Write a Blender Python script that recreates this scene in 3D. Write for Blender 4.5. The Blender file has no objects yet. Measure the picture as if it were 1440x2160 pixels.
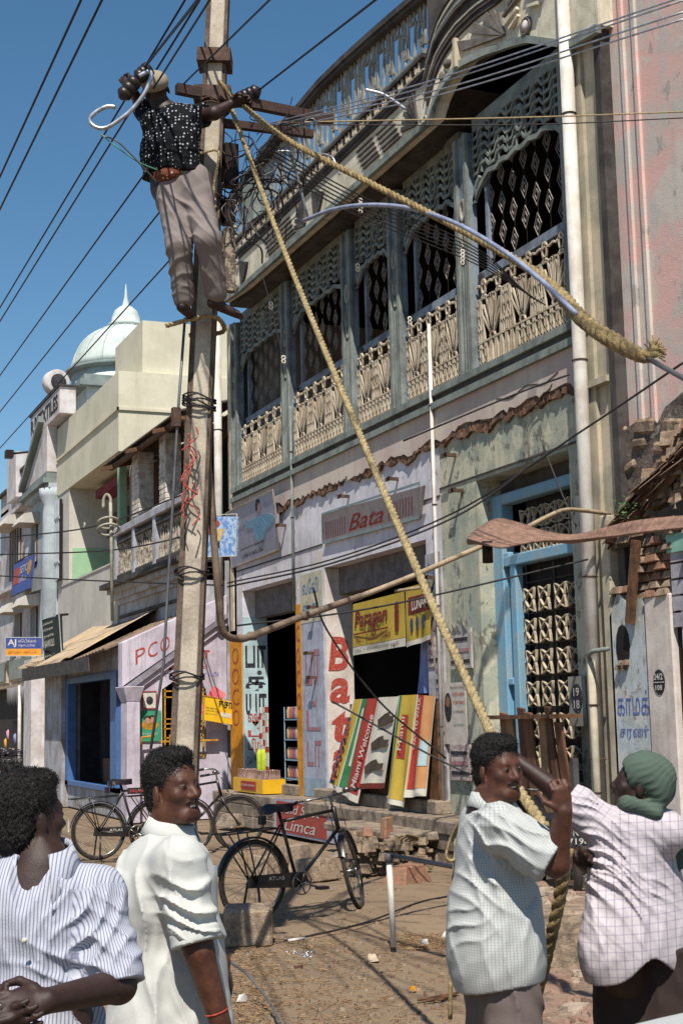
import bpy, bmesh, math, random
import numpy as np
from mathutils import Vector, Matrix
rnd = random.Random(7)
C = bpy.context.scene.collection
SC = bpy.context.scene
# ---------------------------------------------------------------- camera, light
PITCH, ROLL, HEAD, EYE, FPX = math.radians(8.16), math.radians(1.26), math.radians(22.64), 1.65, 3000.0
cd = bpy.data.cameras.new('camera'); cam = bpy.data.objects.new('camera', cd); C.objects.link(cam)
cd.sensor_fit = 'HORIZONTAL'; cd.sensor_width = 24.0; cd.lens = 24.0 * FPX / 1440.0
cd.clip_start = 0.05; cd.clip_end = 2000.0
_f = Vector((math.sin(HEAD) * math.cos(PITCH), math.cos(HEAD) * math.cos(PITCH), math.sin(PITCH)))
_r = Vector((math.cos(HEAD), -math.sin(HEAD), 0)); _u = _r.cross(_f)
_r2 = _r * math.cos(ROLL) - _u * -math.sin(ROLL) * 1.0
_r2 = _r * math.cos(ROLL) - _u * math.sin(ROLL)
_u2 = _r * math.sin(ROLL) + _u * math.cos(ROLL)
cam.matrix_world = Matrix(((_r2.x, _u2.x, -_f.x, 0), (_r2.y, _u2.y, -_f.y, 0), (_r2.z, _u2.z, -_f.z, EYE), (0, 0, 0, 1)))
SC.camera = cam
SUNV = Vector((-1.0, -2.2, 3.45)).normalized()
SUN_EL = math.asin(SUNV.z); SUN_AZ = math.atan2(SUNV.x, SUNV.y)
w = bpy.data.worlds.new('World'); SC.world = w; w.use_nodes = True
wn = w.node_tree.nodes; wl = w.node_tree.links; wn.clear()
_o = wn.new('ShaderNodeOutputWorld'); _b = wn.new('ShaderNodeBackground'); _s = wn.new('ShaderNodeTexSky')
_s.sky_type = 'NISHITA'; _s.sun_disc = False; _s.sun_elevation = SUN_EL; _s.sun_rotation = SUN_AZ
_s.air_density = 1.0; _s.dust_density = 0.25; _s.ozone_density = 2.6; _s.altitude = 50
_b.inputs[1].default_value = 0.072
_h = wn.new('ShaderNodeHueSaturation'); _h.inputs['Saturation'].default_value = 1.18; _h.inputs['Hue'].default_value = 0.492; wl.new(_s.outputs[0], _h.inputs['Color']); wl.new(_h.outputs[0], _b.inputs[0]); wl.new(_b.outputs[0], _o.inputs[0])
sd = bpy.data.lights.new('sun', 'SUN'); sd.energy = 4.3; sd.angle = math.radians(0.53); sd.color = (1.0, 0.93, 0.83)
so = bpy.data.objects.new('sun', sd); C.objects.link(so)
so.rotation_euler = SUNV.to_track_quat('Z', 'Y').to_euler(); so.location = (0, -5, 20)
SC.view_settings.view_transform = 'Standard'; SC.view_settings.look = 'None'
SC.view_settings.exposure = 0.65; SC.view_settings.gamma = 1.0; SC.view_settings.use_curve_mapping = False
SC.cycles.max_bounces = 6; SC.cycles.diffuse_bounces = 3; SC.cycles.glossy_bounces = 2
SC.cycles.transparent_max_bounces = 8

def ray(px, py):
    r, u = px - 720.0, 1080.0 - py
    r, u = r * math.cos(ROLL) + u * math.sin(ROLL), -r * math.sin(ROLL) + u * math.cos(ROLL)
    fw = FPX * math.cos(PITCH) - u * math.sin(PITCH); up = FPX * math.sin(PITCH) + u * math.cos(PITCH)
    return (r * math.cos(HEAD) + fw * math.sin(HEAD), fw * math.cos(HEAD) - r * math.sin(HEAD), up, fw)
def at(px, py, X=None, Y=None, Z=None, D=None):
    """world point seen at a photo pixel, at a known wall plane X, Y, height Z or distance D"""
    a = ray(px, py)
    t = X / a[0] if X is not None else Y / a[1] if Y is not None else (Z - EYE) / a[2] if Z is not None else D / a[3]
    return Vector((t * a[0], t * a[1], EYE + t * a[2]))
def fw2w(r, d, z):
    """camera-relative floor position (right, forward, height) to world"""
    return Vector((r * math.cos(HEAD) + d * math.sin(HEAD), d * math.cos(HEAD) - r * math.sin(HEAD), z))

# ---------------------------------------------------------------- materials
def L(h):
    h = h.lstrip('#'); c = [int(h[i:i + 2], 16) / 255 for i in (0, 2, 4)]
    return tuple((x / 12.92 if x <= 0.04045 else ((x + 0.055) / 1.055) ** 2.4) for x in c) + (1.0,)
_mc = {}
class NT:
    def __init__(s, name):
        s.m = bpy.data.materials.new(name); s.m.use_nodes = True; s.n = s.m.node_tree.nodes; s.l = s.m.node_tree.links
        s.b = s.n['Principled BSDF']
    def node(s, t, **k):
        x = s.n.new(t)
        for a, v in k.items(): setattr(x, a, v)
        return x
    def link(s, a, b): s.l.new(a, b)
    def pos(s, sc=(1, 1, 1), obj=False):
        m = s.node('ShaderNodeMapping'); m.inputs['Scale'].default_value = sc
        if obj: s.link(s.node('ShaderNodeTexCoord').outputs['Object'], m.inputs[0])
        else: s.link(s.node('ShaderNodeNewGeometry').outputs['Position'], m.inputs[0])
        return m.outputs[0]
    def noise(s, vec, scale, detail=4, rough=0.6):
        x = s.node('ShaderNodeTexNoise'); x.inputs['Scale'].default_value = scale; x.inputs['Detail'].default_value = detail
        x.inputs['Roughness'].default_value = rough; s.link(vec, x.inputs['Vector']); return x.outputs['Fac']
    def ramp(s, fac, a, b, va=0.0, vb=1.0):
        x = s.node('ShaderNodeMapRange'); x.inputs[1].default_value = a; x.inputs[2].default_value = b
        x.inputs[3].default_value = va; x.inputs[4].default_value = vb; s.link(fac, x.inputs[0]); return x.outputs[0]
    def mix(s, fac, a, b, mode='MIX'):
        x = s.node('ShaderNodeMix', data_type='RGBA', blend_type=mode)
        for sock, v in ((x.inputs[0], fac), (x.inputs[6], a), (x.inputs[7], b)):
            if hasattr(v, 'is_linked') or hasattr(v, 'links'): s.link(v, sock)
            else: sock.default_value = v
        return x.outputs[2]
    def math(s, op, a, b=0.0):
        x = s.node('ShaderNodeMath', operation=op)
        for i, v in enumerate((a, b)):
            if hasattr(v, 'links'): s.link(v, x.inputs[i])
            else: x.inputs[i].default_value = v
        return x.outputs[0]
    def bump(s, h, strength, dist=0.02):
        x = s.node('ShaderNodeBump'); x.inputs['Strength'].default_value = strength; x.inputs['Distance'].default_value = dist
        s.link(h, x.inputs['Height']); s.link(x.outputs[0], s.b.inputs['Normal'])
def M(name, col, col2=None, rough=0.8, metal=0.0, scale=3.0, amount=1.0, streak=0.0, dirt='#4a4038', bump=0.25, grain=0.12, spec=0.3, lo=.42, hi=.62, obj=False, gs=60.0, chip=None, chipat=.57, chipscale=2.2):
    """general weathered surface: two colours in patches, fine grain, vertical dirt streaks, relief"""
    if name in _mc: return _mc[name]
    t = NT(name); p = t.pos(obj=obj); c1 = L(col) if isinstance(col, str) else col
    c2 = L(col2) if col2 else tuple(x * 0.75 for x in c1[:3]) + (1,)
    n1 = t.noise(p, scale, 6, .65); f = t.ramp(n1, lo, hi, 0, amount)
    c = t.mix(f, c1, c2)
    n2 = t.noise(p, gs, 3, .7); g = t.ramp(n2, .3, .7, 1 - grain, 1 + grain)
    cc = t.node('ShaderNodeVectorMath', operation='SCALE'); t.link(c, cc.inputs[0]); t.link(g, cc.inputs['Scale']); c = cc.outputs[0]
    if chip:
        n5 = t.noise(t.pos((1, 1, .8)), chipscale, 9, .72); c = t.mix(t.ramp(n5, chipat, chipat + .012, 0, .85), c, L(chip)); n6 = t.noise(t.pos((1, 1, .7)), chipscale * 2.7, 9, .7); c = t.mix(t.ramp(n6, chipat + .05, chipat + .06, 0, .8), c, L(dirt))
    if streak:
        ps = t.pos((7, 7, .55), obj=obj); n3 = t.noise(ps, 1.3, 5, .7); sf = t.ramp(n3, .52, .74, 0, streak)
        c = t.mix(sf, c, L(dirt))
    t.link(c, t.b.inputs['Base Color']); t.b.inputs['Roughness'].default_value = rough; t.b.inputs['Metallic'].default_value = metal
    t.b.inputs['Specular IOR Level'].default_value = spec
    if bump:
        h = t.math('ADD', t.math('MULTIPLY', n1, 1.0), t.math('MULTIPLY', n2, .35)); t.bump(h, bump, .03)
    _mc[name] = t.m; return t.m

# ---------------------------------------------------------------- objects
def link(o, parent=None):
    C.objects.link(o)
    if parent is not None: o.parent = parent
    return o
def tag(o, label, cat=None, group=None, kind=None):
    if label: o['label'] = label
    if cat: o['category'] = cat
    if group: o['group'] = group
    if kind: o['kind'] = kind
    return o
def thing(name, label, cat, loc=(0, 0, 0), group=None, rotz=0.0, kind=None):
    o = bpy.data.objects.new(name, None); o.empty_display_size = .2; C.objects.link(o); o.location = loc; o.rotation_euler = (0, 0, rotz)
    tag(o, label, cat, group, kind); return o
def dup(root, loc, rotz=None, label=None):
    """copy of a thing with its parts and sub-parts, sharing mesh data"""
    def cp(o, par):
        c = o.copy(); C.objects.link(c)
        if par is not None: c.parent = par
        for ch in [x for x in kids.get(o.name, [])]: cp(ch, c)
        return c
    kids = {}
    for x in list(C.objects):
        if x.parent: kids.setdefault(x.parent.name, []).append(x)
    r = cp(root, None); r.location = loc
    if rotz is not None: r.rotation_euler = (0, 0, rotz)
    if label: r['label'] = label
    return r
class MB:
    """mesh builder"""
    def __init__(s): s.v = []; s.f = []; s.sm = []
    def add(s, vs, fs, smooth=False):
        b = len(s.v); s.v.extend([tuple(x) for x in vs]); s.f.extend([tuple(b + i for i in f) for f in fs]); s.sm.extend([smooth] * len(fs)); return s
    def box(s, a, b):
        x0, y0, z0 = a; x1, y1, z1 = b
        v = [(x0, y0, z0), (x1, y0, z0), (x1, y1, z0), (x0, y1, z0), (x0, y0, z1), (x1, y0, z1), (x1, y1, z1), (x0, y1, z1)]
        return s.add(v, [(0, 3, 2, 1), (4, 5, 6, 7), (0, 1, 5, 4), (1, 2, 6, 5), (2, 3, 7, 6), (3, 0, 4, 7)])
    def hexa(s, v):
        return s.add(v, [(0, 3, 2, 1), (4, 5, 6, 7), (0, 1, 5, 4), (1, 2, 6, 5), (2, 3, 7, 6), (3, 0, 4, 7)])
    def obox(s, c, sz, rot=None):
        c = Vector(c); h = Vector(sz) / 2; R = rot if rot is not None else Matrix.Identity(3)
        v = [c + R @ Vector((x * h.x, y * h.y, z * h.z)) for z in (-1, 1) for x, y in ((-1, -1), (1, -1), (1, 1), (-1, 1))]
        return s.hexa(v)
    def prism(s, pts, d):
        """extrude 3-D polygon by vector d"""
        n = len(pts); d = Vector(d); v = [Vector(p) for p in pts] + [Vector(p) + d for p in pts]
        return s.add(v, [tuple(range(n - 1, -1, -1)), tuple(range(n, 2 * n))] + [(i, (i + 1) % n, n + (i + 1) % n, n + i) for i in range(n)])
    def tube(s, path, r, n=8, cap=True, closed=False):
        """tube through points, r number or list"""
        P = [Vector(p) for p in path]; m = len(P)
        if m < 2: return s
        rs = r if hasattr(r, '__len__') else [r] * m
        vs = []; up = None
        for i, p in enumerate(P):
            t = (P[(i + 1) % m] - P[i - 1]) if closed else (P[min(i + 1, m - 1)] - P[max(i - 1, 0)])
            t.normalize()
            if up is None: up = t.orthogonal().normalized()
            up = (up - t * up.dot(t))
            if up.length < 1e-6: up = t.orthogonal()
            up.normalize(); sd_ = t.cross(up)
            for k in range(n):
                a = 2 * math.pi * k / n; vs.append(p + (up * math.cos(a) + sd_ * math.sin(a)) * rs[i])
        fs = []
        for i in range(m if closed else m - 1):
            j = (i + 1) % m
            for k in range(n): fs.append((i * n + k, i * n + (k + 1) % n, j * n + (k + 1) % n, j * n + k))
        if cap and not closed: fs += [tuple(range(n - 1, -1, -1)), tuple((m - 1) * n + k for k in range(n))]
        return s.add(vs, fs, True)
    def lathe(s, prof, c=(0, 0, 0), n=16, ax='Z'):
        """profile [(r,h)] about an axis"""
        vs = []
        for r, h in prof:
            for k in range(n):
                a = 2 * math.pi * k / n; x, y = r * math.cos(a), r * math.sin(a)
                p = (x, y, h) if ax == 'Z' else (h, x, y) if ax == 'X' else (x, h, y)
                vs.append((p[0] + c[0], p[1] + c[1], p[2] + c[2]))
        fs = [(i * n + k, i * n + (k + 1) % n, (i + 1) * n + (k + 1) % n, (i + 1) * n + k) for i in range(len(prof) - 1) for k in range(n)]
        return s.add(vs, fs + [tuple(range(n - 1, -1, -1)), tuple((len(prof) - 1) * n + k for k in range(n))], True)
    def torus(s, c, R, r, axis=(1, 0, 0), n=24, m=6, a0=0, a1=2 * math.pi, sy=1.0):
        A = Vector(axis).normalized(); u = A.orthogonal().normalized()
        if abs(A.z) < .9: u = Vector((0, 0, 1)) - A * A.z; u.normalize()
        v = A.cross(u); full = abs(a1 - a0 - 2 * math.pi) < 1e-6
        P = [Vector(c) + u * math.cos(a) * R + v * math.sin(a) * R * sy for a in [a0 + (a1 - a0) * i / n for i in range(n if full else n + 1)]]
        return s.tube(P, r, m, closed=full)
    def rock(s, c, sz, rot=0.0, j=.18):
        """irregular broken lump, 12-20 triangles"""
        c = Vector(c); vs = []; cr, sr = math.cos(rot), math.sin(rot)
        for z in (-1, 1):
            for x, y in ((-1, -1), (1, -1), (1, 1), (-1, 1)):
                k = .72 if z > 0 else 1.0
                a = x * sz[0] / 2 * (k + rnd.uniform(-j, j)); b = y * sz[1] / 2 * (k + rnd.uniform(-j, j)); d = z * sz[2] / 2 * (1 + rnd.uniform(-j, j))
                vs.append(c + Vector((a * cr - b * sr, a * sr + b * cr, d)))
        return s.hexa(vs)
    def build(s, name, mat, parent=None, label=None, bevel=0.0, seg=1, recalc=True, origin=None):
        me = bpy.data.meshes.new(name); me.from_pydata(s.v, [], s.f); me.update()
        if s.sm: me.polygons.foreach_set('use_smooth', s.sm)
        if recalc or bevel:
            bm = bmesh.new(); bm.from_mesh(me)
            if bevel:
                es = [e for e in bm.edges if len(e.link_faces) == 2 and e.calc_face_angle(0) > .6]
                if es: bmesh.ops.bevel(bm, geom=es, offset=bevel, segments=seg, affect='EDGES', clamp_overlap=True)
            bmesh.ops.recalc_face_normals(bm, faces=bm.faces); bm.to_mesh(me); bm.free()
        if mat is not None:
            for mm in (mat if isinstance(mat, (list, tuple)) else [mat]): me.materials.append(mm)
        o = bpy.data.objects.new(name, me); link(o, parent)
        if label: o['label'] = label
        return o
def box(name, a, b, mat, parent=None, bevel=0.0, label=None): return MB().box(a, b).build(name, mat, parent, label, bevel)
def clone(o, parent=None, loc=None, rot=None, scale=None):
    c = o.copy(); C.objects.link(c)
    if parent is not None: c.parent = parent
    if loc is not None: c.location = loc
    if rot is not None: c.rotation_euler = rot
    if scale is not None: c.scale = scale
    return c
# 2-D work on planes: FX(X) = street front (faces -X, right is -Y); FY(Y) = faces the camera (-Y, right is +X)
class FR:
    def __init__(s, o, u, v): s.o = Vector(o); s.u = Vector(u); s.v = Vector(v); s.n = s.u.cross(s.v).normalized()
    def __call__(s, a, b, d=0.0): return s.o + s.u * a + s.v * b + s.n * d
def FX(X): return FR((X, 0, 0), (0, -1, 0), (0, 0, 1))      # a = -Y
def FY(Y): return FR((0, Y, 0), (1, 0, 0), (0, 0, 1))       # a = X
def quad(p0, p1, p2, p3):
    """frame on a tilted board: p0 bottom-left, p1 bottom-right, p3 top-left"""
    p0, p1, p3 = Vector(p0), Vector(p1), Vector(p3); return FR(p0, (p1 - p0).normalized(), (p3 - p0).normalized())
def poly(mb, F, pts, d0=0.0, d1=0.01): return mb.prism([F(a, b, d0) for a, b in pts], F.n * (d1 - d0))
def rect(mb, F, a0, b0, a1, b1, d0=0.0, d1=0.01): return poly(mb, F, [(a0, b0), (a1, b0), (a1, b1), (a0, b1)], d0, d1)
def bar(mb, F, p, q, w_, d0=0.0, d1=0.02):
    p, q = Vector(p), Vector(q); t = (q - p).normalized() * (w_ / 2); n = Vector((-t.y, t.x))
    return poly(mb, F, [tuple(p - n), tuple(q - n), tuple(q + n), tuple(p + n)], d0, d1)
def strip(mb, F, pts, w_, d0=0.0, d1=0.02, closed=False):
    """band of constant width along a 2-D polyline"""
    P = [Vector(p) for p in pts]; m = len(P); A = []; B = []
    for i in range(m):
        t = (P[(i + 1) % m] - P[i - 1]) if closed else (P[min(i + 1, m - 1)] - P[max(i - 1, 0)])
        t.normalize(); n = Vector((-t.y, t.x)) * (w_ / 2); A.append(P[i] - n); B.append(P[i] + n)
    vs = []
    for a, b in zip(A, B): vs += [F(a.x, a.y, d0), F(b.x, b.y, d0), F(b.x, b.y, d1), F(a.x, a.y, d1)]
    fs = []
    for i in range(m if closed else m - 1):
        j = (i + 1) % m; fs += [(4 * i + k, 4 * j + k, 4 * j + (k + 1) % 4, 4 * i + (k + 1) % 4) for k in range(4)]
    if not closed: fs += [(0, 1, 2, 3), (4 * m - 4, 4 * m - 1, 4 * m - 2, 4 * m - 3)]
    return mb.add(vs, fs)
def ell(c, rx, ry, n=20, a0=0, a1=2 * math.pi):
    full = abs(a1 - a0 - 2 * math.pi) < 1e-6
    return [(c[0] + rx * math.cos(a0 + (a1 - a0) * i / n), c[1] + ry * math.sin(a0 + (a1 - a0) * i / n)) for i in range(n if full else n + 1)]
def ring(mb, F, c, rx, ry, w_, d0=0, d1=.02, n=18): return strip(mb, F, ell(c, rx, ry, n), w_, d0, d1, True)
_fc = {}
def txt(body, F, a, b, wd, ht, mat, parent=None, d=0.004, name='lettering', shear=0.0, bold=0.0, rot=0.0, label=None):
    """flat lettering fitted into wd x ht (metres) with its lower left corner at (a, b) on frame F"""
    key = (body, round(shear, 2), round(bold, 3))
    if key not in _fc:
        cu = bpy.data.curves.new('lettering', 'FONT'); cu.body = body; cu.shear = shear; cu.offset = bold; cu.resolution_u = 3
        ob = bpy.data.objects.new('t', cu); C.objects.link(ob); dg = bpy.context.evaluated_depsgraph_get()
        me = bpy.data.meshes.new_from_object(ob.evaluated_get(dg)); bpy.data.objects.remove(ob)
        _fc[key] = ([v.co.to_2d().copy() for v in me.vertices], [tuple(p.vertices) for p in me.polygons])
    vs, fs = _fc[key]
    if not vs: return None
    x0 = min(v.x for v in vs); x1 = max(v.x for v in vs); y0 = min(v.y for v in vs); y1 = max(v.y for v in vs)
    out = []; cr, sr = math.cos(rot), math.sin(rot)
    for v in vs:
        x = (v.x - x0) / max(x1 - x0, 1e-6) * wd; y = (v.y - y0) / max(y1 - y0, 1e-6) * ht
        x, y = x * cr - y * sr, x * sr + y * cr; out.append(F(a + x, b + y, d))
    mb = MB(); mb.add(out, fs); return mb.build(name, mat, parent, label, recalc=False)
def smooth_path(pts, n=8):
    """Catmull-Rom through 3-D points"""
    P = [Vector(p) for p in pts]; P = [2 * P[0] - P[1]] + P + [2 * P[-1] - P[-2]]; out = []
    for i in range(1, len(P) - 2):
        for k in range(n):
            t = k / n; a, b, c, d = P[i - 1], P[i], P[i + 1], P[i + 2]
            out.append(.5 * ((2 * b) + (c - a) * t + (2 * a - 5 * b + 4 * c - d) * t * t + (3 * b - a - 3 * c + d) * t ** 3))
    out.append(P[-2]); return out
def sag(p, q, s, n=16):
    p, q = Vector(p), Vector(q); return [p.lerp(q, i / n) - Vector((0, 0, s * 4 * (i / n) * (1 - i / n))) for i in range(n + 1)]
# ---------------------------------------------------------------- shared materials
m_lav = M('lavender_paint', '#cfccd3', '#b3b0b6', scale=1.6, streak=.45, dirt='#7a7068', bump=.2, grain=.08, chip='#bdb3a8', chipat=.585)
m_white = M('limewash_white', '#c6c2c4', '#aaa39e', scale=2.2, streak=.5, dirt='#6b5f55', grain=.08)
m_green = M('pale_green_paint', '#8f9689', '#aca995', scale=3.2, amount=.9, streak=.5, dirt='#5f5a50', bump=.35, grain=.12, chip='#b9b59f', chipat=.53)
m_plaster = M('upper_plaster', '#bfb3a7', '#b3a29b', scale=1.4, streak=.35, dirt='#6d6058', grain=.07)
m_pink = M('pink_render', '#cfa9a0', '#b7b0a8', scale=2.2, amount=1, streak=.5, dirt='#98938d', bump=.3, grain=.09, lo=.45, hi=.58, chip='#c2bab0', chipat=.55, chipscale=1.3)
m_jali = M('cream_lattice_paint', '#c0b39e', '#a2927c', scale=5, streak=.3, grain=.1)
m_fascia = M('cream_fascia_paint', '#d3ccb8', '#b5ad98', scale=3, streak=.55, dirt='#5c5648', grain=.1)
m_grey = M('grey_green_moulding', '#7f8780', '#656b69', scale=4, streak=.5, dirt='#3c3a38', grain=.12)
m_blue_grey = M('blue_grey_post_paint', '#7d8996', '#5c6369', scale=4, streak=.35, dirt='#38363a', grain=.1)
m_dgrey = M('weathered_shaded_cement', '#4c4745', '#2f2b2b', scale=3, streak=.4, grain=.15)  # weathered cement; also painted shade on cornice courses and column grooves
m_par = M('parapet_cement', '#a19f92', '#77756e', scale=3, streak=.5, dirt='#37343a', grain=.15, lo=.4, hi=.6)
m_brickbare = M('broken_masonry', '#7d5c47', '#4c3a30', scale=9, bump=1.0, grain=.3, gs=30, lo=.4, hi=.55)
m_stone = M('plinth_stone', '#8d7f6f', '#65594f', scale=5, bump=.7, grain=.2, gs=35, streak=.3)
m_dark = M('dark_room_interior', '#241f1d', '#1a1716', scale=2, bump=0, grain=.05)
m_iron = M('black_iron', '#1e1a1a', '#33241e', scale=20, rough=.6, metal=.3, bump=.1)
m_greypaintiron = M('cream_painted_iron', '#b9ab92', '#8d8273', scale=14, rough=.7, bump=.1)
m_bluep = M('sky_blue_paint', '#6d9ab4', '#8499a3', scale=6, streak=.3, dirt='#4a5d68', grain=.1, rough=.6)
m_wood = M('weathered_planks', '#6b4c36', '#4a3527', scale=8, streak=.6, dirt='#2b1d16', bump=.4)
m_red = M('red_lettering', '#9c3a2e', '#ab7c74', scale=38, grain=.2, bump=0, lo=.54, hi=.62)
m_blackpaint = M('black_lettering', '#26242a', '#6a6768', scale=38, grain=.2, bump=0, lo=.56, hi=.64)
m_bluelet = M('blue_lettering', '#4672a4', '#8097ac', scale=38, bump=0, lo=.52, hi=.62)
m_whitelet = M('white_lettering', '#c9c5bd', '#aaa69e', scale=30, bump=0)
m_pipe = M('cream_drain_pipe', '#d0cdc6', '#bab2a8', scale=4, streak=.45, dirt='#93806e', rough=.55, grain=.05, bump=.1)
m_pilast = M('cream_pilaster', '#b9ad97', '#96907f', scale=2, streak=.5, dirt='#5f5a4c', grain=.08)
m_rust = M('rusty_steel', '#5c473b', '#403430', scale=12, rough=.8, metal=.2, grain=.25, bump=.3)

XW = 7.5; YL, YR = 23.0, 11.0
bld = thing('shop_building', 'two-storey shop building with cream lattice balcony panels and cracked lavender and green shopfront', 'building', (XW, 17, 0))
bld.matrix_world = Matrix.Translation((0, 0, 0))
F = FX(XW)
def wall_rects(mb, X0, X1, ya, yb, za, zb, holes):
    """wall slab between ya<yb, with rectangular holes (y0,y1,z0,z1)"""
    ys = sorted({ya, yb} | {min(max(h[i], ya), yb) for h in holes for i in (0, 1)})
    for y0, y1 in zip(ys, ys[1:]):
        if y1 - y0 < 1e-4: continue
        ym = (y0 + y1) / 2; cuts = sorted([(h[2], h[3]) for h in holes if h[0] < ym < h[1]]); z = za
        for c0, c1 in cuts:
            if c0 > z + 1e-4: mb.box((X0, y0, z), (X1, y1, min(c0, zb)))
            z = max(z, c1)
        if z < zb - 1e-4: mb.box((X0, y0, z), (X1, y1, zb))
D1 = (19.82, 22.32, .66, 3.73); D2 = (15.36, 18.68, .66, 3.74); D3 = (12.05, 14.02, .5, 4.24)
mb = MB(); wall_rects(mb, XW, XW + .42, 14.93, YL, 0, 5.2, [D1, D2]); mb.build('lavender_wall', m_lav, bld)
mb = MB(); wall_rects(mb, XW, XW + .42, YR, 14.926, 0, 5.2, [D3]); mb.build('green_wall', m_green, bld)
# ragged upper coat of plaster above a broken band
def ragged(y0, y1, z, amp, step=.09, seed=1):
    r = random.Random(seed); out = []; y = y0; v = 0
    while y < y1:
        v = v * .6 + r.uniform(-amp, amp); out.append((y, z + v)); y += step * r.uniform(.5, 1.5)
    out.append((y1, z)); return out
low = ragged(11.45, 22.6, 4.86, .05, seed=3)
mb = MB(); F0 = FX(XW)
for (a, za), (b, zb) in zip(low, low[1:]):
    mb.hexa([(XW - .045, a, za), (XW, a, za), (XW, b, zb), (XW - .045, b, zb), (XW - .045, a, 5.25), (XW, a, 5.25), (XW, b, 5.25), (XW - .045, b, 5.25)])
mb.build('upper_plaster', m_plaster, bld)
mb = MB(); lo2 = ragged(11.45, 20.4, 4.80, .05, seed=9)
for (a, za), (b, zb) in zip(lo2, lo2[1:]):
    mb.hexa([(XW - .02 - rnd.uniform(0, .035), a, za), (XW, a, za), (XW, b, zb), (XW - .02 - rnd.uniform(0, .035), b, zb), (XW - .03, a, za + .12), (XW, a, za + .12), (XW, b, zb + .12), (XW - .03, b, zb + .12)])
mb.build('exposed_masonry_band', m_brickbare, bld)
# crack lines
mb = MB(); mb.tube([(XW - .047, y, 5.02 + .03 * math.sin(y * 9)) for y in np.linspace(12.1, 13.4, 16)], .006, 4); mb.tube([(XW - .047, 12.2 + .1 * i + .03 * (-1) ** i, 4.95 - .04 * i) for i in range(6)], .008, 4)
mb.build('plaster_crack', m_dark, bld)
# recessed groove line in the lavender coat, painted panels
mb = MB(); mb.box((XW - .012, 18.7, 4.07), (XW, 22.6, 4.09)); mb.box((XW - .012, 11.4, 4.28), (XW, 14.93, 4.3)); mb.box((XW - .012, 14.93, 4.2), (XW, 18.5, 4.22)); mb.build('render_groove', m_dgrey, bld)
# plinth and steps
pl = tag(thing('raised_plinth', 'worn stone plinth and step running under the two shop doorways', 'plinth'), None)
py = [11.2, 12.2, 13.3, 14.4, 15.5, 16.3, 17.45, 18.4, 19.7, 20.6, 21.7, 22.6]
for i, (a, b) in enumerate(zip(py, py[1:])):
    for z0, z1 in ((0, .17), (.17, .34)):
        o = (b - a) * .4 if z0 else 0
        MB().box((7.05 + rnd.uniform(-.012, .012), a + .006 + o * .0, z0 + .004), (7.5, b - .006, z1)).build('stone_block', m_stone, pl, bevel=.012)
    if b < 18.5: MB().box((7.02, a + .006, .344), (7.5, b - .006, .50 + rnd.uniform(-.008, .008))).build('step_slab', m_stone, pl, bevel=.015)
    else: MB().box((7.04, a + .006, .344), (7.5, b - .006, .50 + rnd.uniform(-.008, .008))).build('step_slab', m_stone, pl, bevel=.015)
MB().box((7.3, 14.9, .5), (7.92, 18.75, .66)).build('threshold', m_stone, pl, bevel=.015)
MB().box((7.42, 19.75, .5), (7.92, 22.35, .66)).build('threshold', m_stone, pl, bevel=.015)
MB().box((7.3, 11.9, .5), (7.92, 14.1, .56)).build('threshold', m_stone, pl, bevel=.015)
MB().box((6.55, 14.3, .27), (7.05, 16.5, .37)).build('loose_slab', m_stone, pl, bevel=.02)

# ---- rooms behind the doors
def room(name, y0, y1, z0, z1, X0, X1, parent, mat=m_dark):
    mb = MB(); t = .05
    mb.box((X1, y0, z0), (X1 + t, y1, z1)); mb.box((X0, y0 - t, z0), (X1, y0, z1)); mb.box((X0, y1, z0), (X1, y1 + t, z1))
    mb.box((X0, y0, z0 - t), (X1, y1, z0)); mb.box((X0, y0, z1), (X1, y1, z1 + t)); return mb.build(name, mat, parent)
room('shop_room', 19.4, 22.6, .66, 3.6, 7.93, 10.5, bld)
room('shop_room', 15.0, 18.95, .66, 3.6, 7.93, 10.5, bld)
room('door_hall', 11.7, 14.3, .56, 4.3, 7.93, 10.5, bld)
m_soffit = M('shutter_box_grey', '#6f6a6c', '#575253', scale=6, streak=.5, grain=.1)
mb = MB(); mb.box((7.72, 19.82, 3.28), (7.92, 22.32, 3.73)); mb.build('shutter_box', m_soffit, bld)
mb = MB(); mb.box((7.72, 15.36, 3.36), (7.92, 18.68, 3.74)); mb.build('shutter_box', m_soffit, bld)

# ---- painted jambs and pilaster fronts
m_orange = M('orange_paint', '#c98a22', '#b2741f', scale=5, streak=.5, dirt='#8a6a3c', grain=.1)
m_ltblue = M('light_blue_board', '#a9c0c4', '#96a8a8', scale=3, grain=.06)
m_jwhite = M('white_jamb', '#cdc3bb', '#b5aaa2', scale=3, streak=.3, grain=.05)
m_bpil = M('blue_white_pillar', '#a3a9b8', '#8d8d9a', scale=4, streak=.4, grain=.08)
mb = MB(); mb.box((7.486, 22.36, .5), (XW, 22.98, 3.02)); mb.build('orange_pillar', m_orange, bld)
mb = MB(); mb.box((7.484, 19.60, .5), (XW, 19.815, 3.3)); mb.build('orange_pillar', m_orange, bld)
mb = MB(); mb.box((7.50, 22.302, .66), (7.92, 22.316, 3.3)); j1 = mb.build('blue_jamb_board', m_ltblue, bld)
mb = MB(); mb.box((7.50, 18.663, .66), (7.92, 18.677, 3.73)); j2 = mb.build('white_jamb_board', m_jwhite, bld)
mb = MB(); mb.box((7.483, 18.70, .52), (XW, 19.58, 3.72)); bp = mb.build('blue_white_pillar', m_bpil, bld)
mb = MB(); mb.box((7.479, 18.7, 3.0), (7.4825, 19.58, 3.72)); mb.build('cream_band', M('cream_ad_band', '#b3ad97', '#a09a86', scale=4), bld)
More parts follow.
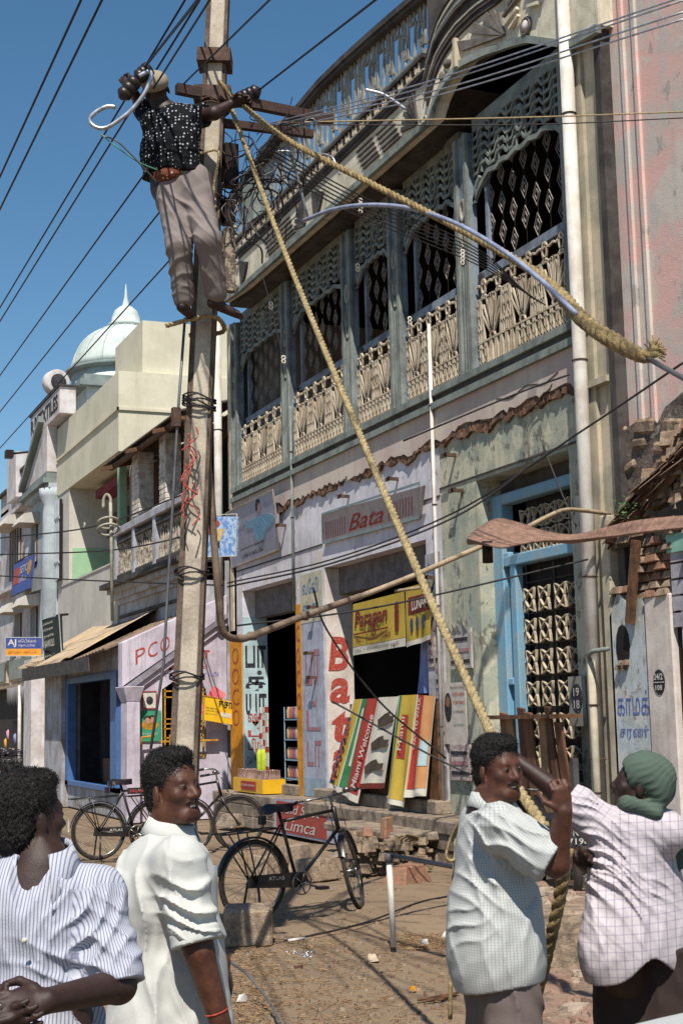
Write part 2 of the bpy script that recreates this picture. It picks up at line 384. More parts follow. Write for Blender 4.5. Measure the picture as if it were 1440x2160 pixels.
mb = MB(); mb.box((7.479, 18.7, .52), (7.4825, 19.58, .78)); mb.build('blue_band', M('blue_ad_band', '#8da0ad', '#7a8690', scale=4), bld)
mb = MB(); mb.box((7.481, 14.95, .52), (XW, 15.355, 3.55)); mb.build('poster_pillar', M('postered_pillar', '#a3a2a8', '#87837f', scale=6, streak=.3, grain=.12), bld)
# lettering on jambs
FJ1 = FY(22.30); FJ2 = FY(18.661)
zz = 2.83
for s, h, mm in (('பா', .36, m_blackpaint), ('க்', .33, m_blackpaint), ('யா', .34, m_blackpaint)):
    txt(s, FJ1, 7.53, zz - h + .0, .36, h, mm, j1, bold=.02); zz -= h + .05
zz = 1.72
for s, h in (('ஷா', .2), ('ப்', .15), ('பிங்', .19)):
    txt(s, FJ1, 7.56, zz - h, .3, h, m_red, j1, bold=.015); zz -= h + .025
txt('&', FJ1, 7.68, 1.06, .06, .09, m_red, j1)
txt('டெய்லரிங்', FJ1, 7.56, .86, .34, .15, m_blackpaint, j1, rot=.45)
txt('பொருட்கள்', FJ1, 7.6, .68, .34, .13, m_blackpaint, j1, rot=.45)
for s, z, h, x in (('B', 2.28, .48, 7.53), ('a', 1.82, .36, 7.54), ('t', 1.28, .44, 7.56), ('a', .85, .34, 7.55)):
    txt(s, FJ2, x, z, .31, h, m_red, j2, bold=.03, shear=.15)
for i, s in enumerate('OOCO'): txt(s, FX(7.484), -22.84, 2.55 - i * .34, .34, .26, m_red, bld, bold=-.02)
for i, s in enumerate('COCO'): txt(s, FX(7.482), -19.78, 2.75 - i * .33, .14, .24, m_red, bld)
txt('வேலி', FX(7.478), -19.48, 3.42, .62, .22, m_bluelet, bld); txt('ஸ்டார்', FX(7.478), -19.48, 3.1, .62, .22, m_bluelet, bld)
m_fred = M('faded_red_lettering', '#9c5a5c', '#8f7a84', scale=14, amount=1, bump=0, lo=.4, hi=.6)
for s, z, h in (('பா', 2.1, .5), ('ட்', 1.45, .42), ('டா', .95, .36)): txt(s, FX(7.482), -19.42, z, .55, h, m_fred, bld, bold=.01)
txt('Bagit', FX(7.480), -15.32, 3.28, .34, .16, m_bluelet, bld, shear=.3); txt('Store', FX(7.480), -15.32, 3.05, .34, .16, m_bluelet, bld, shear=.3)
txt('70s', FX(7.480), -15.33, 2.62, .34, .26, m_fred, bld, shear=.3)
# coke panel on the plinth
m_cokered = M('faded_red_sign_paint', '#9a4238', '#8a5148', scale=9, grain=.15, lo=.5, hi=.7)
mb = MB(); rect(mb, FX(7.04), -19.62, .02, -17.15, .5, 0, .004); ck = mb.build('painted_sign_ground', m_bpil, pl)
mb = MB(); rect(mb, FX(7.034), -19.52, .05, -17.6, .47, 0, .004); mb.build('painted_sign_panel', m_cokered, pl)
txt('Gold Spot', FX(7.029), -19.4, .27, 1.6, .17, m_whitelet, pl, shear=.35, name='lettering')
txt('Limca', FX(7.029), -19.2, .08, 1.2, .16, m_whitelet, pl, shear=.35)

# ---- first-floor gallery -------------------------------------------------
COLS = [22.45, 19.96, 17.5, 15.93, 14.03, 11.68]
SILL = 5.45
# frame bands
mb = MB(); mb.box((XW - .1, 11.45, 5.24), (XW + .3, 22.62, 5.32)); mb.build('sill_band', m_grey, bld)
mb = MB(); mb.box((XW - .05, 11.45, 5.322), (XW + .3, 22.62, 5.40)); mb.build('dark_sill_recess', m_dgrey, bld)
mb = MB(); mb.box((XW - .09, 11.45, 5.402), (XW + .3, 22.62, SILL + .03)); mb.build('sill_rail', m_grey, bld)
# columns
def column(y, wdt=.25):
    mb = MB(); mb.box((XW - .03, y - wdt / 2, SILL + .03), (XW + .07, y + wdt / 2, 8.32)); o = mb.build('gallery_column', m_blue_grey, bld)
    mb = MB()
    for s in (-1, 1):
        mb.box((XW - .075, y + s * wdt / 2 - .03, SILL + .032), (XW - .031, y + s * wdt / 2 + .03, 8.3)); mb.box((XW - .06, y + s * .035 - .012, SILL + .032), (XW - .031, y + s * .035 + .012, 6.75))
    mb.build('raised_edge', m_grey, o)
    mb = MB(); G = FX(XW - .03)
    ring(mb, G, (-y, 7.42), .055, .12, .03, 0, .03, 14); strip(mb, G, [(-y - .0, 6.95), (-y - .05, 7.05), (-y, 7.26), (-y + .05, 7.05), (-y, 6.95)], .02, 0, .03)
    strip(mb, G, [(-y - .09, 7.18), (-y - .06, 7.0), (-y - .02, 6.8)], .02, 0, .03); strip(mb, G, [(-y + .09, 7.18), (-y + .06, 7.0), (-y + .02, 6.8)], .02, 0, .03)
    mb.build('column_ornament', m_par, o)
    mb = MB(); rect(mb, G, -y - .06, 6.68, -y + .06, 6.78, 0, .012); rect(mb, G, -y - .022, SILL + .1, -y + .022, 6.68, 0, .012); mb.build('groove_shade', m_dgrey, o)  # flat dark strips paint the shade of the column's central groove
for y in COLS: column(y)
# lattice panel drawing, reference width .84 repeat
def jali(y_hi, y_lo, broken=False):
    mb = MB(); G = FX(XW + .02); a0, a1 = -y_hi, -y_lo; W = a1 - a0; d = (0.0, .022)
    z0, z1, z2, z3 = 5.5, 5.74, 6.27, 6.42
    def R(x0, y0, x1, y1):
        if broken and x0 > a0 + .15 and x1 < a0 + .95 and y0 < 5.72 and y1 < 5.76: return
        rect(mb, G, x0, y0, x1, y1, *d)
    def S(p, w_=.024):
        w_ = max(w_, .024)
        if broken and max(q[0] for q in p) < a0 + .95 and min(q[0] for q in p) > a0 + .15 and max(q[1] for q in p) < 5.76: return
        strip(mb, G, p, w_, *d)
    for z in (5.53, 5.70):
        k = 0; xx = a0
        while xx < a1 - .01: R(xx, z, min(xx + .1, a1), z + .018); xx += .1
    R(a0, z1 + .03, a1, z1 + .052); R(a0, z2, a1, z2 + .02)
    n = max(2, round(W / .115)); st = W / n
    for i in range(n):
        x = a0 + (i + .5) * st
        S([(x - .033, 5.46), (x - .015, 5.76)], .024); S([(x + .033, 5.46), (x + .015, 5.76)], .024); S([(x - .03, 5.6), (x + .03, 5.6)], .02)
    reps = max(1, round(W / .62)); rw = W / reps
    for k in range(reps):
        cx = a0 + (k + .5) * rw
        # fan
        strip(mb, G, ell((cx, z1 + .06), .05, .06, 10, 0, math.pi), .02, *d)
        for t, l_ in ((-.62, .36), (-.42, .46), (-.22, .5), (-.05, .52), (.05, .52), (.22, .5), (.42, .46), (.62, .36)):
            S([(cx + math.sin(t) * .06, z1 + .06 + math.cos(t) * .06), (cx + math.sin(t) * l_, z1 + .05 + math.cos(t) * l_ * .98)], .021)
        strip(mb, G, ell((cx, z2 - .1), .07, .09, 10, 0, math.pi), .022, *d)
        S([(cx - .07, z2 - .1), (cx - .03, z1 + .15)], .02); S([(cx + .07, z2 - .1), (cx + .03, z1 + .15)], .02)
        for s in (-1, 1):
            ex = cx + s * rw / 2
            S([(ex - s * .018, z1 + .04), (ex - s * .018, z2)], .018)
            x1_ = cx + s * (rw / 2 - .07)
            S([(x1_, z1 + .05), (x1_, z2)], .018); S([(ex, z2 - .07), (x1_, z2 - .07)], .018); S([(ex, z1 + .17), (x1_ - s * .06, z1 + .17)], .018)
            S([(cx + s * rw * .27, z1 + .05), (cx + s * rw * .36, z2)], .018); S([(x1_ - s * .05, z1 + .05), (x1_ - s * .05, z1 + .2)], .018)
            ring(mb, G, (ex - s * .045, z1 + .3), .028, .06, .018, *d, n=10)
        # crown rings and wavy band
        for s in (-.5, 0):
            ring(mb, G, (cx + s * rw + rw * .25, z3 - .01), .045, .085, .02, *d, n=14)
            S([(cx + s * rw + rw * .25 - .06, z2 + .01), (cx + s * rw + rw * .25, z3 - .09), (cx + s * rw + rw * .25 + .06, z2 + .01)], .018)
    pts = []; nn = int(W / .045)
    for i in range(nn + 1):
        x = a0 + W * i / nn; pts.append((x, z3 + .02 + .014 * math.sin(i * 2.1)))
    strip(mb, G, pts, .022, *d)
    return mb.build('lattice_panel', m_jali, bld)
def valance(y_hi, y_lo, rise=0.0):
    mb = MB(); G = FX(XW + .04); a0, a1 = -y_hi, -y_lo; W = a1 - a0
    n = max(3, round(W / .42)); st = W / n; top = 8.3
    for row in range(5):
        z = top - .06 - row * .105; pts = []
        for i in range(n):
            x = a0 + i * st; pts += [(x, z - .035), (x + st * .28, z - .035), (x + st * .42, z + .045), (x + st * .78, z + .045), (x + st * .94, z - .035)]
        pts.append((a1, z - .035)); strip(mb, G, pts, .036, 0, .03)
    for i in range(n * 2 + 1): bar(mb, G, (a0 + i * st / 2, top), (a0 + i * st / 2, top - .54), .016, 0, .026)
    pts = []; m = 22
    for i in range(m + 1):
        u = i / m; e = min(u, 1 - u) * W
        drop = .16 * math.exp(-(e / .16) ** 2) * 1.3 + .03 * math.exp(-(e / .5) ** 2); pts.append((a0 + u * W, top - .585 - drop + .02 * math.sin(i * 1.9)))
    strip(mb, G, pts, .055, 0, .04)
    ring(mb, G, ((a0 + a1) / 2 + .1, top - .28), .075, .12, .035, 0, .045, 14)
    for e, s in ((a0, 1), (a1, -1)): strip(mb, G, [(e + s * .015, 7.45), (e + s * .05, 7.62), (e + s * .16, 7.72)], .05, 0, .04)
    return mb.build('zigzag_valance', m_grey, bld)
m_dia = M('dull_iron_diamonds', '#948b84', '#77706a', scale=20, rough=.6, bump=0)
def grille(y_hi, y_lo):
    mb = MB(); G = FX(XW + .12); r = random.Random(int(y_hi * 10)); a0, a1 = -y_hi, -y_lo
    x = a0 + .22; c = 0
    while x < a1 - .05:
        z = 6.80 + (.17 if c % 2 else 0)
        while z < 8.1:
            for k in (1.0, .48):
                P = [(x - .075 * k, z), (x, z + .13 * k), (x + .075 * k, z), (x, z - .13 * k)]; strip(mb, G, P, .008, 0, .010, True)
            z += .34
        x += .25; c += 1
    o = mb.build('diamond_grille', m_dia, bld)
    mb = MB(); x = a0 + .22
    while x < a1 - .05: mb.box((XW + .122, -x - .003, 6.6), (XW + .128, -x + .003, 8.2)); x += .25
    mb.build('grille_rod', m_iron, o); return o
for i, (yh, yl) in enumerate(zip(COLS, COLS[1:])):
    yh, yl = yh - .17, yl + .17
    jali(yh, yl, broken=(i == 4)); valance(yh, yl); grille(yh, yl)
    MB().box((XW + .06, yl, 6.53), (XW + .11, yh, 6.63)).build('hand_rail', m_blue_grey, bld)
    MB().box((XW + .03, yh - .10, SILL + .03), (XW + .07, yh - .0, 6.6)).build('side_post', m_dgrey, bld)
    MB().box((XW + .08, yh - .20, 6.63), (XW + .12, yh - .14, 8.1)).build('inner_post', m_blue_grey, bld)
    MB().box((XW + .02, yl, 8.3), (XW + .12, yh, 8.46)).build('head_beam', m_grey, bld)
mb = MB(); mb.box((XW + .022, 13.0, 5.5), (XW + .1, 13.7, 5.72)); mb.build('bare_infill_patch', m_plaster, bld)
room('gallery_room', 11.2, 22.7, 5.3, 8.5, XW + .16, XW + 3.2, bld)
mb = MB(); mb.box((XW, 22.62, 0), (XW + .42, YL, 8.4)); mb.build('end_pier', m_grey, bld)
mb = MB(); mb.box((XW - .03, 22.72, 3.1), (XW, 22.86, 8.4)); mb.build('pier_strip', m_jali, bld)
mb = MB(); mb.box((XW + .42, YR, 0), (XW + .6, YL, 9)); wall_back = None
mb = MB(); mb.box((XW, YR, 5.2), (XW + .42, 11.5, 10)); mb.build('right_pier', m_grey, bld)
# right corner mouldings
for (ya, yb, d, mm, z0) in ((11.36, 11.52, .10, m_pilast, .0), (11.08, 11.36, .06, m_pilast, .0), (10.98, 11.08, .12, m_dgrey, 0)):
    MB().box((XW - d, ya, z0), (XW, yb, 9.6)).build('pilaster', mm, bld)
MB().box((XW - .17, 11.16, .9), (XW - .06, 11.30, 3.45)).build('pilaster_casing', m_pilast, bld, bevel=.01)
MB().box((XW - .14, 11.1, 4.72), (XW - .06, 11.5, 4.78)).build('pilaster_ledge', m_pilast, bld)

# ---- canopy fascia and parapet (overhang)
XE = 7.03
def xe(y):     # plan of the canopy front, straight then bending back over the arched bay
    if y >= 13.97: 
        return XE + (.0 if y < 20.9 else (y - 20.9) * -.10)
    return XE + .30 * min(1, (13.97 - y) / 1.2)
def zb(y):     # underside edge
    if y >= 13.97: return 8.38
    return np.interp(y, [10.9, 11.4, 11.65, 12.2, 12.62, 12.97, 13.39, 13.7, 13.85, 13.97], [8.1, 8.17, 8.3, 8.6, 8.74, 8.82, 8.85, 8.74, 8.60, 8.40])
def zt_(y): return float(np.interp(y, [10.9, 12.2, 12.7, 13.1, 13.41, 13.6, 13.74, 13.83, 13.9, 13.97], [9.1, 9.30, 9.33, 9.31, 9.23, 9.13, 9.02, 8.90, 8.76, 8.6]))
ys = [10.9] + list(np.arange(11.0, 13.97, .12)) + [13.97] + list(np.arange(14.6, 20.9, .9)) + [20.9, 21.75]
def band(name, za, zb_, dep, mat, off=0.0, parent=None, yy=None, back=None):
    mb = MB(); P = yy or ys
    A = lambda y: za(y) if callable(za) else za
    B = lambda y: zb_(y) if callable(zb_) else zb_
    for a, b in zip(P, P[1:]):
        xa, xb = xe(a) - off, xe(b) - off
        mb.hexa([(xa, a, A(a)), (xa + dep, a, A(a)), (xb + dep, b, A(b)), (xb, b, A(b)), (xa, a, B(a)), (xa + dep, a, B(a)), (xb + dep, b, B(b)), (xb, b, B(b))])
    return mb.build(name, mat, parent or bld)
band('drip_moulding', zb, lambda y: zb(y) + .085, .06, m_grey, .03)
fas = band('cream_fascia', lambda y: zb(y) + .085, lambda y: 8.93 if y >= 13.97 else zt_(y), .2, m_fascia)
band('soffit_slab', lambda y: zb(y) + .02 if y > 13.97 else 8.9, lambda y: 9.3, .95, m_dgrey, -.2)
ptop = lambda y: float(np.interp(y, [10.9, 14.0, 15.0, 16.3, 17.3, 19.3, 20.6, 21.8], [9.98, 9.95, 10.07, 10.19, 10.25, 10.2, 10.02, 9.85]))
up = [y for y in ys if y >= 13.97]; dn = [y for y in ys if y <= 13.97]
for k, (z0, z1, of, mm) in enumerate(((8.932, 8.99, .025, m_dgrey), (8.992, 9.04, .045, m_dgrey), (9.042, 9.06, .06, m_par), (9.062, 9.20, .02, m_dgrey), (9.202, 9.25, .065, m_dgrey), (9.252, 9.30, .05, m_grey))):  # the dark grey courses carry the moulding shadow in their colour
    band('cornice_moulding', z0, z1, .35, mm, of, yy=up)
    band('cornice_moulding', lambda y: zt_(y) + (z0 - 8.932), lambda y: zt_(y) + (z1 - 8.932), .3, mm, of + .01, yy=dn)
band('parapet_rail', ptop, lambda y: ptop(y) + .05, .16, m_dgrey, .02, yy=up); band('parapet_rail', lambda y: ptop(y) + .052, lambda y: ptop(y) + .13, .2, m_dgrey, .05, yy=up)
# dentils
mb = MB(); y = 14.1
while y < 21.7:
    x = xe(y) - .05
    for dy, z0, z1 in ((0, 9.09, 9.19), (.035, 9.075, 9.13), (.07, 9.09, 9.15), (.105, 9.075, 9.18)): mb.box((x, y + dy, z0), (x + .04, y + dy + .016, z1))
    mb.box((x, y, 9.075), (x + .03, y + .12, 9.088)); y += .235
mb.build('dentil_row', m_jali, bld)['kind'] = 'stuff'
# fan ornaments on the fascia
def fan(yc, zc, dirs, R_=.42, off=.0):
    mb = MB(); G = FX(xe(yc) - off)
    for t in dirs:
        p = (-yc + math.sin(t) * .05, zc + math.cos(t) * .05); q0 = (-yc + math.sin(t - .07) * R_, zc + math.cos(t - .07) * R_ * .98); q1 = (-yc + math.sin(t + .07) * R_, zc + math.cos(t + .07) * R_ * .98)
        poly(mb, G, [p, q0, q1], 0, .03)
    return mb.build('fan_ornament', m_dgrey, fas)
fr = lambda a, b, n: [a + (b - a) * i / (n - 1) for i in range(n)]
for yc in (20.95, 17.75, 14.1):
    if yc > 14.5: fan(yc - .1, 8.9, fr(math.pi - 1.15, math.pi - .3, 6), .46)
    fan(yc + .14, 8.48, fr(-1.3, -.25, 6), .46)
for y0 in (18.9, 15.3):
    mb = MB()
    for r_, z in enumerate((8.84, 8.76, 8.68, 8.60, 8.54)):
        for s in (0, 1): 
            a = -(y0 + .75) + r_ * .05 + s * .62
            rect(mb, FX(XE), a, z - .012 * s, a + .5, z + .02 - .012 * s, 0, .022)
    mb.build('stepped_ornament', m_dgrey, fas)
# lion-like boss masks at the joints, small scroll bosses
mb = MB()
for yc, zc in ((20.93, 8.47), (14.05, 8.45), (20.93, 8.88)):
    for s in (-1, 1): mb.torus((xe(yc) - .04, yc + s * .05, zc), .035, .016, (1, 0, 0), 10, 5)
mb.build('scroll_boss', m_par, fas)
# arched bay: fans, stepped bars, round boss
m_relief = M('grey_relief_paint', '#6d6762', '#55504c', scale=6, streak=.3)
for q0, q1, q2 in (((13.36, 9.02), (13.42, 9.16), 0), ((13.22, 9.17), (13.14, 9.27), 0), ((13.02, 9.26), (12.94, 9.30), 0), ((12.9, 9.27), (12.82, 9.27), 0), ((12.80, 9.22), (12.73, 9.2), 0)):
    c = (12.66, 8.90); mb = MB(); xm = xe((q0[0] + c[0]) / 2) - .012
    ps = [(xe(c[0]) - .004, c[0], c[1]), (xe(q0[0]) - .004, q0[0], q0[1]), (xe(q1[0]) - .004, q1[0], q1[1])]; mb.prism(ps, (-.03, 0, 0)); mb.build('fan_petal', m_relief, fas)
for z, w0, y0 in ((8.93, .30, .10), (9.02, .40, .12), (9.13, .42, .10), (9.20, .30, .05)):
    for s in (-1, 1):
        mb = MB(); bar(mb, FX(7.30), (-12.21 + s * y0, z + .03), (-12.21 + s * w0, z - .03), .032, -.01, .03); mb.build('stepped_ornament', m_fascia if z < 9.1 else m_relief, fas)
MB().box((7.10, 13.42, 8.86), (7.2, 13.47, 9.2)).build('bay_strip', m_pilast, fas)
for yy, zz_ in ((13.62, 8.98), (13.7, 8.86)): MB().lathe([(.0, -.04), (.05, -.03), (.06, .02)], (xe(yy) - .01, yy, zz_), 8, 'X').build('mask_boss', m_relief, fas)
mb = MB(); mb.torus((7.31, 12.21, 8.79), .085, .02, (1, 0, 0), 20, 6); o = mb.build('boss_ring', m_relief, fas)
mb = MB(); mb.lathe([(.0, -.03), (.06, -.02), (.065, .01)], (7.31, 12.21, 8.79), 16, 'X'); mb.build('round_boss', m_white, o)
band('bay_parapet_wall', lambda y: zt_(y) + .37, lambda y: 10.0, .2, m_dgrey, -.02, yy=dn)
for k in range(3): band('cornice_moulding', lambda y: zt_(y) + .40 + .09 * k, lambda y: zt_(y) + .44 + .09 * k, .2, m_par if k == 1 else m_dgrey, .02, yy=dn)
MB().box((6.97, 19.98, 9.3), (7.16, 20.5, 10.0)).build('parapet_pier', m_grey, bld)
# open-work parapet
def parapet(y_hi, y_lo):
    mb = MB(); a0, a1 = -y_hi, -y_lo; n = round((a1 - a0) / .47); st = (a1 - a0) / n; d = (0, .03)
    for i in range(n):
        x = a0 + i * st; G = FX(xe(-x) + .1); t = ptop(-x) ; H = t - 9.3; zq = lambda v: 9.3 + v * H
        S = lambda p, w_=.034: strip(mb, G, [(x + u * st, zq(v)) for u, v in p], w_, *d)
        S([(.08, 0), (.08, .22), (-.02, .22)]); S([(.06, 1), (.06, .80), (.36, .80), (.22, .12), (.52, .12), (.52, 0)])
        S([(.30, 1), (.30, .80)]); S([(.62, .12), (.44, .12)]); S([(.56, 1), (.56, .66)])
        strip(mb, G, [(p[0], p[1]) for p in ell((x + .68 * st, zq(.47)), .15 * st, .20 * H, 16)], .036, *d, closed=True)
        S([(.68, .67), (.68, 1)]); S([(.68, .27), (.70, 0)]); strip(mb, G, ell((x + .66 * st, zq(.40)), .05 * st, .06 * H, 8), .03, *d, closed=True)
        S([(.93, 1), (.86, .25), (.98, .25)]); S([(.78, .14), (.9, .14), (.9, 0)])
    return mb.build('openwork_parapet', m_par, bld)
for a, b in ((19.9, 16.9), (16.85, 14.12), (21.7, 20.55)): parapet(a, b)
mb = MB()
for s in range(6): mb.box((7.02, 21.2 + .0, 9.4 + s * .09), (7.1, 21.42, 9.45 + s * .09))
mb.build('slotted_block', m_jali, bld)
# roof slab behind the parapet
MB().box((7.36, 10.9, 8.9), (14, 23.0, 9.28)).build('roof_slab', m_dgrey, bld)
MB().box((7.92, 22.6, 0), (14, 23.0, 8.9)).build('side_wall', m_white, bld)
# ---------------------------------------------------------------- old balcony building
m_oldwall = M('stained_blue_white', '#a7a9b2', '#8a8580', scale=2.5, streak=.7, dirt='#5b5046', grain=.12)
m_brickwhite = M('limewashed_brick', '#cdc6bd', '#a2958a', scale=6, streak=.3, bump=.6, grain=.15)
m_tin = M('rusted_corrugated_sheet', '#5c5248', '#3c332c', scale=6, rough=.7, metal=.2, streak=.3)
m_cream = M('cream_wall_paint', '#cbc6b0', '#bdb8a2', scale=1.2, streak=.25, dirt='#8b8470', grain=.04, bump=.1)
m_cream2 = M('pale_grey_cream_paint', '#c0bcb2', '#b0aca3', scale=1.2, streak=.35, dirt='#87807a', grain=.05, bump=.1)
m_mint = M('mint_green_paint', '#93b894', '#86a688', scale=1.5, streak=.1, grain=.04)
m_tile = M('dusty_clay_roof', '#8a7560', '#5f5044', scale=7, bump=.6, grain=.25)
ob = thing('balcony_house', 'old stained house with corrugated awning, whitewashed brick columns and a baluster balcony', 'house')
XO = 6.9
mb = MB(); wall_rects(mb, 7.7, 8.0, 23.25, 28.8, 4.4, 7.0, [(23.5, 24.8, 4.6, 6.6), (25.5, 26.6, 4.6, 6.6), (27.3, 28.3, 4.6, 6.6)]); mb.build('back_wall', M('brick_back_wall', '#5a3c30', '#3d2a24', scale=8, bump=.5, gs=30, grain=.25), ob)
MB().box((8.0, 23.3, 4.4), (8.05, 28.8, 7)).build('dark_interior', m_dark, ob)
MB().box((7.02, 23.25, 3.66), (8.0, 28.75, 4.34)).build('frieze_wall', m_oldwall, ob)
MB().box((7.02, 23.25, 0), (8.0, 28.75, 3.66)).build('lower_wall', m_oldwall, ob)
MB().box((6.98, 23.25, 3.72), (7.02, 28.7, 3.78)).build('moulding', m_dgrey, ob)
for i, (z0, z1, o) in enumerate(((4.0, 4.1, .06), (4.102, 4.22, .14), (4.222, 4.32, .24), (4.322, 4.42, .38))):
    MB().box((7.02 - o, 23.25, z0), (7.5, 28.8 + o * .6, z1)).build('cornice_step', m_oldwall if i < 3 else m_dgrey, ob)
MB().box((6.86, 23.25, 4.43), (7.0, 28.6, 4.58)).build('balcony_kerb', m_dgrey, ob, bevel=.01)
MB().box((6.82, 23.25, 5.38), (7.04, 28.6, 5.54)).build('balcony_rail', m_oldwall, ob, bevel=.02)
MB().box((6.86, 23.25, 5.22), (7.0, 28.6, 5.3)).build('balcony_rail', m_dgrey, ob)
bal = None; m_bal = M('weathered_baluster', '#a99f90', '#4b433c', scale=14, amount=1, streak=.4, grain=.2)
y = 23.4
while y < 28.4:
    if not (25.35 < y < 25.6 or 26.9 < y < 27.15):
        if bal is None:
            bal = MB().lathe([(.05, 0), (.05, .05), (.025, .08), (.055, .2), (.05, .3), (.025, .45), (.03, .55), (.05, .6), (.05, .66)], n=8).build('baluster', m_bal, ob); bal.location = (6.93, y, 4.57)
        else: clone(bal, ob, (6.93, y, 4.57))
    y += .165
for y in (25.47, 27.02, 28.5): MB().box((6.84, y - .09, 4.43), (7.02, y + .09, 5.6)).build('balcony_pier', m_oldwall, ob, bevel=.01)
def brick_column(y, w_, X, z0, z1, par):
    col = MB().box((X + .012, y - w_ / 2 + .012, z0), (X + .3, y + w_ / 2 - .012, z1)).build('brick_column', m_brickwhite, par)
    z = z0; k = 0
    while z < z1 - .07:
        for s in ((-.5, .5),) if k % 2 else ((-.5, .0), (.0, .5)):
            MB().box((X + rnd.uniform(-.006, .006), y + s[0] * w_ + .005, z + .006), (X + .308, y + s[1] * w_ - .005, z + .092)).build('brick', m_brickwhite, col, bevel=.006)
        z += .1; k += 1
brick_column(27.25, .55, 6.95, 5.58, 6.9, ob); brick_column(25.25, .45, 6.95, 5.58, 6.9, ob); brick_column(23.6, .4, 6.95, 5.58, 6.9, ob)
# corrugated awning sheet
mb = MB(); n = 110; vs = []; 
for i in range(n + 1):
    y = 23.2 + 5.7 * i / n; dz = .035 * (1 if i % 2 else -1) * .5
    vs += [(6.68, y, 6.93 + dz), (7.9, y, 7.25 + dz), (6.68, y, 6.915 + dz), (7.9, y, 7.235 + dz)]
fs = []
for i in range(n):
    a = 4 * i; b = a + 4; fs += [(a, b, b + 1, a + 1), (a + 2, a + 3, b + 3, b + 2), (a, a + 2, b + 2, b)]
mb.add(vs, fs); mb.build('corrugated_awning', m_tin, ob, recalc=False)
MB().box((6.74, 23.25, 6.78), (6.82, 28.6, 6.86)).build('awning_beam', m_wood, ob)
for y in (24.2, 26.2, 28.2): MB().hexa([(6.5, y, 6.70), (7.7, y, 7.0), (7.7, y + .06, 7.0), (6.5, y + .06, 6.7), (6.5, y, 6.78), (7.7, y, 7.08), (7.7, y + .06, 7.08), (6.5, y + .06, 6.78)]).build('awning_rafter', m_wood, ob)
# ---------------------------------------------------------------- phone-booth shop (lean-to)
ps = thing('lean_to_shop', 'small lean-to phone shop with a sloping white gable lettered in red and a blue doorway', 'shop')
m_gable = M('lilac_white_gable', '#c0b8c4', '#a59ca8', scale=2, streak=.4, grain=.06)
G = FY(23.2)
mb = MB(); wall = [(5.74, .45), (5.74, 2.2), (7.5, 3.1), (7.5, .45)]
# side wall with window opening (6.37-7.13, 1.0-2.2)
for P in ([(5.9, .0), (6.37, .0), (6.37, 2.55), (5.9, 2.35)], [(7.13, 0), (7.5, 0), (7.5, 3.3), (7.13, 3.1)], [(6.37, 0), (7.13, 0), (7.13, .98), (6.37, .98)], [(6.37, 2.15), (6.56, 2.28), (6.75, 2.32), (6.94, 2.28), (7.13, 2.15), (7.13, 3.1), (6.37, 2.55)]):
    mb.prism([(a, 23.2, b) for a, b in P], (0, .22, 0))
mb.build('gable_wall', m_gable, ps)
MB().prism([(a, 23.13, b) for a, b in [(5.68, 2.2), (5.68, 2.93), (7.5, 3.74), (7.5, 3.42)]], (0, .3, 0)).build('sloping_parapet', m_gable, ps, bevel=.01)
MB().prism([(a, 23.10, b) for a, b in [(5.8, 2.14), (7.5, 3.35), (7.5, 3.42), (5.72, 2.2)]], (0, .1, 0)).build('dark_moulding', M('lilac_grey_moulding', '#8c8892', '#6d6870', scale=4, streak=.4), ps)  # darker grey moulding band under the sloping parapet
MB().prism([(a, 23.15, b) for a, b in [(5.86, 2.08), (7.5, 3.22), (7.5, 3.34), (5.80, 2.14)]], (0, .06, 0)).build('lower_moulding', m_gable, ps)
mb = MB(); mb.box((5.72, 22.98, 0), (5.94, 23.4, 1.95)); mb.hexa([(5.72, 22.98, 1.95), (5.94, 22.98, 1.95), (5.94, 23.4, 1.95), (5.72, 23.4, 1.95), (5.64, 22.9, 2.2), (6.0, 22.9, 2.2), (6.0, 23.48, 2.2), (5.64, 23.48, 2.2)]); mb.build('corner_pillar', m_gable, ps, bevel=.01)
for i, ch in enumerate('PCO'): txt(ch, FR((5.90, 23.128, 2.56), (.914, 0, .405), (0, 0, 1)), i * .23, 0, .18, .24, m_red, ps, bold=-.005)
txt('பாக்யா', FY(23.198), 6.35, 2.66, .85, .2, m_red, ps, bold=.03); txt('ஷாப்பிங்', FY(23.198), 6.35, 2.46, .8, .14, m_red, ps); txt('பாத்திரம்', FY(23.198), 6.15, 2.34, 1.2, .1, M('violet_lettering', '#8f86b4', scale=9), ps)
# window grille
m_yel = M('yellow_grille_paint', '#b98a2c', '#946a26', scale=9, rough=.6)
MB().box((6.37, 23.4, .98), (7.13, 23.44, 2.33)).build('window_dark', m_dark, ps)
mb = MB(); 
for x in (6.42, 6.6, 6.9, 7.08): mb.box((x - .012, 23.2, 1.0), (x + .012, 23.23, 2.16))
for z in (1.05, 1.35, 1.5, 1.58, 1.66, 2.02, 2.12): mb.box((6.4, 23.2, z - .01), (7.1, 23.225, z + .01))
for x in (6.5, 6.7, 6.8, 7.0): mb.box((x - .008, 23.2, 1.05), (x + .008, 23.22, 1.4))
mb.build('window_grille', m_yel, ps)
MB().box((6.30, 23.06, 1.28), (7.3, 23.12, 1.31)).build('window_rail', m_yel, ps)
MB().tube([(5.98, 23.05, 1.22), (5.98, 23.05, 1.37), (6.2, 23.05, 1.39)], .018).build('yellow_pipe', m_yel, ps)
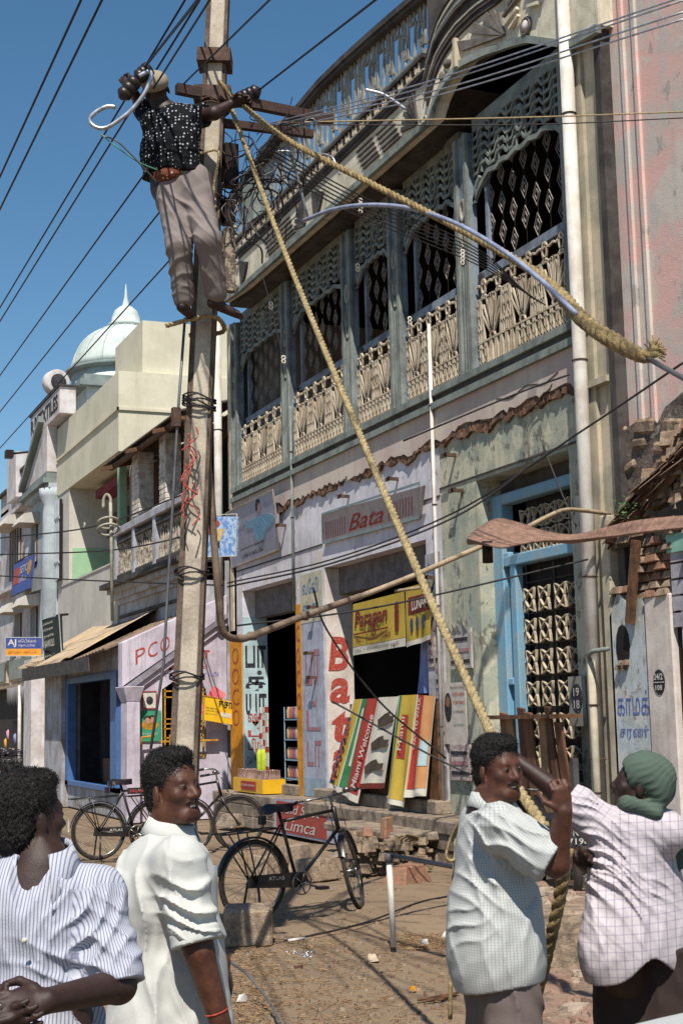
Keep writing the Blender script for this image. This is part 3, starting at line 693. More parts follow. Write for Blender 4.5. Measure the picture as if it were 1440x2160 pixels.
# street front, blue doorway
MB().box((5.86, 23.4, .0), (6.2, 31.0, .44)).build('shop_plinth', m_oldwall, ps, bevel=.02)
MB().box((5.72, 28.3, 0), (6.1, 30.0, 2.75)).build('front_pier', m_oldwall, ps)
MB().box((5.84, 23.4, 2.5), (6.1, 28.3, 2.9)).build('lintel_wall', m_oldwall, ps)
m_bluedoor = M('strong_blue_paint', '#48699a', '#42608e', scale=5, rough=.5, grain=.06)
mb = MB(); mb.box((5.80, 28.05, .44), (5.96, 28.3, 2.5)); mb.build('door_jamb', m_bluedoor, ps); MB().box((5.80, 24.05, .44), (5.96, 24.5, 2.5)).build('door_jamb', m_bluedoor, ps)
MB().box((5.80, 24.5, 2.38), (5.96, 28.05, 2.5)).build('door_head', m_bluedoor, ps); MB().box((5.80, 24.05, .44), (5.96, 28.3, .52)).build('door_sill', m_bluedoor, ps)
MB().box((5.9, 23.55, .44), (6.0, 23.98, 2.4)).build('shutter_frame', m_wood, ps)
for z in (.5, 1.1, 1.7): 
    mb = MB(); 
    for k in range(8): mb.box((5.885, 23.58 + k * .048, z), (5.9, 23.605 + k * .048, z + .52))
    mb.build('shutter_slats', m_jali, ps)
room('booth_interior', 23.45, 30.5, .45, 2.6, 6.1, 7.0, ps, M('grey_interior', '#5a5b66', '#484850', scale=3, streak=.3))
MB().box((6.1, 24.55, .5), (6.9, 25.4, 1.5)).build('counter', M('grey_counter', '#7f8590', '#6e737c', scale=4), ps)
MB().box((6.3, 25.6, .5), (6.9, 27.2, .95)).build('cabinet', m_wood, ps)
# roof
mb = MB(); R_ = 60; vs = []; fs = []
for i in range(R_ + 1):
    y = 23.43 + (31 - 23.43) * i / R_
    for k in range(5):
        u = k / 4; sagd = .10 * math.sin(i / R_ * math.pi) * (1 - u); vs.append((5.45 + u * 2.0, y, 2.84 + u * .82 - sagd + (.025 if i % 2 else 0)))
for i in range(R_):
    for k in range(4): a = i * 5 + k; fs.append((a, a + 1, a + 6, a + 5))
mb.add(vs, fs); rf = mb.build('sheet_roof', m_tile, ps, recalc=False)
rf.modifiers.new('thick', 'SOLIDIFY').thickness = .03
m_cloth = M('sun_bleached_canvas', '#b39d7f', '#9c8a74', scale=2, bump=.2)
mb = MB(); vs = []; fs = []
for i in range(25):
    y = 25.8 + 5.6 * i / 24
    for k in range(6):
        u = k / 5; vs.append((5.35 + u * 1.7, y, 2.80 + u * .95 + .035 * math.sin(i * .9) * (1 - u) - .09 * math.sin(i / 24 * math.pi)))
for i in range(24):
    for k in range(5): a = i * 6 + k; fs.append((a, a + 1, a + 7, a + 6))
mb.add(vs, fs, True); o = mb.build('canvas_sheet', m_cloth, None, recalc=False); o.modifiers.new('t', 'SOLIDIFY').thickness = .01
tag(o, 'pale tan canvas sheet spread over the phone shop roof', 'canvas')
mb = MB(); mb.hexa([(5.36, 24.2, 2.5), (5.38, 24.2, 2.5), (5.38, 30.6, 2.52), (5.36, 30.6, 2.52), (5.34, 24.2, 2.74), (5.36, 24.2, 2.74), (5.36, 30.6, 2.78), (5.34, 30.6, 2.78)]); mb.build('awning_valance', M('dark_awning_cloth', '#3e3a3a', '#55504c', scale=6), ps)
# ---------------------------------------------------------------- cream building
cb = thing('cream_building', 'plain cream concrete building with stepped upper blocks and a mint green balcony', 'building')
MB().box((7, 28.84, 7.25), (12, 35.3, 8.98)).build('upper_block', m_cream, cb)
MB().box((6.96, 28.80, 8.13), (7.0, 35.3, 8.19)).build('string_course', m_cream, cb); MB().box((6.96, 28.80, 8.13), (10.5, 28.84, 8.19)).build('string_course', m_cream, cb)
MB().box((7.56, 29.0, 8.98), (12, 31.45, 10.17)).build('rooftop_block', m_cream, cb)
MB().box((9.5, 28.9, 10.17), (12, 30, 10.2)).build('coping', m_cream, cb)
MB().box((7.3, 28.84, 5.0), (12, 29.1, 7.25)).build('side_wall', m_cream2, cb)
MB().box((10.0, 29.1, 4.9), (10.2, 35.3, 7.25)).build('balcony_back_wall', m_cream2, cb)
MB().box((7.0, 29.0, 4.93), (7.12, 35.2, 4.97)).build('balcony_coping', m_cream2, cb)
MB().box((7.02, 29.0, 2.0), (7.3, 35.2, 4.93)).build('balcony_front', m_cream2, cb)
MB().box((7.02, 29.0, 0), (8, 35.2, 2.0)).build('base_wall', m_cream2, cb)
MB().box((7.02, 33.9, 4.97), (10.0, 35.2, 7.25)).build('far_return_wall', m_cream2, cb); MB().box((7.1, 33.88, 4.97), (10.0, 33.898, 5.8)).build('mint_dado', m_mint, cb)
MB().box((7.05, 28.95, 4.97), (7.2, 29.15, 7.2)).build('mint_post', m_mint, cb)
MB().box((9.96, 29.1, 4.97), (9.998, 33.88, 5.9)).build('mint_dado', m_mint, cb)
MB().box((9.94, 30.2, 5.95), (9.998, 31.4, 7.1)).build('doorway', m_wood, cb)
MB().box((7.0, 35.2, 4.9), (7.1, 35.3, 7.3)).build('edge_strip', m_mint, cb)
o = MB().box((7.5, 31.0, 6.9), (7.9, 33.2, 7.1)).build('maroon_awning', M('maroon_cloth', '#7d3440', '#682a38', scale=3), cb)
# ---------------------------------------------------------------- domed building beyond
m_domew = M('dome_white_paint', '#b9c3c0', '#a6b0ac', scale=1.5, streak=.3, dirt='#7c8580', grain=.03, bump=.05)
m_band = M('dome_grey_band', '#7f8a88', '#6c7674', scale=2)
dm = thing('domed_building', 'white building with ribbed dome and spire rising behind the cream building', 'building')
dc = at(262, 800, D=42); R0 = 1.62; dx, dy = dc.x + .05, dc.y
zD = at(262, 788, D=42).z; zT = at(262, 688, D=42).z
prof = [(R0 * 1.03, zD - .55), (R0 * 1.03, zD - .12), (R0 * 1.1, zD - .1), (R0 * 1.1, zD), (R0, zD + .02)]
mb = MB(); mb.lathe([(R0 * 1.0, zD - 6), (R0 * 1.0, zD - .1)], (dx, dy, 0), 32); mb.build('dome_drum', m_domew, dm)
mb = MB(); mb.lathe([(R0 * .98, zD - .12), (R0 * 1.09, zD - .1), (R0 * 1.12, zD), (R0 * 1.05, zD + .04)], (dx, dy, 0), 32); mb.build('dome_cornice', m_band, dm)
hD = zT - zD; mb = MB()
pr = [(R0 * math.cos(a) * (1 - .12 * math.sin(a) ** 6), zD + .03 + hD * math.sin(a)) for a in [math.pi / 2 * i / 12 for i in range(12)]] + [(.32, zT + .0)]
mb.lathe(pr, (dx, dy, 0), 32); d0 = mb.build('dome_shell', m_domew, dm)
for k in range(16):
    a = 2 * math.pi * k / 16 + .1; MB().tube([(dx + (r + .01) * math.cos(a), dy + (r + .01) * math.sin(a), z) for r, z in pr], .022, 5).build('dome_rib', m_domew, d0)
mb = MB(); mb.lathe([(.52, zT - .05), (.56, zT + .02), (.5, zT + .08), (.44, zT + .1), (.42, zT + .3), (.34, zT + .48), (.2, zT + .6), (.12, zT + .64), (.10, zT + .7), (.05, zT + .95), (.005, zT + 1.35)], (dx, dy, 0), 20); mb.build('dome_spire', m_domew, dm)
mb = MB(); a = at(152, 815, D=40); mb.box((a.x + .3, a.y - .6, 7), (a.x + 4, a.y + 4, zD - .95)); mb.build('tower_block', m_domew, dm)
mb = MB(); mb.box((a.x + .05, a.y - .85, zD - .95), (a.x + 4.2, a.y + 4.2, zD - .78)); mb.box((a.x + .2, a.y - .7, zD - .777), (a.x + 4.1, a.y + 4.1, zD - .6)); mb.build('tower_cornice', m_band, dm)
# rooftop sign box and round drum, on the street edge of the white buildings
sb = thing('rooftop_sign', 'long white rooftop sign box with dark raised lettering under the dome', 'sign')
MB().box((6.75, 33.8, 9.08), (7.15, 37.7, 9.75)).build('sign_box', m_white, sb, bevel=.01)
txt('R.RTEXTILES', FX(6.745), -37.6, 9.22, 3.6, .40, m_blackpaint, sb, bold=.03, shear=-.05)
MB().box((6.72, 33.75, 9.75), (7.2, 37.75, 9.79)).build('sign_lip', m_dgrey, sb)
o = MB().lathe([(.30, -.16), (.34, -.14), (.34, .12), (.28, .14)], n=20, ax='Y').build('drum_case', m_white, None); o.name = 'round_clock_case'
o.location = at(118, 808, D=36); o.rotation_euler = (0, 0, .25); tag(o, 'round white drum standing on top of the rooftop sign', 'clock'); MB().lathe([(.0, -.18), (.2, -.18), (.22, -.165)], n=16, ax='Y').build('clock_face', m_blackpaint, o)
MB().tube([(6.9, 38.0, 8.9), (6.3, 38.3, 8.85)], .03).build('bracket', m_iron, sb); MB().box((6.2, 38.2, 8.75), (6.4, 38.5, 8.95)).build('floodlight', m_iron, sb)
# pilastered narrow building with pediment
m_blw = M('bluish_white_paint', '#adb6bb', '#98a1a6', scale=2, streak=.4, dirt='#79807e', grain=.05)
pb = thing('pediment_building', 'narrow bluish white building with a triangular pediment and tall column', 'building')
MB().box((7.0, 35.35, 0), (9.5, 38.9, 9.0)).build('front_wall', m_blw, pb)
MB().prism([(6.75, 35.36, 7.9), (6.75, 38.4, 7.9), (6.75, 35.9, 9.1), (6.75, 35.36, 9.1)], (.25, 0, 0)).build('pediment', m_white, pb)
mb = MB(); mb.hexa([(6.6, 38.6, 7.85), (6.98, 38.6, 7.85), (6.98, 35.8, 9.25), (6.6, 35.8, 9.25), (6.6, 38.6, 7.99), (6.98, 38.6, 7.99), (6.98, 35.8, 9.4), (6.6, 35.8, 9.4)]); mb.build('pediment_rake', m_band, pb)
for z0, z1, o_ in ((7.5, 7.62, .2), (7.622, 7.75, .34), (7.752, 7.88, .26)): MB().box((7 - o_, 35.36, z0), (7.0, 38.6 + o_, z1)).build('entablature', m_band if z0 > 7.6 else m_blw, pb)
mb = MB(); mb.lathe([(.28, .4), (.26, 6.9), (.24, 7.1), (.34, 7.3), (.36, 7.5)], (6.98, 35.7, 0), 16); mb.build('column', m_blw, pb)
mb = MB(); mb.box((6.96, 36.9, 2.6), (7.0, 37.8, 6.9)); w0 = None
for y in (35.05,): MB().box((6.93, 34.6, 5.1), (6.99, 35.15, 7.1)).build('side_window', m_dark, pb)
mb = MB(); 
for y in (34.66, 34.85, 35.05): mb.box((6.9, y, 5.1), (6.93, y + .05, 7.1))
for z in (5.5, 6.6): mb.box((6.9, 34.6, z), (6.93, 35.15, z + .06))
mb.build('window_bars', m_blw, pb)
txt('ச', FX(6.9), -35.2, 4.0, .2, .3, m_yel, pb)
# white far building with stepped parapet
wb = thing('stepped_white_building', 'white building with stepped rounded parapet and hooded windows at the far left', 'building')
MB().box((7.0, 38.9, 2.7), (12, 44, 8.0)).build('front_wall', m_white, wb)
MB().box((7.0, 38.9, 8.0), (7.35, 41.0, 8.7)).build('parapet', m_white, wb); MB().box((6.9, 38.85, 8.7), (7.4, 41.1, 8.78)).build('parapet_cap', m_dgrey, wb)
MB().box((6.8, 40.2, 8.0), (7.6, 41.7, 9.3)).build('parapet_step', m_white, wb); MB().box((7.0, 41.7, 8.0), (7.35, 42.6, 9.45)).build('parapet_step', m_white, wb)
MB().box((7.0, 42.6, 7.9), (7.35, 44, 8.5)).build('parapet_step', m_white, wb); MB().box((6.9, 42.5, 8.5), (7.4, 44.1, 8.58)).build('parapet_cap', m_dgrey, wb)
for (y0, y1, z0, z1) in ((40.1, 42.2, 5.75, 7.2), (37.6, 38.7, 5.9, 6.9), (39.9, 41.2, 3.3, 4.7), (37.5, 38.7, 3.2, 4.7)):
    par = wb if y0 > 38.8 else pb
    w_ = MB().box((6.96, y0 + .25, z0), (7.0, y1 - .1, z1)).build('window', m_wood, par)
    mb = MB(); 
    for k in range(4): mb.box((6.94, y0 + .3 + k * (y1 - y0 - .45) / 4, z0), (6.96, y0 + .34 + k * (y1 - y0 - .45) / 4, z1))
    mb.build('window_bars', m_blw, w_)
    MB().hexa([(6.45, y0, z1 + .0), (7, y0, z1 + .0), (7, y1, z1 + .0), (6.45, y1, z1 + .0), (6.6, y0, z1 + .25), (7, y0, z1 + .32), (7, y1, z1 + .32), (6.6, y1, z1 + .25)]).build('window_hood', m_cream2, par)
for z in (5.4, 7.55): MB().box((6.75, 38.9, z), (7.0, 44, z + .1)).build('ledge', m_white, wb)
MB().box((7.0, 38.9, 0), (12, 44, 2.7)).build('ground_floor_wall', M('dim_shop_front', '#3a302b', '#2a2422', scale=3), wb)
fb = thing('far_cream_house', 'distant cream and brown house at the end of the street', 'house')
MB().box((5.4, 62, 0), (16, 75, 5.3)).build('lower_wall', m_brickbare, fb); MB().box((5.4, 62, 5.3), (16, 75, 7.2)).build('upper_wall', m_cream, fb)
MB().prism([(5.0, 61.5, 7.9), (16, 61.5, 7.9), (16, 61.5, 8.3), (5.6, 61.5, 8.7)], (0, 10, 0)).build('roof', m_tin, fb)
# open shop with display boards (far left)
fs_ = thing('roadside_stall', 'dark open shopfront with wooden display boards and fringed awning at the far left', 'stall')
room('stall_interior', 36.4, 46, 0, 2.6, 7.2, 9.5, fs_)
mb = MB(); mb.box((6.4, 35.3, 0), (7.3, 36.3, 3.2)); mb.build('end_wall', m_white, fs_)
MB().box((6.75, 36.3, 2.62), (6.95, 46, 2.7)).build('awning_beam', M('bamboo_pole', '#a5917a', '#8c7962', scale=4), fs_)
for y0, y1 in ((38.0, 41.6), (42.0, 45.5)):
    MB().box((6.9, y0, 2.8), (7.0, y1, 3.45)).build('board_frame', m_jali, fs_); MB().box((6.87, y0 + .15, 2.86), (6.9, y1 - .15, 3.4)).build('board_panel', M('glass_board', '#545a66', '#403a38', scale=2, rough=.25, lo=.45, hi=.5), fs_)
mb = MB()
for k in range(26): 
    y = 37.3 + k * .14; mb.add([(6.74, y, 2.62), (6.74, y + .13, 2.62), (6.74, y + .065, 2.2 - .05 * (k % 3))], [(0, 1, 2)])
mb.build('cloth_fringe', m_white, fs_, recalc=False)
MB().tube([(6.75, 38.9, 0), (6.75, 38.9, 2.65)], .05).build('awning_pole', m_pipe, fs_)
for y, z, c in ((42.2, 1.3, '#d9a0b0'), (42.6, 1.05, '#d8a040'), (37.2, 1.75, '#c87a8a'), (41.0, 1.2, '#8a90c0')):
    MB().lathe([(.02, -.2), (.14, -.1), (.16, .1), (.04, .25)], (7.1, y, z), 8).build('hanging_bag', M('bag' + c, c, scale=9), fs_)

# ---------------------------------------------------------------- street signs
def board(name, label, cat, p, mat, frame=None, th=.04, group=None, fm=None):
    """p = bottom-left, bottom-right, top-right, top-left world points; returns object and frame"""
    p = [Vector(q) for q in p]; n = (p[1] - p[0]).cross(p[3] - p[0]).normalized(); p[2] = p[2] - n * (p[2] - p[0]).dot(n)
    o = MB().prism([q - n * th for q in p], n * th).build(name, mat, None); tag(o, label, cat, group); F_ = quad(*p)
    if frame:
        mb = MB(); w_ = (p[1] - p[0]).length; h = (p[3] - p[0]).length; strip(mb, F_, [(0, 0), (w_, 0), (w_, h), (0, h)], frame, -.01, .012, True); mb.build('frame', fm or m_dgrey, o)
    return o, F_
def A(X, *pts): return [at(px, py, X=X) for px, py in pts]
o, f = board('shop_sign', 'small white and orange sign lettered AJ hanging at far left', 'sign', [at(12, 1384, D=36), at(90, 1384, D=36), at(90, 1345, D=36), at(12, 1345, D=36)], m_whitelet, .02, fm=m_blw)
W_ = .94; MB()
mb = MB(); rect(mb, f, .0, .19, .92, .46, 0, .006); mb.build('blue_half', M('sign_blue', '#34407e', '#3c4a88', scale=6), o)
mb = MB(); rect(mb, f, .0, .0, .92, .18, 0, .006); mb.build('orange_half', M('sign_orange', '#cf8f2c', '#c4822a', scale=6), o)
txt('AJ', f, .05, .22, .22, .2, m_whitelet, o, d=.01, bold=.02); txt('மெடிக்கல்', f, .32, .34, .45, .09, m_whitelet, o, d=.01); txt('ஷாப்பிங்', f, .32, .22, .42, .09, m_whitelet, o, d=.01); txt('திருமண மண்டபம்', f, .07, .05, .7, .08, m_red, o, d=.01)
o, f = board('shop_sign', 'black painted board with pale lettering hung over the street', 'sign', [at(94, 1400, D=30), at(131, 1388, D=29.6), at(131, 1297, D=29.6), at(88, 1308, D=30)], M('sign_black', '#26302f', '#1d2423', scale=4), .02, fm=m_blw)
for i, (s, z, h) in enumerate((('அம்மன்', .78, .06), ('ஸ்ரீ கிருஷ்ணா', .64, .08), ('துணிக்', .5, .08), ('JAWULI', .26, .2), ('கடை ஈரோடு', .1, .07))): txt(s, f, .04, z, .34, h, m_whitelet, o, d=.006)
MB().tube([at(120, 1298, D=29.8), at(143, 1296, D=30.2)], .03, 4).build('bracket', m_iron, o)
o, f = board('shop_sign', 'blue signboard with a red block on the white building', 'sign', [(6.62, 39.7, 5.1), (6.62, 36.8, 5.08), (6.72, 36.8, 5.96), (6.72, 39.7, 6.04)], M('sign_blue2', '#3d4f8c', '#44578e', scale=6), .03)
mb = MB(); rect(mb, f, .15, .3, .9, .75, 0, .008); mb.build('red_block', m_red, o); txt('SETC', f, 1.0, .55, 1.1, .2, m_whitelet, o); txt('office', f, 1.0, .3, 1.1, .16, m_whitelet, o); mb = MB(); poly(mb, f, ell((2.4, .6), .25, .2, 14), 0, .008); mb.build('round_seal', m_yel, o)
o, f = board('shop_sign', 'small yellow and maroon sign lettered GRN on the mint balcony', 'sign', [(7.95, 34.6, 6.1), (7.95, 31.9, 6.05), (7.98, 31.9, 6.55), (7.98, 34.6, 6.6)], M('sign_maroon', '#6a4030', '#5c3626', scale=6), .03)
mb = MB(); rect(mb, f, 0.05, .03, 1.2, .45, 0, .006); mb.build('yellow_block', m_yel, o); txt('GRN', f, .15, .08, .95, .32, m_blackpaint, o, d=.01, bold=.02); txt('TAILORS', f, 1.35, .2, 1.2, .15, m_yel, o, d=.01)
# ---------------------------------------------------------------- ground
def gz(x, y):
    return 0.02 * math.sin(x * 1.7 + y * .9) + .015 * math.sin(x * 3.1 - y * 2.3) + .03 * math.exp(-((x - 6.6) ** 2 + (y - 13.6) ** 2) / 2)
def axis(lo, hi, step, far):
    a = list(np.arange(lo, hi, step)); d = step; x = lo; L_ = []
    while x > -far: d *= 1.5; x -= d; L_.append(x)
    x = a[-1]; d = step; R2 = []
    while x < far: d *= 1.5; x += d; R2.append(x)
    return L_[::-1] + a + R2
gx, gy = axis(0, 8.2, .05, 500), axis(4, 20, .06, 600)
vs = []; r = random.Random(5)
for y in gy:
    for x in gx:
        near = 0 <= x <= 8.2 and 4 <= y <= 22
        vs.append((x, y, (gz(x, y) + r.uniform(-.004, .004) - .02) if near else -.02))
n = len(gx); fs = [(j * n + i, j * n + i + 1, (j + 1) * n + i + 1, (j + 1) * n + i) for j in range(len(gy) - 1) for i in range(n - 1)]
t = NT('trodden_sandy_earth'); p = t.pos()
n1 = t.noise(p, .8, 6, .65); n2 = t.noise(p, 9, 6, .7); n3 = t.noise(p, 55, 3, .7); n4 = t.noise(p, 2.6, 5, .6)
c = t.mix(t.ramp(n1, .35, .65), L('#85745f'), L('#746454')); c = t.mix(t.ramp(n4, .55, .68, 0, .55), c, L('#5c483a')); c = t.mix(t.ramp(n2, .58, .72, 0, .6), c, L('#544236'))
c = t.mix(t.ramp(n3, .62, .7, 0, .55), c, L('#55412f')); c = t.mix(t.ramp(n3, .3, .36, .4, 0), c, L('#a18c74'))
t.link(c, t.b.inputs['Base Color']); t.b.inputs['Roughness'].default_value = .95; t.b.inputs['Specular IOR Level'].default_value = .1
t.bump(t.math('ADD', n2, t.math('MULTIPLY', n3, .5)), .6, .03)
g = MB(); g.add(vs, fs, True); tag(g.build('ground', t.m, None, recalc=False), None, kind='structure')
# ---------------------------------------------------------------- pink wall and ruined house at right
pw = thing('pink_wall', 'tall pink rendered wall, flaking and water-stained, at the right edge', 'wall')
MB().box((XW, 5.0, 3.2), (XW + .4, 10.975, 13)).build('render', m_pink, pw)
for y in (10.72, 10.52): MB().box((XW - .03, y, 3.6), (XW, y + .05, 13)).build('render_fillet', m_pink, pw)
MB().tube([(XW - .06, 11.03, 3.4), (XW - .06, 11.03, 10)], .014).build('conduit', m_pipe, pw)
m_rubble = M('grey_brown_rubble', '#8c7a66', '#5d4e42', scale=7, bump=.7, grain=.3, gs=40)
m_brick = M('loose_red_brick', '#8d6450', '#7c6352', scale=9, bump=.6, grain=.25, gs=40)
m_bluewall = M('flaking_blue_wall', '#b0bac0', '#9ba09a', scale=3.5, streak=.5, dirt='#857a6e', grain=.1, chip='#c4bfb8', chipat=.54, chipscale=4)
rh = thing('ruined_house', 'half-collapsed low house with bare brick, broken tiled roof and flaking pale blue wall', 'house')
XR = 7.33
mb = MB(); mb.prism([(XR, 11.2, 0), (XR, 11.2, 2.5), (XR, 11.05, 2.72), (XR, 10.9, 2.6), (XR, 10.66, 2.64), (XR, 10.62, 0)], (.17, 0, 0)); mb.build('blue_wall', m_bluewall, rh)
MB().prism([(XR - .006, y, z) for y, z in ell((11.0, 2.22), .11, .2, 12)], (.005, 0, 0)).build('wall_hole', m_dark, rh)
for k in range(6): MB().rock((XR - .02, 11.06 - .025 * k, 2.03 + .02 * (k % 3)), (.05, .06, .05), k).build('brick', m_rubble, rh)
MB().box((XR - .02, 10.22, 0), (XR + .1, 10.62, 2.64)).build('white_pillar', m_jwhite, rh, bevel=.015)
MB().box((XR + .03, 8.0, 0), (XW, 9.85, 3.2)).build('door_wall', M('grey_lilac_boards', '#9d98a0', '#857f86', scale=3, streak=.4), rh)
MB().box((XR, 9.95, 0), (XR + .14, 10.12, 2.5)).build('door_post', m_jwhite, rh, bevel=.02)
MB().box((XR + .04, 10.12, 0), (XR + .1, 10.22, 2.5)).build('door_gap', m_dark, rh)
mb = MB(); strip(mb, FX(XR), [(-9.9, .4), (-9.9, 2.02), (-9.2, 2.02), (-9.2, .4)], .05, 0, .04); mb.build('red_frame', m_cokered, rh)
for k in range(5): MB().box((XR - .01, 9.0, 2.34 + k * .14), (XR + .04, 10.2, 2.46 + k * .14)).build('board', M('lilac_board', '#a7a2aa', '#8c878d', scale=4, streak=.3), rh)
MB().box((XR - .03, 9.0, 2.98), (XR + .02, 10.22, 3.14)).build('green_board', M('turquoise_board', '#7fae9e', '#6f988a', scale=4), rh)
# bare mortar above the fallen roof
mp_ = [at(x, y, X=7.466) for x, y in ((1296, 1080), (1299, 1000), (1303, 960), (1316, 945), (1322, 905), (1345, 888), (1372, 880), (1388, 893), (1405, 858), (1425, 842), (1440, 828), (1500, 790), (1500, 1080))]
MB().prism(mp_, (-.012, 0, 0)).build('bare_mortar', M('sooty_mortar', '#6b5f56', '#453d39', scale=5, bump=.9, grain=.3, gs=25, streak=.4, dirt='#332d2a', chip='#8b8178', chipat=.58), rh)
for px_, py_, s_ in ((1312, 910, .16), (1360, 900, .3), (1350, 935, .22), (1330, 985, .2), (1420, 900, .3), (1395, 945, .22)):
    a = at(px_, py_, X=7.46); MB().obox(a, (.07, s_, s_ * .5), Matrix.Rotation(rnd.uniform(-.3, .3), 3, 'X')).build('stone', m_rubble, rh, bevel=.03)
# broken brickwork
for row in range(7):
    z = 2.62 + row * .078; y = 11.2 - (row % 2) * .05
    while y > 10.28:
        l_ = .2 * rnd.uniform(.75, 1.1); inhole = 10.72 < y - l_ / 2 < 11.12 and 2.76 < z < 3.1
        if not inhole: MB().rock((XR + .06 + rnd.uniform(-.045, .03), y - l_ / 2, z + .035), (.13, (l_ - .012) * 1.08, .068), rnd.uniform(-.12, .12), .10).build('brick', m_brick if rnd.random() < .42 else m_rubble, rh, bevel=.006)
        y -= l_
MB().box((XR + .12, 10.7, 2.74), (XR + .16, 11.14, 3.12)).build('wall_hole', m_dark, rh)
o = MB().obox((XR - .05, 10.72, 2.78), (.05, .09, .75), Matrix.Rotation(.22, 3, 'X')).build('leaning_plank', m_wood, rh)
# collapsed roof: heap, tiles, stones, beam
mb = MB(); prof = [(11.15, 3.18), (11.12, 3.4), (11.0, 3.5), (10.8, 3.62), (10.6, 3.78), (10.35, 3.9), (10.1, 4.05), (9.8, 4.3), (9.3, 4.7), (8.5, 5.2), (8.5, 3.1), (11.15, 3.1)]
mb.prism([(XR + .1, a, b) for a, b in prof], (.16, 0, 0)); mb.build('debris_core', m_rubble, rh)
for k in range(170):
    y = rnd.uniform(9.4, 11.12); top = np.interp(y, [8.5, 9.8, 10.35, 10.8, 11.12], [5.2, 4.3, 3.9, 3.62, 3.35]); z = rnd.uniform(3.14, top)
    s = rnd.uniform(.05, .16); MB().rock((XR + .08 - rnd.uniform(0, .1) * (top - z + .1), y, z), (s, s * rnd.uniform(.8, 1.6), s * rnd.uniform(.5, .9)), rnd.uniform(0, 6)).build('stone', m_rubble if rnd.random() < .9 else m_brick, rh)
m_clay = M('clay_roof_tile', '#715548', '#6a5c50', scale=12, bump=.4, grain=.2)
for k in range(30):
    row = k // 10; i = k % 10; u = i / 9; y = 10.85 - u * 1.3 + rnd.uniform(-.03, .03); z = 3.36 + u * .62 + row * .075 - .1 + rnd.uniform(-.015, .015)
    mb = MB(); P = [(.05 * math.cos(a), .05 * math.sin(a)) for a in [math.pi * j / 6 for j in range(7)]]
    ln = rnd.uniform(.2, .34); rt = Matrix.Rotation(-.45 + rnd.uniform(-.15, .15), 3, 'X') @ Matrix.Rotation(rnd.uniform(-.3, .3), 3, 'Z')
    for side in (0, 1): pass
    vs = [rt @ Vector((p[0] * s, j * ln, p[1] * s * .6)) for j in (0, 1) for s in (1, .82) for p in P]
    vs = [Vector((XR - .02 - rnd.uniform(0, .02), y, z)) + v for v in vs]; q = 7
    fs = [(a, a + 1, a + 15, a + 14) for a in range(6)] + [(a + 7, a + 8, a + 22, a + 21) for a in range(6)] + [(a, a + 1, a + 8, a + 7) for a in range(6)] + [(a + 14, a + 15, a + 22, a + 21) for a in range(6)]
    mb.add(vs, fs); mb.build('roof_tile', m_clay, rh)
MB().hexa([(XR - .08, 10.3, 3.2), (XR + .05, 10.3, 3.2), (XR + .05, 8.6, 3.42), (XR - .08, 8.6, 3.42), (XR - .08, 10.3, 3.34), (XR + .05, 10.3, 3.34), (XR + .05, 8.6, 3.6), (XR - .08, 8.6, 3.6)]).build('roof_beam', m_iron, rh)
MB().lathe([(.02, -.09), (.1, -.06), (.115, 0), (.1, .05), (.03, .07)], (XR - .02, 11.02, 3.28), 14, 'X').build('round_stone', m_rubble, rh)
m_leaf = M('weed_leaves', '#4a6a34', '#33502a', scale=20, rough=.6)
mb = MB(); r = random.Random(3)
for k in range(130):
    a = r.uniform(0, 6.3); c = Vector((XR - .06 - r.uniform(0, .08), 10.72 + r.gauss(0, .09), 3.42 + r.gauss(0, .05))); d = Vector((r.uniform(-1, 1), r.uniform(-1, 1), r.uniform(-.2, 1))).normalized(); s = d.orthogonal().normalized()
    L2 = r.uniform(.025, .05); mb.add([c, c + d * L2 * .5 + s * L2 * .25, c + d * L2, c + d * L2 * .5 - s * L2 * .25], [(0, 1, 2, 3)])
o = mb.build('wall_weed', m_leaf, None, recalc=False); tag(o, 'small green weed growing from the broken tiled roof', 'plant')
# lettering on this wall
m_grafblue = M('blue_scrawl', '#4a5fa0', '#6874a4', scale=20, bump=0)
o = txt('காமக்', FX(XR), -11.14, 1.60, .5, .22, m_grafblue, rh); o = txt('சரண்', FX(XR), -11.12, 1.38, .46, .13, m_grafblue, rh)
mb = MB(); poly(mb, FX(XR - .022), ell((-10.44, 1.88), .085, .11, 18), 0, .004); pn = mb.build('number_plate', m_blackpaint, rh); txt('24/2', FX(XR - .027), -10.505, 1.9, .13, .055, m_whitelet, pn, bold=.02); txt('108', FX(XR - .027), -10.49, 1.81, .1, .045, m_whitelet, pn, bold=.02); mb = MB(); rect(mb, FX(XR - .027), -10.52, 1.875, -10.36, 1.882, 0, .002); mb.build('plate_rule', m_whitelet, pn)
# street door, frame and gate ------------------------------------------------
dr = thing('blue_street_door', 'tall doorway with sky blue frame and dark iron gate of cream ribbon motifs', 'door')
XD = 7.70
for (y0, y1, z0, z1, d) in ((13.80, 14.02, .56, 4.06, .0), (13.55, 13.68, .56, 3.34, .01), (12.06, 12.32, .56, 4.06, 0), (12.32, 13.80, 3.94, 4.06, .0), (12.32, 13.8, 3.24, 3.36, .0), (13.68, 13.8, 3.24, 3.4, .005), (13.68, 13.8, 1.94, 2.02, .005), (13.68, 13.80, .8, .9, .005)):
    MB().box((XD - .02 + d, y0, z0), (XD + .14, y1, z1)).build('frame_bar', m_bluep, dr, bevel=.012)
MB().box((XD + .05, 13.68, .9), (XD + .08, 13.80, 3.24)).build('slot_panel', M('dull_blue_panel', '#4d7c9a', '#5c7f92', scale=6), dr)
MB().box((XD + .1, 12.1, 4.06), (XD + .16, 14.0, 4.24)).build('head_panel', m_dgrey, dr)
MB().box((XD + .16, 12.3, .56), (XD + .18, 13.56, 4.0)).build('dark_backing', m_dark, dr)
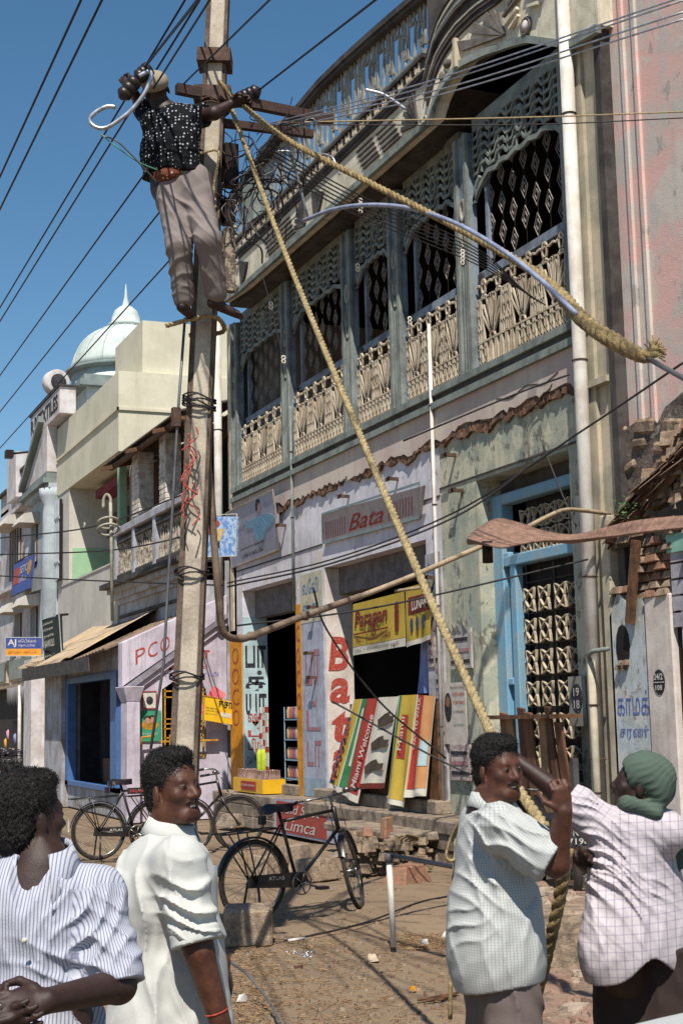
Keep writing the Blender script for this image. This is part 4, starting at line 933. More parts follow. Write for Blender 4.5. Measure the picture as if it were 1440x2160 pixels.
def motif(y, z, s=.13, h=.145, th=.010):
    mb = MB(); G = FX(XD + .06); x = -y
    A_ = lambda sx, n=8: [(x + sx * s * (1 - 1.75 * math.sin(math.pi * (i / n))), z + h * (1 - 2 * i / n)) for i in range(n + 1)]
    B_ = lambda sy, n=8: [(x + s * (-1 + 2 * i / n), z + sy * h * (1 - .95 * math.sin(math.pi * i / n) * .55)) for i in range(n + 1)]
    for dg in (-1, 1):
        for b in (-.42, .42):
            P = []
            for i in range(11):
                u = i / 10; q = math.sin(math.pi * u) * b * s * 1.5; P.append((x + dg * s * (2 * u - 1) + q * .80, z + h * (1 - 2 * u) + q * .62 * dg))
            strip(mb, G, P, .009, 0, .032)
    return mb
mo = None
for z in (3.72, 3.47):
    for y in (13.38, 13.11, 12.84, 12.57):
        o = motif(y, z, .105, .115).build('gate_motif', m_greypaintiron, dr)
for k in range(7):
    z = 2.84 - k * .335
    for y in (13.36, 13.05, 12.72, 12.47): motif(y, z, .105, .13).build('gate_motif', m_greypaintiron, dr)
mb = MB()
for y in (13.54, 12.9, 12.33): mb.box((XD + .08, y - .02, .58), (XD + .1, y + .02, 3.22))
for k in range(9): mb.box((XD + .08, 12.33, 3.03 - k * .335), (XD + .1, 13.54, 3.045 - k * .335))
for y in (13.2, 12.6): mb.box((XD + .085, y - .008, .58), (XD + .095, y + .008, 3.9))
mb.build('gate_frame', m_iron, dr)
np_, f = board('house_number_plate', 'grey number plate lettered 19 over 18 beside the gate', 'sign', [(7.42, 12.12, 1.5), (7.42, 11.82, 1.5), (7.42, 11.82, 1.98), (7.42, 12.12, 1.98)], M('grey_plate', '#8a8880', '#79766f', scale=4))
mb = MB(); poly(mb, f, ell((.15, .27), .10, .14, 16), 0, .004); mb.build('black_oval', m_blackpaint, np_); txt('19', f, .10, .29, .1, .08, m_whitelet, np_, d=.008); txt('18', f, .10, .17, .1, .08, m_whitelet, np_, d=.008)
# pipes on the facade --------------------------------------------------------
def vpipe(name, label, x, y, z0, z1, r_, mat, clamps=(), lean=0.0):
    o = MB().tube([(x, y, z0), (x, y + lean, z1)], r_, 14).build(name, mat, None); tag(o, label, 'pipe')
    for z in clamps: MB().torus((x, y + lean * (z - z0) / (z1 - z0), z), r_ + .004, .008, (0, 0, 1), 16, 5).build('pipe_clamp', m_rust, o)
    return o
vpipe('drain_pipe', 'thick cream rainwater pipe running down beside the gate', 7.31, 11.48, .1, 10.2, .068, m_pipe, (1.2, 2.9, 5.0, 7.5), -.03)
vpipe('drain_pipe', 'thin cream pipe down the left corner of the balcony building', 7.36, 23.12, 3.2, 8.6, .07, m_pipe, (4.9, 6.6))
vpipe('service_pipe', 'thin grey conduit rising between shop and green wall to the lattice', 7.42, 14.93, .6, 6.3, .022, m_pipe, (1.5, 2.9, 4.1, 5.3))
vpipe('service_pipe', 'thin grey conduit rising beside the blue-white pillar', 7.42, 19.70, 3.2, 6.3, .02, m_grey, (3.6, 4.6, 5.6))
vpipe('water_pipe', 'rusty water pipe low on the wall right of the gate', 7.25, 11.42, .2, 2.1, .035, m_pilast, (.9, 1.7))
o = MB().tube([(7.24, 11.42, 2.1), (7.22, 11.42, 2.16), (7.2, 11.3, 2.19), (7.2, 11.05, 2.2)], .022).build('pipe_elbow', m_grey, None); tag(o, 'short grey elbow pipe above the rusty water pipe', 'pipe')
# iron brackets on the wall
BL = ['at the top of the blue-white pillar', 'halfway down the cream band of the blue-white pillar', 'above the blue Bagit lettering', 'between the Bagit lettering and the LUNAR banner', 'on the faded red letters of the pillar', 'high on the green wall under the crack', 'lower on the green wall beside the door head', 'between the pale signboard and the thin conduit', 'above the left half of the Bata signboard', 'above the right half of the Bata signboard']
for (y, z) in ((18.95, 3.2), (19.1, 2.55), (15.1, 3.25), (15.1, 2.92), (19.0, 2.2), (14.5, 4.62), (14.35, 4.18), (20.2, 4.55), (17.7, 4.62), (16.1, 4.6)):
    o = MB().box((7.36, y - .02, z - .02), (7.5, y + .02, z + .02)).box((7.36, y - .06, z - .025), (7.38, y + .1, z + .025)).build('wall_bracket', m_rust, None); tag(o, 'small rusty iron bracket fixed to the shop wall', 'bracket', 'iron brackets along the shop wall')
    o['label'] = 'rusty iron bracket ' + BL.pop(0)
# signs on the main facade
o, f = board('signboard', 'long faded white signboard lettered Bata, tilted over the wide doorway', 'sign', [(7.46, 18.6, 4.08), (7.46, 15.45, 4.02), (7.36, 15.13, 4.35), (7.36, 18.35, 4.46)], M('faded_sign_white', '#b6a9a6', '#a3999b', scale=4, streak=.35, grain=.06), .035, fm=m_ltblue)
txt('Bata', f, .95, .07, 1.15, .25, m_red, o, shear=.35, bold=.01)
for k in range(9): mb = MB(); rect(mb, f, .12 + k * .085, .05, .15 + k * .085, .32, 0, .004); mb.build('faded_stripe', m_fred, o)
for k in range(9): mb = MB(); rect(mb, f, 2.25 + k * .085, .05, 2.28 + k * .085, .32, 0, .004); mb.build('faded_stripe', m_fred, o)
o, f = board('signboard', 'square pale signboard painted with a woman in blue, left of the faded signboard', 'sign', [(7.46, 22.72, 4.16), (7.46, 20.42, 4.2), (7.26, 20.16, 5.04), (7.26, 22.4, 5.04)], M('pale_blue_poster', '#a9a9b6', '#9c9fae', scale=2, streak=.3), .02, fm=m_jali)
mb = MB(); poly(mb, f, ell((1.75, .52), .5, .13, 16), 0, .004); poly(mb, f, ell((1.55, .45), .3, .2, 16), .001, .006); poly(mb, f, [(.9, .55), (1.6, .48), (1.7, .62), (1.0, .66)], 0, .005); mb.build('blue_dress', M('poster_blue', '#6f9db8', '#88aabc', scale=6), o)
mb = MB(); poly(mb, f, ell((1.62, .78), .07, .09, 12), 0, .008); mb.build('face', M('poster_skin', '#a98a80', '#9c7c74', scale=9), o); mb = MB(); strip(mb, f, ell((1.6, .8), .1, .1, 8, .8, 3.6), .06, .008, .011); mb.build('dark_hair', m_blackpaint, o)
txt('ஜெயலட்சுமி', f, .12, .5, .9, .16, M('poster_grey_letter', '#7d8290', scale=9), o); txt('பேக்கரி ஸ்வீட்ஸ் மற்றும் காரம்', f, .5, .2, 1.2, .06, m_blackpaint, o); txt('பாக்யா ஷாப்பிங்', f, .6, .05, 1.0, .12, m_blackpaint, o, bold=.01)
pts = [at(417, 1175, D=21.5), at(497, 1173, D=21.0), at(501, 1090, D=21.0), at(420, 1088, D=21.5)]
o, f = board('advert_board', 'square blue and white advert board with an ice cream cup, behind the pole', 'sign', pts, M('advert_blue', '#5f83b4', '#9fb4cc', scale=14, lo=.45, hi=.55, grain=.05), .012, fm=m_whitelet)
mb = MB(); poly(mb, f, [(.30, .18), (.46, .22), (.56, .42), (.22, .42)], 0, .004); mb.build('cup', M('advert_cup', '#c4a878', scale=9), o); mb = MB(); poly(mb, f, [(.30, .1), (.46, .14), (.46, .24), (.3, .2)], .004, .008); mb.build('cup_band', m_blackpaint, o)
mb = MB(); poly(mb, f, ell((.2, .42), .09, .08, 10), .004, .008); poly(mb, f, ell((.38, .5), .07, .05, 10), .004, .008); mb.build('red_fruit', m_red, o)
# pco side posters
o, f = board('poster', 'green portrait poster on the phone shop gable', 'poster', [(5.96, 23.17, 1.30), (6.34, 23.17, 1.30), (6.34, 23.17, 1.80), (5.96, 23.17, 1.80)], M('poster_green', '#2f8060', '#3c8c6a', scale=4), th=.01)
mb = MB(); poly(mb, f, ell((.19, .27), .15, .08, 16), 0, .003); mb.build('pale_oval', m_yel, o); mb = MB(); poly(mb, f, ell((.15, .33), .05, .06, 12), .003, .006); poly(mb, f, ell((.23, .35), .04, .05, 12), .003, .006); mb.build('two_faces', M('poster_skin2', '#b08468', scale=9), o)
mb = MB(); strip(mb, f, ell((.15, .35), .055, .06, 10, .3, 2.9), .03, .006, .009); strip(mb, f, ell((.23, .37), .045, .05, 10, .3, 2.9), .025, .006, .009); mb.build('poster_hair', m_blackpaint, o); txt('திருமண வாழ்த்து', f, .05, .1, .28, .05, m_whitelet, o)
o, f = board('poster', 'small white poster with red border above the green poster', 'poster', [(6.03, 23.17, 1.84), (6.26, 23.17, 1.84), (6.26, 23.17, 2.12), (6.03, 23.17, 2.12)], m_whitelet, .02, th=.01, fm=m_red)
mb = MB(); poly(mb, f, ell((.12, .13), .06, .07, 12), 0, .003); mb.build('grey_photo', m_blackpaint, o)
o, f = board('hanging_sign', 'yellow shop sign with black Tamil lettering beside the phone shop window', 'sign', [(6.99, 22.9, 1.63), (7.52, 22.9, 1.54), (7.54, 22.9, 1.91), (7.01, 22.9, 2.03)], M('sign_yellow', '#d8ae1c', '#cfa31c', scale=6, grain=.04), .012, fm=m_yel)
txt('ஈசா', f, .26, .25, .25, .11, m_blackpaint, o, bold=.03); txt('எல்லா வகையான', f, .03, .2, .2, .035, m_blackpaint, o); txt('சர்வீஸ் செய்து', f, .03, .15, .2, .035, m_blackpaint, o); txt('தரப்படும்', f, .03, .1, .2, .035, m_blackpaint, o); mb = MB(); rect(mb, f, .3, .1, .48, .17, 0, .004); mb.build('white_label', m_whitelet, o); mb = MB(); poly(mb, f, ell((.25, .17), .025, .025, 10), 0, .005); mb.build('red_dot', m_red, o)
o, f = board('hanging_sign', 'tilted pink-red sign half hidden behind the yellow sign', 'sign', [(6.93, 22.98, 1.78), (7.08, 22.98, 1.66), (7.42, 22.98, 2.05), (7.2, 22.98, 2.2)], M('sign_pink', '#c45a66', '#d07a80', scale=9), th=.01)
txt('பாலா', f, .05, .05, .3, .1, m_whitelet, o)
# banners and cloth over the shop counter
def cloth(name, label, P, cols, group, rip=.02, nx=18, ny=12, seed=0):
    """P corners bl, br, tr, tl; cols = [(u0,u1,v0,v1,mat)], first is the base"""
    P = [Vector(q) for q in P]; n = (P[1] - P[0]).cross(P[3] - P[0]).normalized(); r = random.Random(seed); ph = r.uniform(0, 6)
    def S(u, v, d=0.0):
        q = P[0].lerp(P[1], u).lerp(P[3].lerp(P[2], u), v); return q + n * (d + rip * math.sin(u * 9 + ph + v * 1.5) * (1.1 - v))
    root = None
    for k, (u0, u1, v0, v1, mt) in enumerate(cols):
        mb = MB(); N = max(2, int(nx * (u1 - u0))); K = max(2, int(ny * (v1 - v0)))
        vs = [S(u0 + (u1 - u0) * i / N, v0 + (v1 - v0) * j / K, .003 * k) for j in range(K + 1) for i in range(N + 1)]
        mb.add(vs, [(j * (N + 1) + i, j * (N + 1) + i + 1, (j + 1) * (N + 1) + i + 1, (j + 1) * (N + 1) + i) for j in range(K) for i in range(N)], True)
        o = mb.build(name if root is None else 'printed_area', mt, root, recalc=False)
        if root is None: root = tag(o, label, 'banner', group)
    return root, (lambda u, v: S(u, v, .003 * len(cols) + .002)), P
def ctxt(s, P, u, v, wd, ht, mat, par, d=.02, **k):
    F_ = quad(P[0], P[1], P[2], P[3]); W2 = (P[1] - P[0]).length; H2 = (P[3] - P[0]).length; return txt(s, F_, u * W2, v * H2, wd, ht, mat, par, d=d, **k)
m_by = M('banner_yellow', '#b0963a', '#a18a36', scale=3, grain=.04, bump=.05); m_bw = M('banner_white', '#c4beb0', '#b5afa3', scale=3, grain=.04, bump=.05); m_bg = M('banner_green', '#2d6a42', '#3c7a50', scale=4, grain=.04, bump=.05)
m_br = M('banner_red', '#9c352e', '#8c302a', scale=3, grain=.04, bump=.05); m_bo = M('banner_orange', '#c08c5c', '#b57c4e', scale=3, grain=.04, bump=.05); m_bn = M('banner_navy', '#34405f', scale=3, grain=.04, bump=.05)
m_maroon = M('banner_maroon', '#6e2a22', '#5d221c', scale=6, grain=.05, bump=0)
G_ = 'printed cloth banners of the shoe shop'
b1, s1, P1 = cloth('hanging_banner', 'yellow banner lettered Paragon strung under the wide shop doorway', [(7.42, 17.48, 2.44), (7.42, 15.85, 2.48), (7.42, 15.85, 3.15), (7.42, 17.45, 3.12)], [(0, 1, 0, 1, m_bw), (0, 1, .16, 1, m_by)], G_, .012, seed=1)
ctxt('Paragon', P1, .05, .42, 1.05, .28, m_maroon, b1, shear=.15, bold=.03); ctxt('No.1 Rubber Hawai', P1, .08, .22, 1.1, .1, m_maroon, b1); ctxt('பாட் 1 கேன்வாஸ் ஷூ', P1, .05, .02, 1.4, .07, m_blackpaint, b1)
mb = MB(); f = quad(*P1); rect(mb, f, .05, .26, 1.15, .28, .02, .023); poly(mb, f, ell((1.42, .5), .06, .07, 10), .02, .023); poly(mb, f, [(1.36, .44), (1.48, .44), (1.47, .2), (1.37, .2)], .02, .023); mb.build('printed_mark', m_maroon, b1)
b2, s2, P2 = cloth('hanging_banner', 'yellow and red banner lettered LUNAR beside the Paragon banner', [(7.41, 15.80, 2.46), (7.41, 15.1, 2.52), (7.41, 15.1, 3.2), (7.41, 15.78, 3.19)], [(0, 1, 0, 1, m_by), (.12, 1, .52, .82, m_maroon), (0, 1, 0, .08, m_bw)], G_, .012, seed=2)
ctxt('LUNAR', P2, .3, .56, .42, .13, m_whitelet, b2, bold=.02)
mb = MB(); f = quad(*P2)
for k in range(3): poly(mb, f, ell((.2 + k * .16, .24), .04, .09, 10), .02, .024)
mb.build('printed_shoe', m_bn, b2)
TB = [(7.24, 17.72, .66), (7.24, 17.42, .64), (7.4, 17.22, 1.86), (7.4, 17.6, 1.86)]
b3, s3, P3 = cloth('draped_banner', 'yellow banner with red lettering draped leftmost over the counter', [(7.24, 17.98, .70), (7.24, 17.62, .66), (7.38, 17.05, 1.86), (7.38, 17.42, 1.86)], [(0, 1, 0, 1, m_bw), (.1, .9, .05, 1, m_by), (.0, .22, .06, .8, m_bn)], G_, .02, seed=3)
ctxt('POWER', P3, .45, .1, .9, .12, m_red, b3, d=.03, rot=math.pi / 2, bold=.03)
b4, s4, P4 = cloth('draped_banner', 'red banner with white script Miami Welcome draped beside the shoe print', [(7.2, 17.6, .66), (7.2, 16.98, .54), (7.36, 16.55, 1.86), (7.36, 17.1, 1.86)], [(0, 1, 0, 1, m_bw), (.06, .94, .07, 1, m_br), (.06, .34, .07, 1, m_bg), (.2, .3, .3, .9, m_bw)], G_, .02, seed=4)
ctxt('Miami Welcome', P4, .86, .14, 1.0, .14, m_whitelet, b4, d=.035, rot=math.pi / 2, bold=.01)
b5, s5, P5 = cloth('draped_banner', 'off-white cloth printed with three dark shoes hanging over the counter', [(7.22, 17.0, .72), (7.22, 16.15, .76), (7.37, 15.98, 1.87), (7.37, 16.58, 1.87)], [(0, 1, 0, 1, m_bw), (.02, 1, 0, .06, m_maroon)], G_, .015, seed=5)
m_shoe = M('printed_dark_shoe', '#4a3d35', '#3a3029', scale=5, grain=.05, bump=0); f = quad(*P5)
for k in range(3):
    z = .2 + k * .31; a = .12 + .035 * k; mb = MB(); sc = .92 - .08 * k
    poly(mb, f, [(a, z + .1), (a + .06, z), (a + .2, z + .01), (a + .28, z + .035), (a + .62 * sc, z + .05), (a + .62 * sc, z + .13), (a + .45 * sc, z + .13), (a + .32, z + .19), (a + .18, z + .17)], .02, .023); mb.build('printed_shoe', m_shoe, b5)
b6, s6, P6 = cloth('draped_banner', 'yellow and green banner with a red block hanging right of the shoe print', [(7.16, 16.0, .60), (7.18, 15.45, .56), (7.37, 15.42, 1.88), (7.37, 15.98, 1.88)], [(0, 1, 0, 1, m_bw), (.2, .95, .05, 1, m_by), (.08, .2, .1, 1, m_bg), (.35, .62, .42, .82, m_br)], G_, .03, seed=6)
ctxt('Miami', P6, .58, .5, .4, .1, m_whitelet, b6, d=.045, rot=math.pi / 2)
b7, s7, P7 = cloth('draped_banner', 'red and orange banner lettered WAY TO WALK draped rightmost over the counter', [(7.17, 15.45, .68), (7.2, 14.98, .72), (7.37, 14.96, 1.85), (7.37, 15.46, 1.88)], [(0, 1, 0, 1, m_bw), (.04, .96, .08, 1, m_bo), (.1, .42, .08, 1, m_br), (.55, .9, .3, .55, m_ltblue)], G_, .02, seed=7)
ctxt('WAY TO WALK', P7, .34, .45, .62, .06, m_whitelet, b7, d=.03, rot=math.pi / 2)
o = MB().box((7.4, 15.0, .66), (7.9, 17.6, 1.8)).build('shop_counter', m_wood, None); tag(o, 'wooden counter under the draped cloth banners', 'counter')
sh, _, _ = cloth('hanging_shirt', 'blue striped shirt hanging inside the wide shop doorway', [(7.6, 15.9, 1.9), (7.6, 15.45, 1.9), (7.6, 15.5, 2.55), (7.6, 15.8, 2.6)], [(0, 1, 0, 1, M('shirt_cloth_blue', '#7f8db8', '#6d7aa8', scale=6))], None, .04, seed=9); sh['category'] = 'shirt'
# goods in the small shop
cr_ = thing('bottle_crate', 'yellow soft-drink crate full of bottles on the small shop step', 'crate')
m_cy = M('crate_yellow', '#d1a41e', '#c6981c', scale=6, grain=.05, rough=.5)
mb = MB()
for a, b in (((7.12, 20.35, .52), (7.14, 21.75, .73)), ((7.46, 20.35, .52), (7.48, 21.75, .73)), ((7.14, 20.35, .52), (7.46, 20.37, .73)), ((7.14, 21.73, .52), (7.46, 21.75, .73)), ((7.14, 20.37, .52), (7.46, 21.73, .54))): mb.box(a, b)
mb.build('crate_shell', m_cy, cr_); mb = MB(); rect(mb, FX(7.118), -21.35, .56, -20.65, .69, 0, .006); mb.build('red_label', m_br, cr_); txt('triple seven', FX(7.11), -21.3, .6, .6, .06, m_whitelet, cr_)
m_glass = M('bottle_glass', '#7a5d55', '#a08478', rough=.15, spec=.6, bump=0); bt = None
for i in range(4):
    for j in range(14):
        if bt is None: bt = MB().lathe([(.03, 0), (.032, .16), (.012, .24), (.012, .3), (.016, .31)], n=7).build('bottle', m_glass, cr_); MB().lathe([(.034, .08), (.034, .17)], n=7).build('bottle_label', m_br, bt); bt.location = (7.19 + i * .075, 20.42 + j * .097, .55)
        else: clone(bt, cr_, (7.19 + i * .075, 20.42 + j * .097, .55))
gr = thing('packet_strips', 'long strips of white and red snack packets hanging in the small doorway', 'packets')
for i, (y, c) in enumerate(((21.0, m_bw), (20.86, m_bw), (20.72, m_bw))):
    for k in range(11): MB().box((7.32 + .01 * (i % 2), y - .055 + .02 * math.sin(k + i) + (.04 * (k - 5) / 5 if i == 0 else 0), .72 + k * .1), (7.335 + .01 * (i % 2), y + .055, .81 + k * .1)).build('packet', m_bw if (k + i) % 3 else m_br, gr)
for y in (20.98, 20.8): MB().lathe([(.02, 0), (.045, .1), (.05, .35), (.02, .42)], (7.3, y, .75), 8).build('yellow_green_pouch', M('lime_pouch', '#a8b82c', scale=9), gr)
rk = thing('jar_rack', 'wire display rack of jars and packets behind the orange post', 'rack')
mb = MB()
for y in (19.95, 20.55):
    for x in (7.55, 7.8): mb.box((x, y, .66), (x + .015, y + .015, 1.8))
for z in (.72, 1.0, 1.3, 1.6): mb.box((7.55, 19.95, z), (7.8, 20.56, z + .015))
mb.build('rack_frame', m_bluep, rk)
for z in (.74, 1.02, 1.32, 1.62):
    for k in range(5): MB().lathe([(.045, 0), (.05, .03), (.05, .13), (.035, .16), (.04, .18)], (7.62, 20.02 + k * .12, z), 8).build('jar', M('jar%d' % (k % 3), ('#9a5a34', '#a88a6a', '#6b4a7a')[k % 3], scale=15, rough=.3), rk)
for z in (1.9, 2.3, 2.7, 3.1):
    sf = MB().box((9.2, 19.5, z), (9.5, 22.4, z + .02)).build('wall_shelf', m_wood, None); tag(sf, {1.9: 'lowest', 2.3: 'second', 2.7: 'third', 3.1: 'top'}[z] + ' dim shelf of bottles at the back of the small shop', 'shelf', 'shelves inside the small shop')
    for k in range(14): MB().lathe([(.05, .02), (.05, .2), (.02, .27), (.02, .3)], (9.3, 19.7 + k * .19, z), 7).build('bottle', m_glass, sf)
# posters on the pillar and the green wall
m_pap = M('torn_poster_paper', '#aaa6a2', '#8f8a88', scale=12, streak=.3, grain=.15, lo=.45, hi=.55); m_pap2 = M('printed_poster_paper', '#b5a8a0', '#8f7a7a', scale=25, grain=.2, lo=.45, hi=.55)
for k, (y0, y1, z0, z1, mt, sx) in enumerate(((15.32, 15.14, 2.2, 2.55, m_pap2, 'grey'), (15.14, 14.98, 1.95, 2.4, m_pap, 'torn'), (15.3, 15.0, 1.5, 1.9, m_pap2, 'pink'), (15.34, 15.16, 1.0, 1.45, m_pap, 'black print'), (15.12, 14.97, 1.05, 1.5, m_pap2, 'brown'), (15.3, 15.05, .75, .98, m_pap, 'low'), (14.72, 14.2, 2.15, 2.6, m_pap, 'crumpled'), (14.8, 14.3, .9, 1.3, m_pap2, 'half-torn'))):
    o = MB().box((7.466 - .002 * k, y1, z0), (7.479, y0, z1)).build('poster', mt, None); tag(o, '%s paper poster stuck on the %s' % (sx, 'pillar beside the banners' if y0 > 14.9 else 'pale green wall'), 'poster')
    for q in range(3): mb = MB(); rect(mb, FX(7.462 - .002 * k), -y0 + .03, z0 + .06 + q * (z1 - z0) * .28, -y1 - .03 - .02 * q, z0 + .10 + q * (z1 - z0) * .28, 0, .003); mb.build('printed_line', m_blackpaint if q != 1 else m_fred, o)
o, f = board('poster', 'white poster with a long-haired bearded face and red Tamil lettering by the rope', 'poster', [(7.47, 14.98, 1.3), (7.47, 14.4, 1.3), (7.47, 14.4, 2.0), (7.47, 14.98, 2.0)], M('poster_offwhite', '#b9b0a8', '#a9a098', scale=6), th=.01)
mb = MB(); poly(mb, f, ell((.14, .42), .09, .17, 14), 0, .003); mb.build('poster_hair', m_blackpaint, o); mb = MB(); poly(mb, f, ell((.14, .48), .045, .06, 12), .003, .006); mb.build('poster_face', M('poster_skin3', '#8a5a44', scale=9), o)
txt('The Art of Living', f, .2, .62, .34, .04, m_blackpaint, o); txt('வாழும் கலை', f, .25, .53, .3, .07, m_red, o, bold=.01); txt('பயிற்சி முகாம்', f, .25, .44, .3, .06, m_red, o, bold=.01); txt('10-16 இலவசம்', f, .26, .34, .28, .05, m_blackpaint, o); txt('அனைவரும் வருக', f, .27, .2, .26, .04, M('green_letter', '#3a7a54', scale=9), o)
mb = MB(); r = random.Random(2); pts = [(7.47 - r.uniform(0, .06), 14.7 - .05 * i, 2.62 + r.uniform(-.05, .08)) for i in range(11)]
for i in range(10): mb.add([pts[i], pts[i + 1], (7.478, pts[i + 1][1], 2.5), (7.478, pts[i][1], 2.5)], [(0, 1, 2, 3)])
o = mb.build('torn_paper_edge', m_pap, None, recalc=False); tag(o, 'curling torn paper edge above the crumpled poster', 'paper')
# ---------------------------------------------------------------- utility pole
m_conc = M('pale_pole_concrete', '#b3a998', '#94897b', scale=5, streak=.35, dirt='#6f6459', grain=.12, bump=.25)
m_poledark = M('brown_pole_flange', '#65564a', '#433a34', scale=8, streak=.4, grain=.2)
PB, PT = at(388, 1570, D=8.9), at(457, 30, D=8.9); pd = (PT - PB).normalized(); PB = PB - pd * (PB.z / pd.z)
pfor = Vector((math.sin(HEAD), math.cos(HEAD), 0)); pright = pd.cross(pfor).normalized() * -1
if pright.dot(_r) < 0: pright = -pright
pole = thing('utility_pole', 'tall leaning concrete utility pole with brown flanges in the middle of the street', 'utility pole')
def pp(h, a=0.0, b=0.0): return PB + pd * (h / pd.z) + pright * a + pfor * b
H0, H1 = -.1, 9.2
def pbox(a0, a1, b0, b1, h0=H0, h1=H1, tp=.72):
    k = lambda h: 1 - (1 - tp) * max(h, 0) / H1
    return [pp(h0, a0 * k(h0), b0 * k(h0)), pp(h0, a1 * k(h0), b0 * k(h0)), pp(h0, a1 * k(h0), b1 * k(h0)), pp(h0, a0 * k(h0), b1 * k(h0)), pp(h1, a0 * k(h1), b0 * k(h1)), pp(h1, a1 * k(h1), b0 * k(h1)), pp(h1, a1 * k(h1), b1 * k(h1)), pp(h1, a0 * k(h1), b1 * k(h1))]
MB().hexa(pbox(-.045, .07, -.06, .06)).build('shaft', m_conc, pole, bevel=.006)
MB().hexa(pbox(-.085, -.047, -.05, .12)).build('flange', m_poledark, pole); MB().hexa(pbox(.072, .095, -.05, .1)).build('flange', m_poledark, pole)
m_wire = M('black_cable', '#242224', '#2e2a2c', scale=10, bump=0, rough=.6); m_steelw = M('grey_steel_wire', '#6b6a6c', '#57565a', scale=10, bump=0, rough=.5, metal=.4)
m_alu = M('bright_aluminium_cable', '#b8bcc4', '#8f949c', scale=20, rough=.35, metal=.7, bump=0)
for h in (1.9, 2.55, 3.62, 3.66, 5.0, 5.62):
    tl = rnd.uniform(-.25, .25); P = [pp(h + .012 * math.sin(a * 3) + tl * .1 * math.cos(a + h), .108 * math.cos(a), .105 * math.sin(a)) for a in [i * math.pi / 8 for i in range(16)]]
    mb = MB(); 
    for q in range(3): mb.tube([p + Vector((0, 0, .015 * q + .01 * math.sin(q * 2 + i_))) for i_, p in enumerate(P)], .0055, 5, closed=True)
    mb.build('wire_binding', m_wire if h < 5 else m_rust, pole)
def pframe(h, w_, name, mat, dz=.03): 
    mb = MB(); mb.hexa([pp(h, -w_, -.09), pp(h, w_, -.09), pp(h, w_, .12), pp(h, -w_, .12), pp(h + dz, -w_, -.09), pp(h + dz, w_, -.09), pp(h + dz, w_, .12), pp(h + dz, -w_, .12)]); mb.build(name, mat, pole)
pframe(5.93, .11, 'clamp', m_rust, .09); pframe(5.66, .12, 'clamp', m_rust, .1)
m_arm = M('rusty_cross_arm', '#463430', '#332724', scale=9, metal=.2, grain=.2)
def beam(p, q, w_, h_, name, mat, par):
    p, q = Vector(p), Vector(q); t_ = (q - p).normalized(); s = t_.cross(Vector((0, 0, 1))).normalized() * w_ / 2; u = Vector((0, 0, h_))
    return MB().hexa([p - s, p + s, q + s, q - s, p - s + u, p + s + u, q + s + u, q - s + u]).build(name, mat, par)
beam(at(372, 196, D=8.75), at(700, 262, D=9.3), .05, .065, 'cross_arm', m_arm, pole); beam(at(400, 258, D=8.85), at(660, 290, D=9.1), .045, .05, 'cross_arm', m_arm, pole)
MB().obox(pp(4.93, .13, .02), (.07, .08, .16)).build('junction_box', m_iron, pole); MB().obox(pp(5.25, .13, .02), (.09, .09, .28)).build('junction_box', m_iron, pole); MB().obox(pp(4.6, .15, .0), (.07, .07, .42)).build('terminal_strip', M('terminal_grey', '#5c5048', '#8f8474', scale=30, lo=.48, hi=.52), pole)
m_ins = M('dark_porcelain', '#2b2220', '#1e1a1c', scale=5, rough=.38, spec=.4, bump=0)
def insulator(px, py, D, px2, py2, label, n=3):
    a, b = at(px, py, D=D), at(px2, py2, D=D); t_ = (b - a); o = thing('insulator', label, 'insulator', (0, 0, 0), 'strain insulators at the cross arm')
    for k in range(n):
        c = a + t_ * ((k + .5) / n); R = t_.to_track_quat('Z', 'Y').to_matrix(); mb = MB(); mb.lathe([(.012, -.04), (.045, -.03), (.05, 0), (.03, .02), (.012, .035)], n=12)
        mb.v = [tuple(c + R @ Vector(v)) for v in mb.v]; mb.build('disc', m_ins, o)
    MB().tube([a, b], .01, 6).build('rod', m_iron, o)
insulator(312, 145, 8.5, 290, 165, 'dark porcelain insulator just above the lineman cap'); insulator(285, 170, 8.4, 256, 205, 'dark insulator with pale rim left of the lineman cap')
insulator(505, 208, 9.0, 545, 190, 'dark insulator on the right arm where the single wire leaves', 4)
# overhead wires: parallel to the street
def street_wire(px, py, z, label, r_=.007, y0=-6, y1=70, mat=None, stop=None, sg=.0):
    a = ray(px, py); X = (z - EYE) * a[0] / a[2]
    if stop: y0 = at(stop, py + (py - 1538) / (px + 544) * (stop - px), X=X).y
    P = [Vector((X, y, z - sg * 4 * ((y - y0) / (y1 - y0)) * (1 - (y - y0) / (y1 - y0)))) for y in np.linspace(y0, y1, 24)]
    o = MB().tube(P, r_, 5).build('overhead_wire', mat or m_wire, None); tag(o, label, 'wire', 'overhead wires along the street'); return o
street_wire(90, 175, 6.4, 'far left wire crossing the sky, upper one of the pair', .009); street_wire(112, 210, 6.4, 'far left wire crossing the sky, lower one of the pair', .009)
for (px, py, z, lb) in ((65, 540, 6.35, 'wire passing behind the foil cable loop'), (85, 540, 6.3, 'wire running just under the foil cable loop'), (180, 540, 6.3, 'wire reaching the lineman belt'), (262, 540, 6.2, 'wire meeting the lineman knees'), (347, 560, 6.05, 'wire passing by the dome spire')):
    street_wire(px, py, z, lb, .008, 8.4, 70, stop={180: 325, 262: 440, 347: 442}.get(px)); street_wire(px, py, z + .004, lb.replace('wire', 'near span of the wire', 1), .008, -6, 8.4) if py == 540 and px in (65, 85) else None
def cable(name, label, P, r_=.006, mat=None, cat='cable', group=None, n=10, smooth=True):
    o = MB().tube(smooth_path(P, n) if smooth else P, r_, 6).build(name, mat or m_wire, None); return tag(o, label, cat, group)
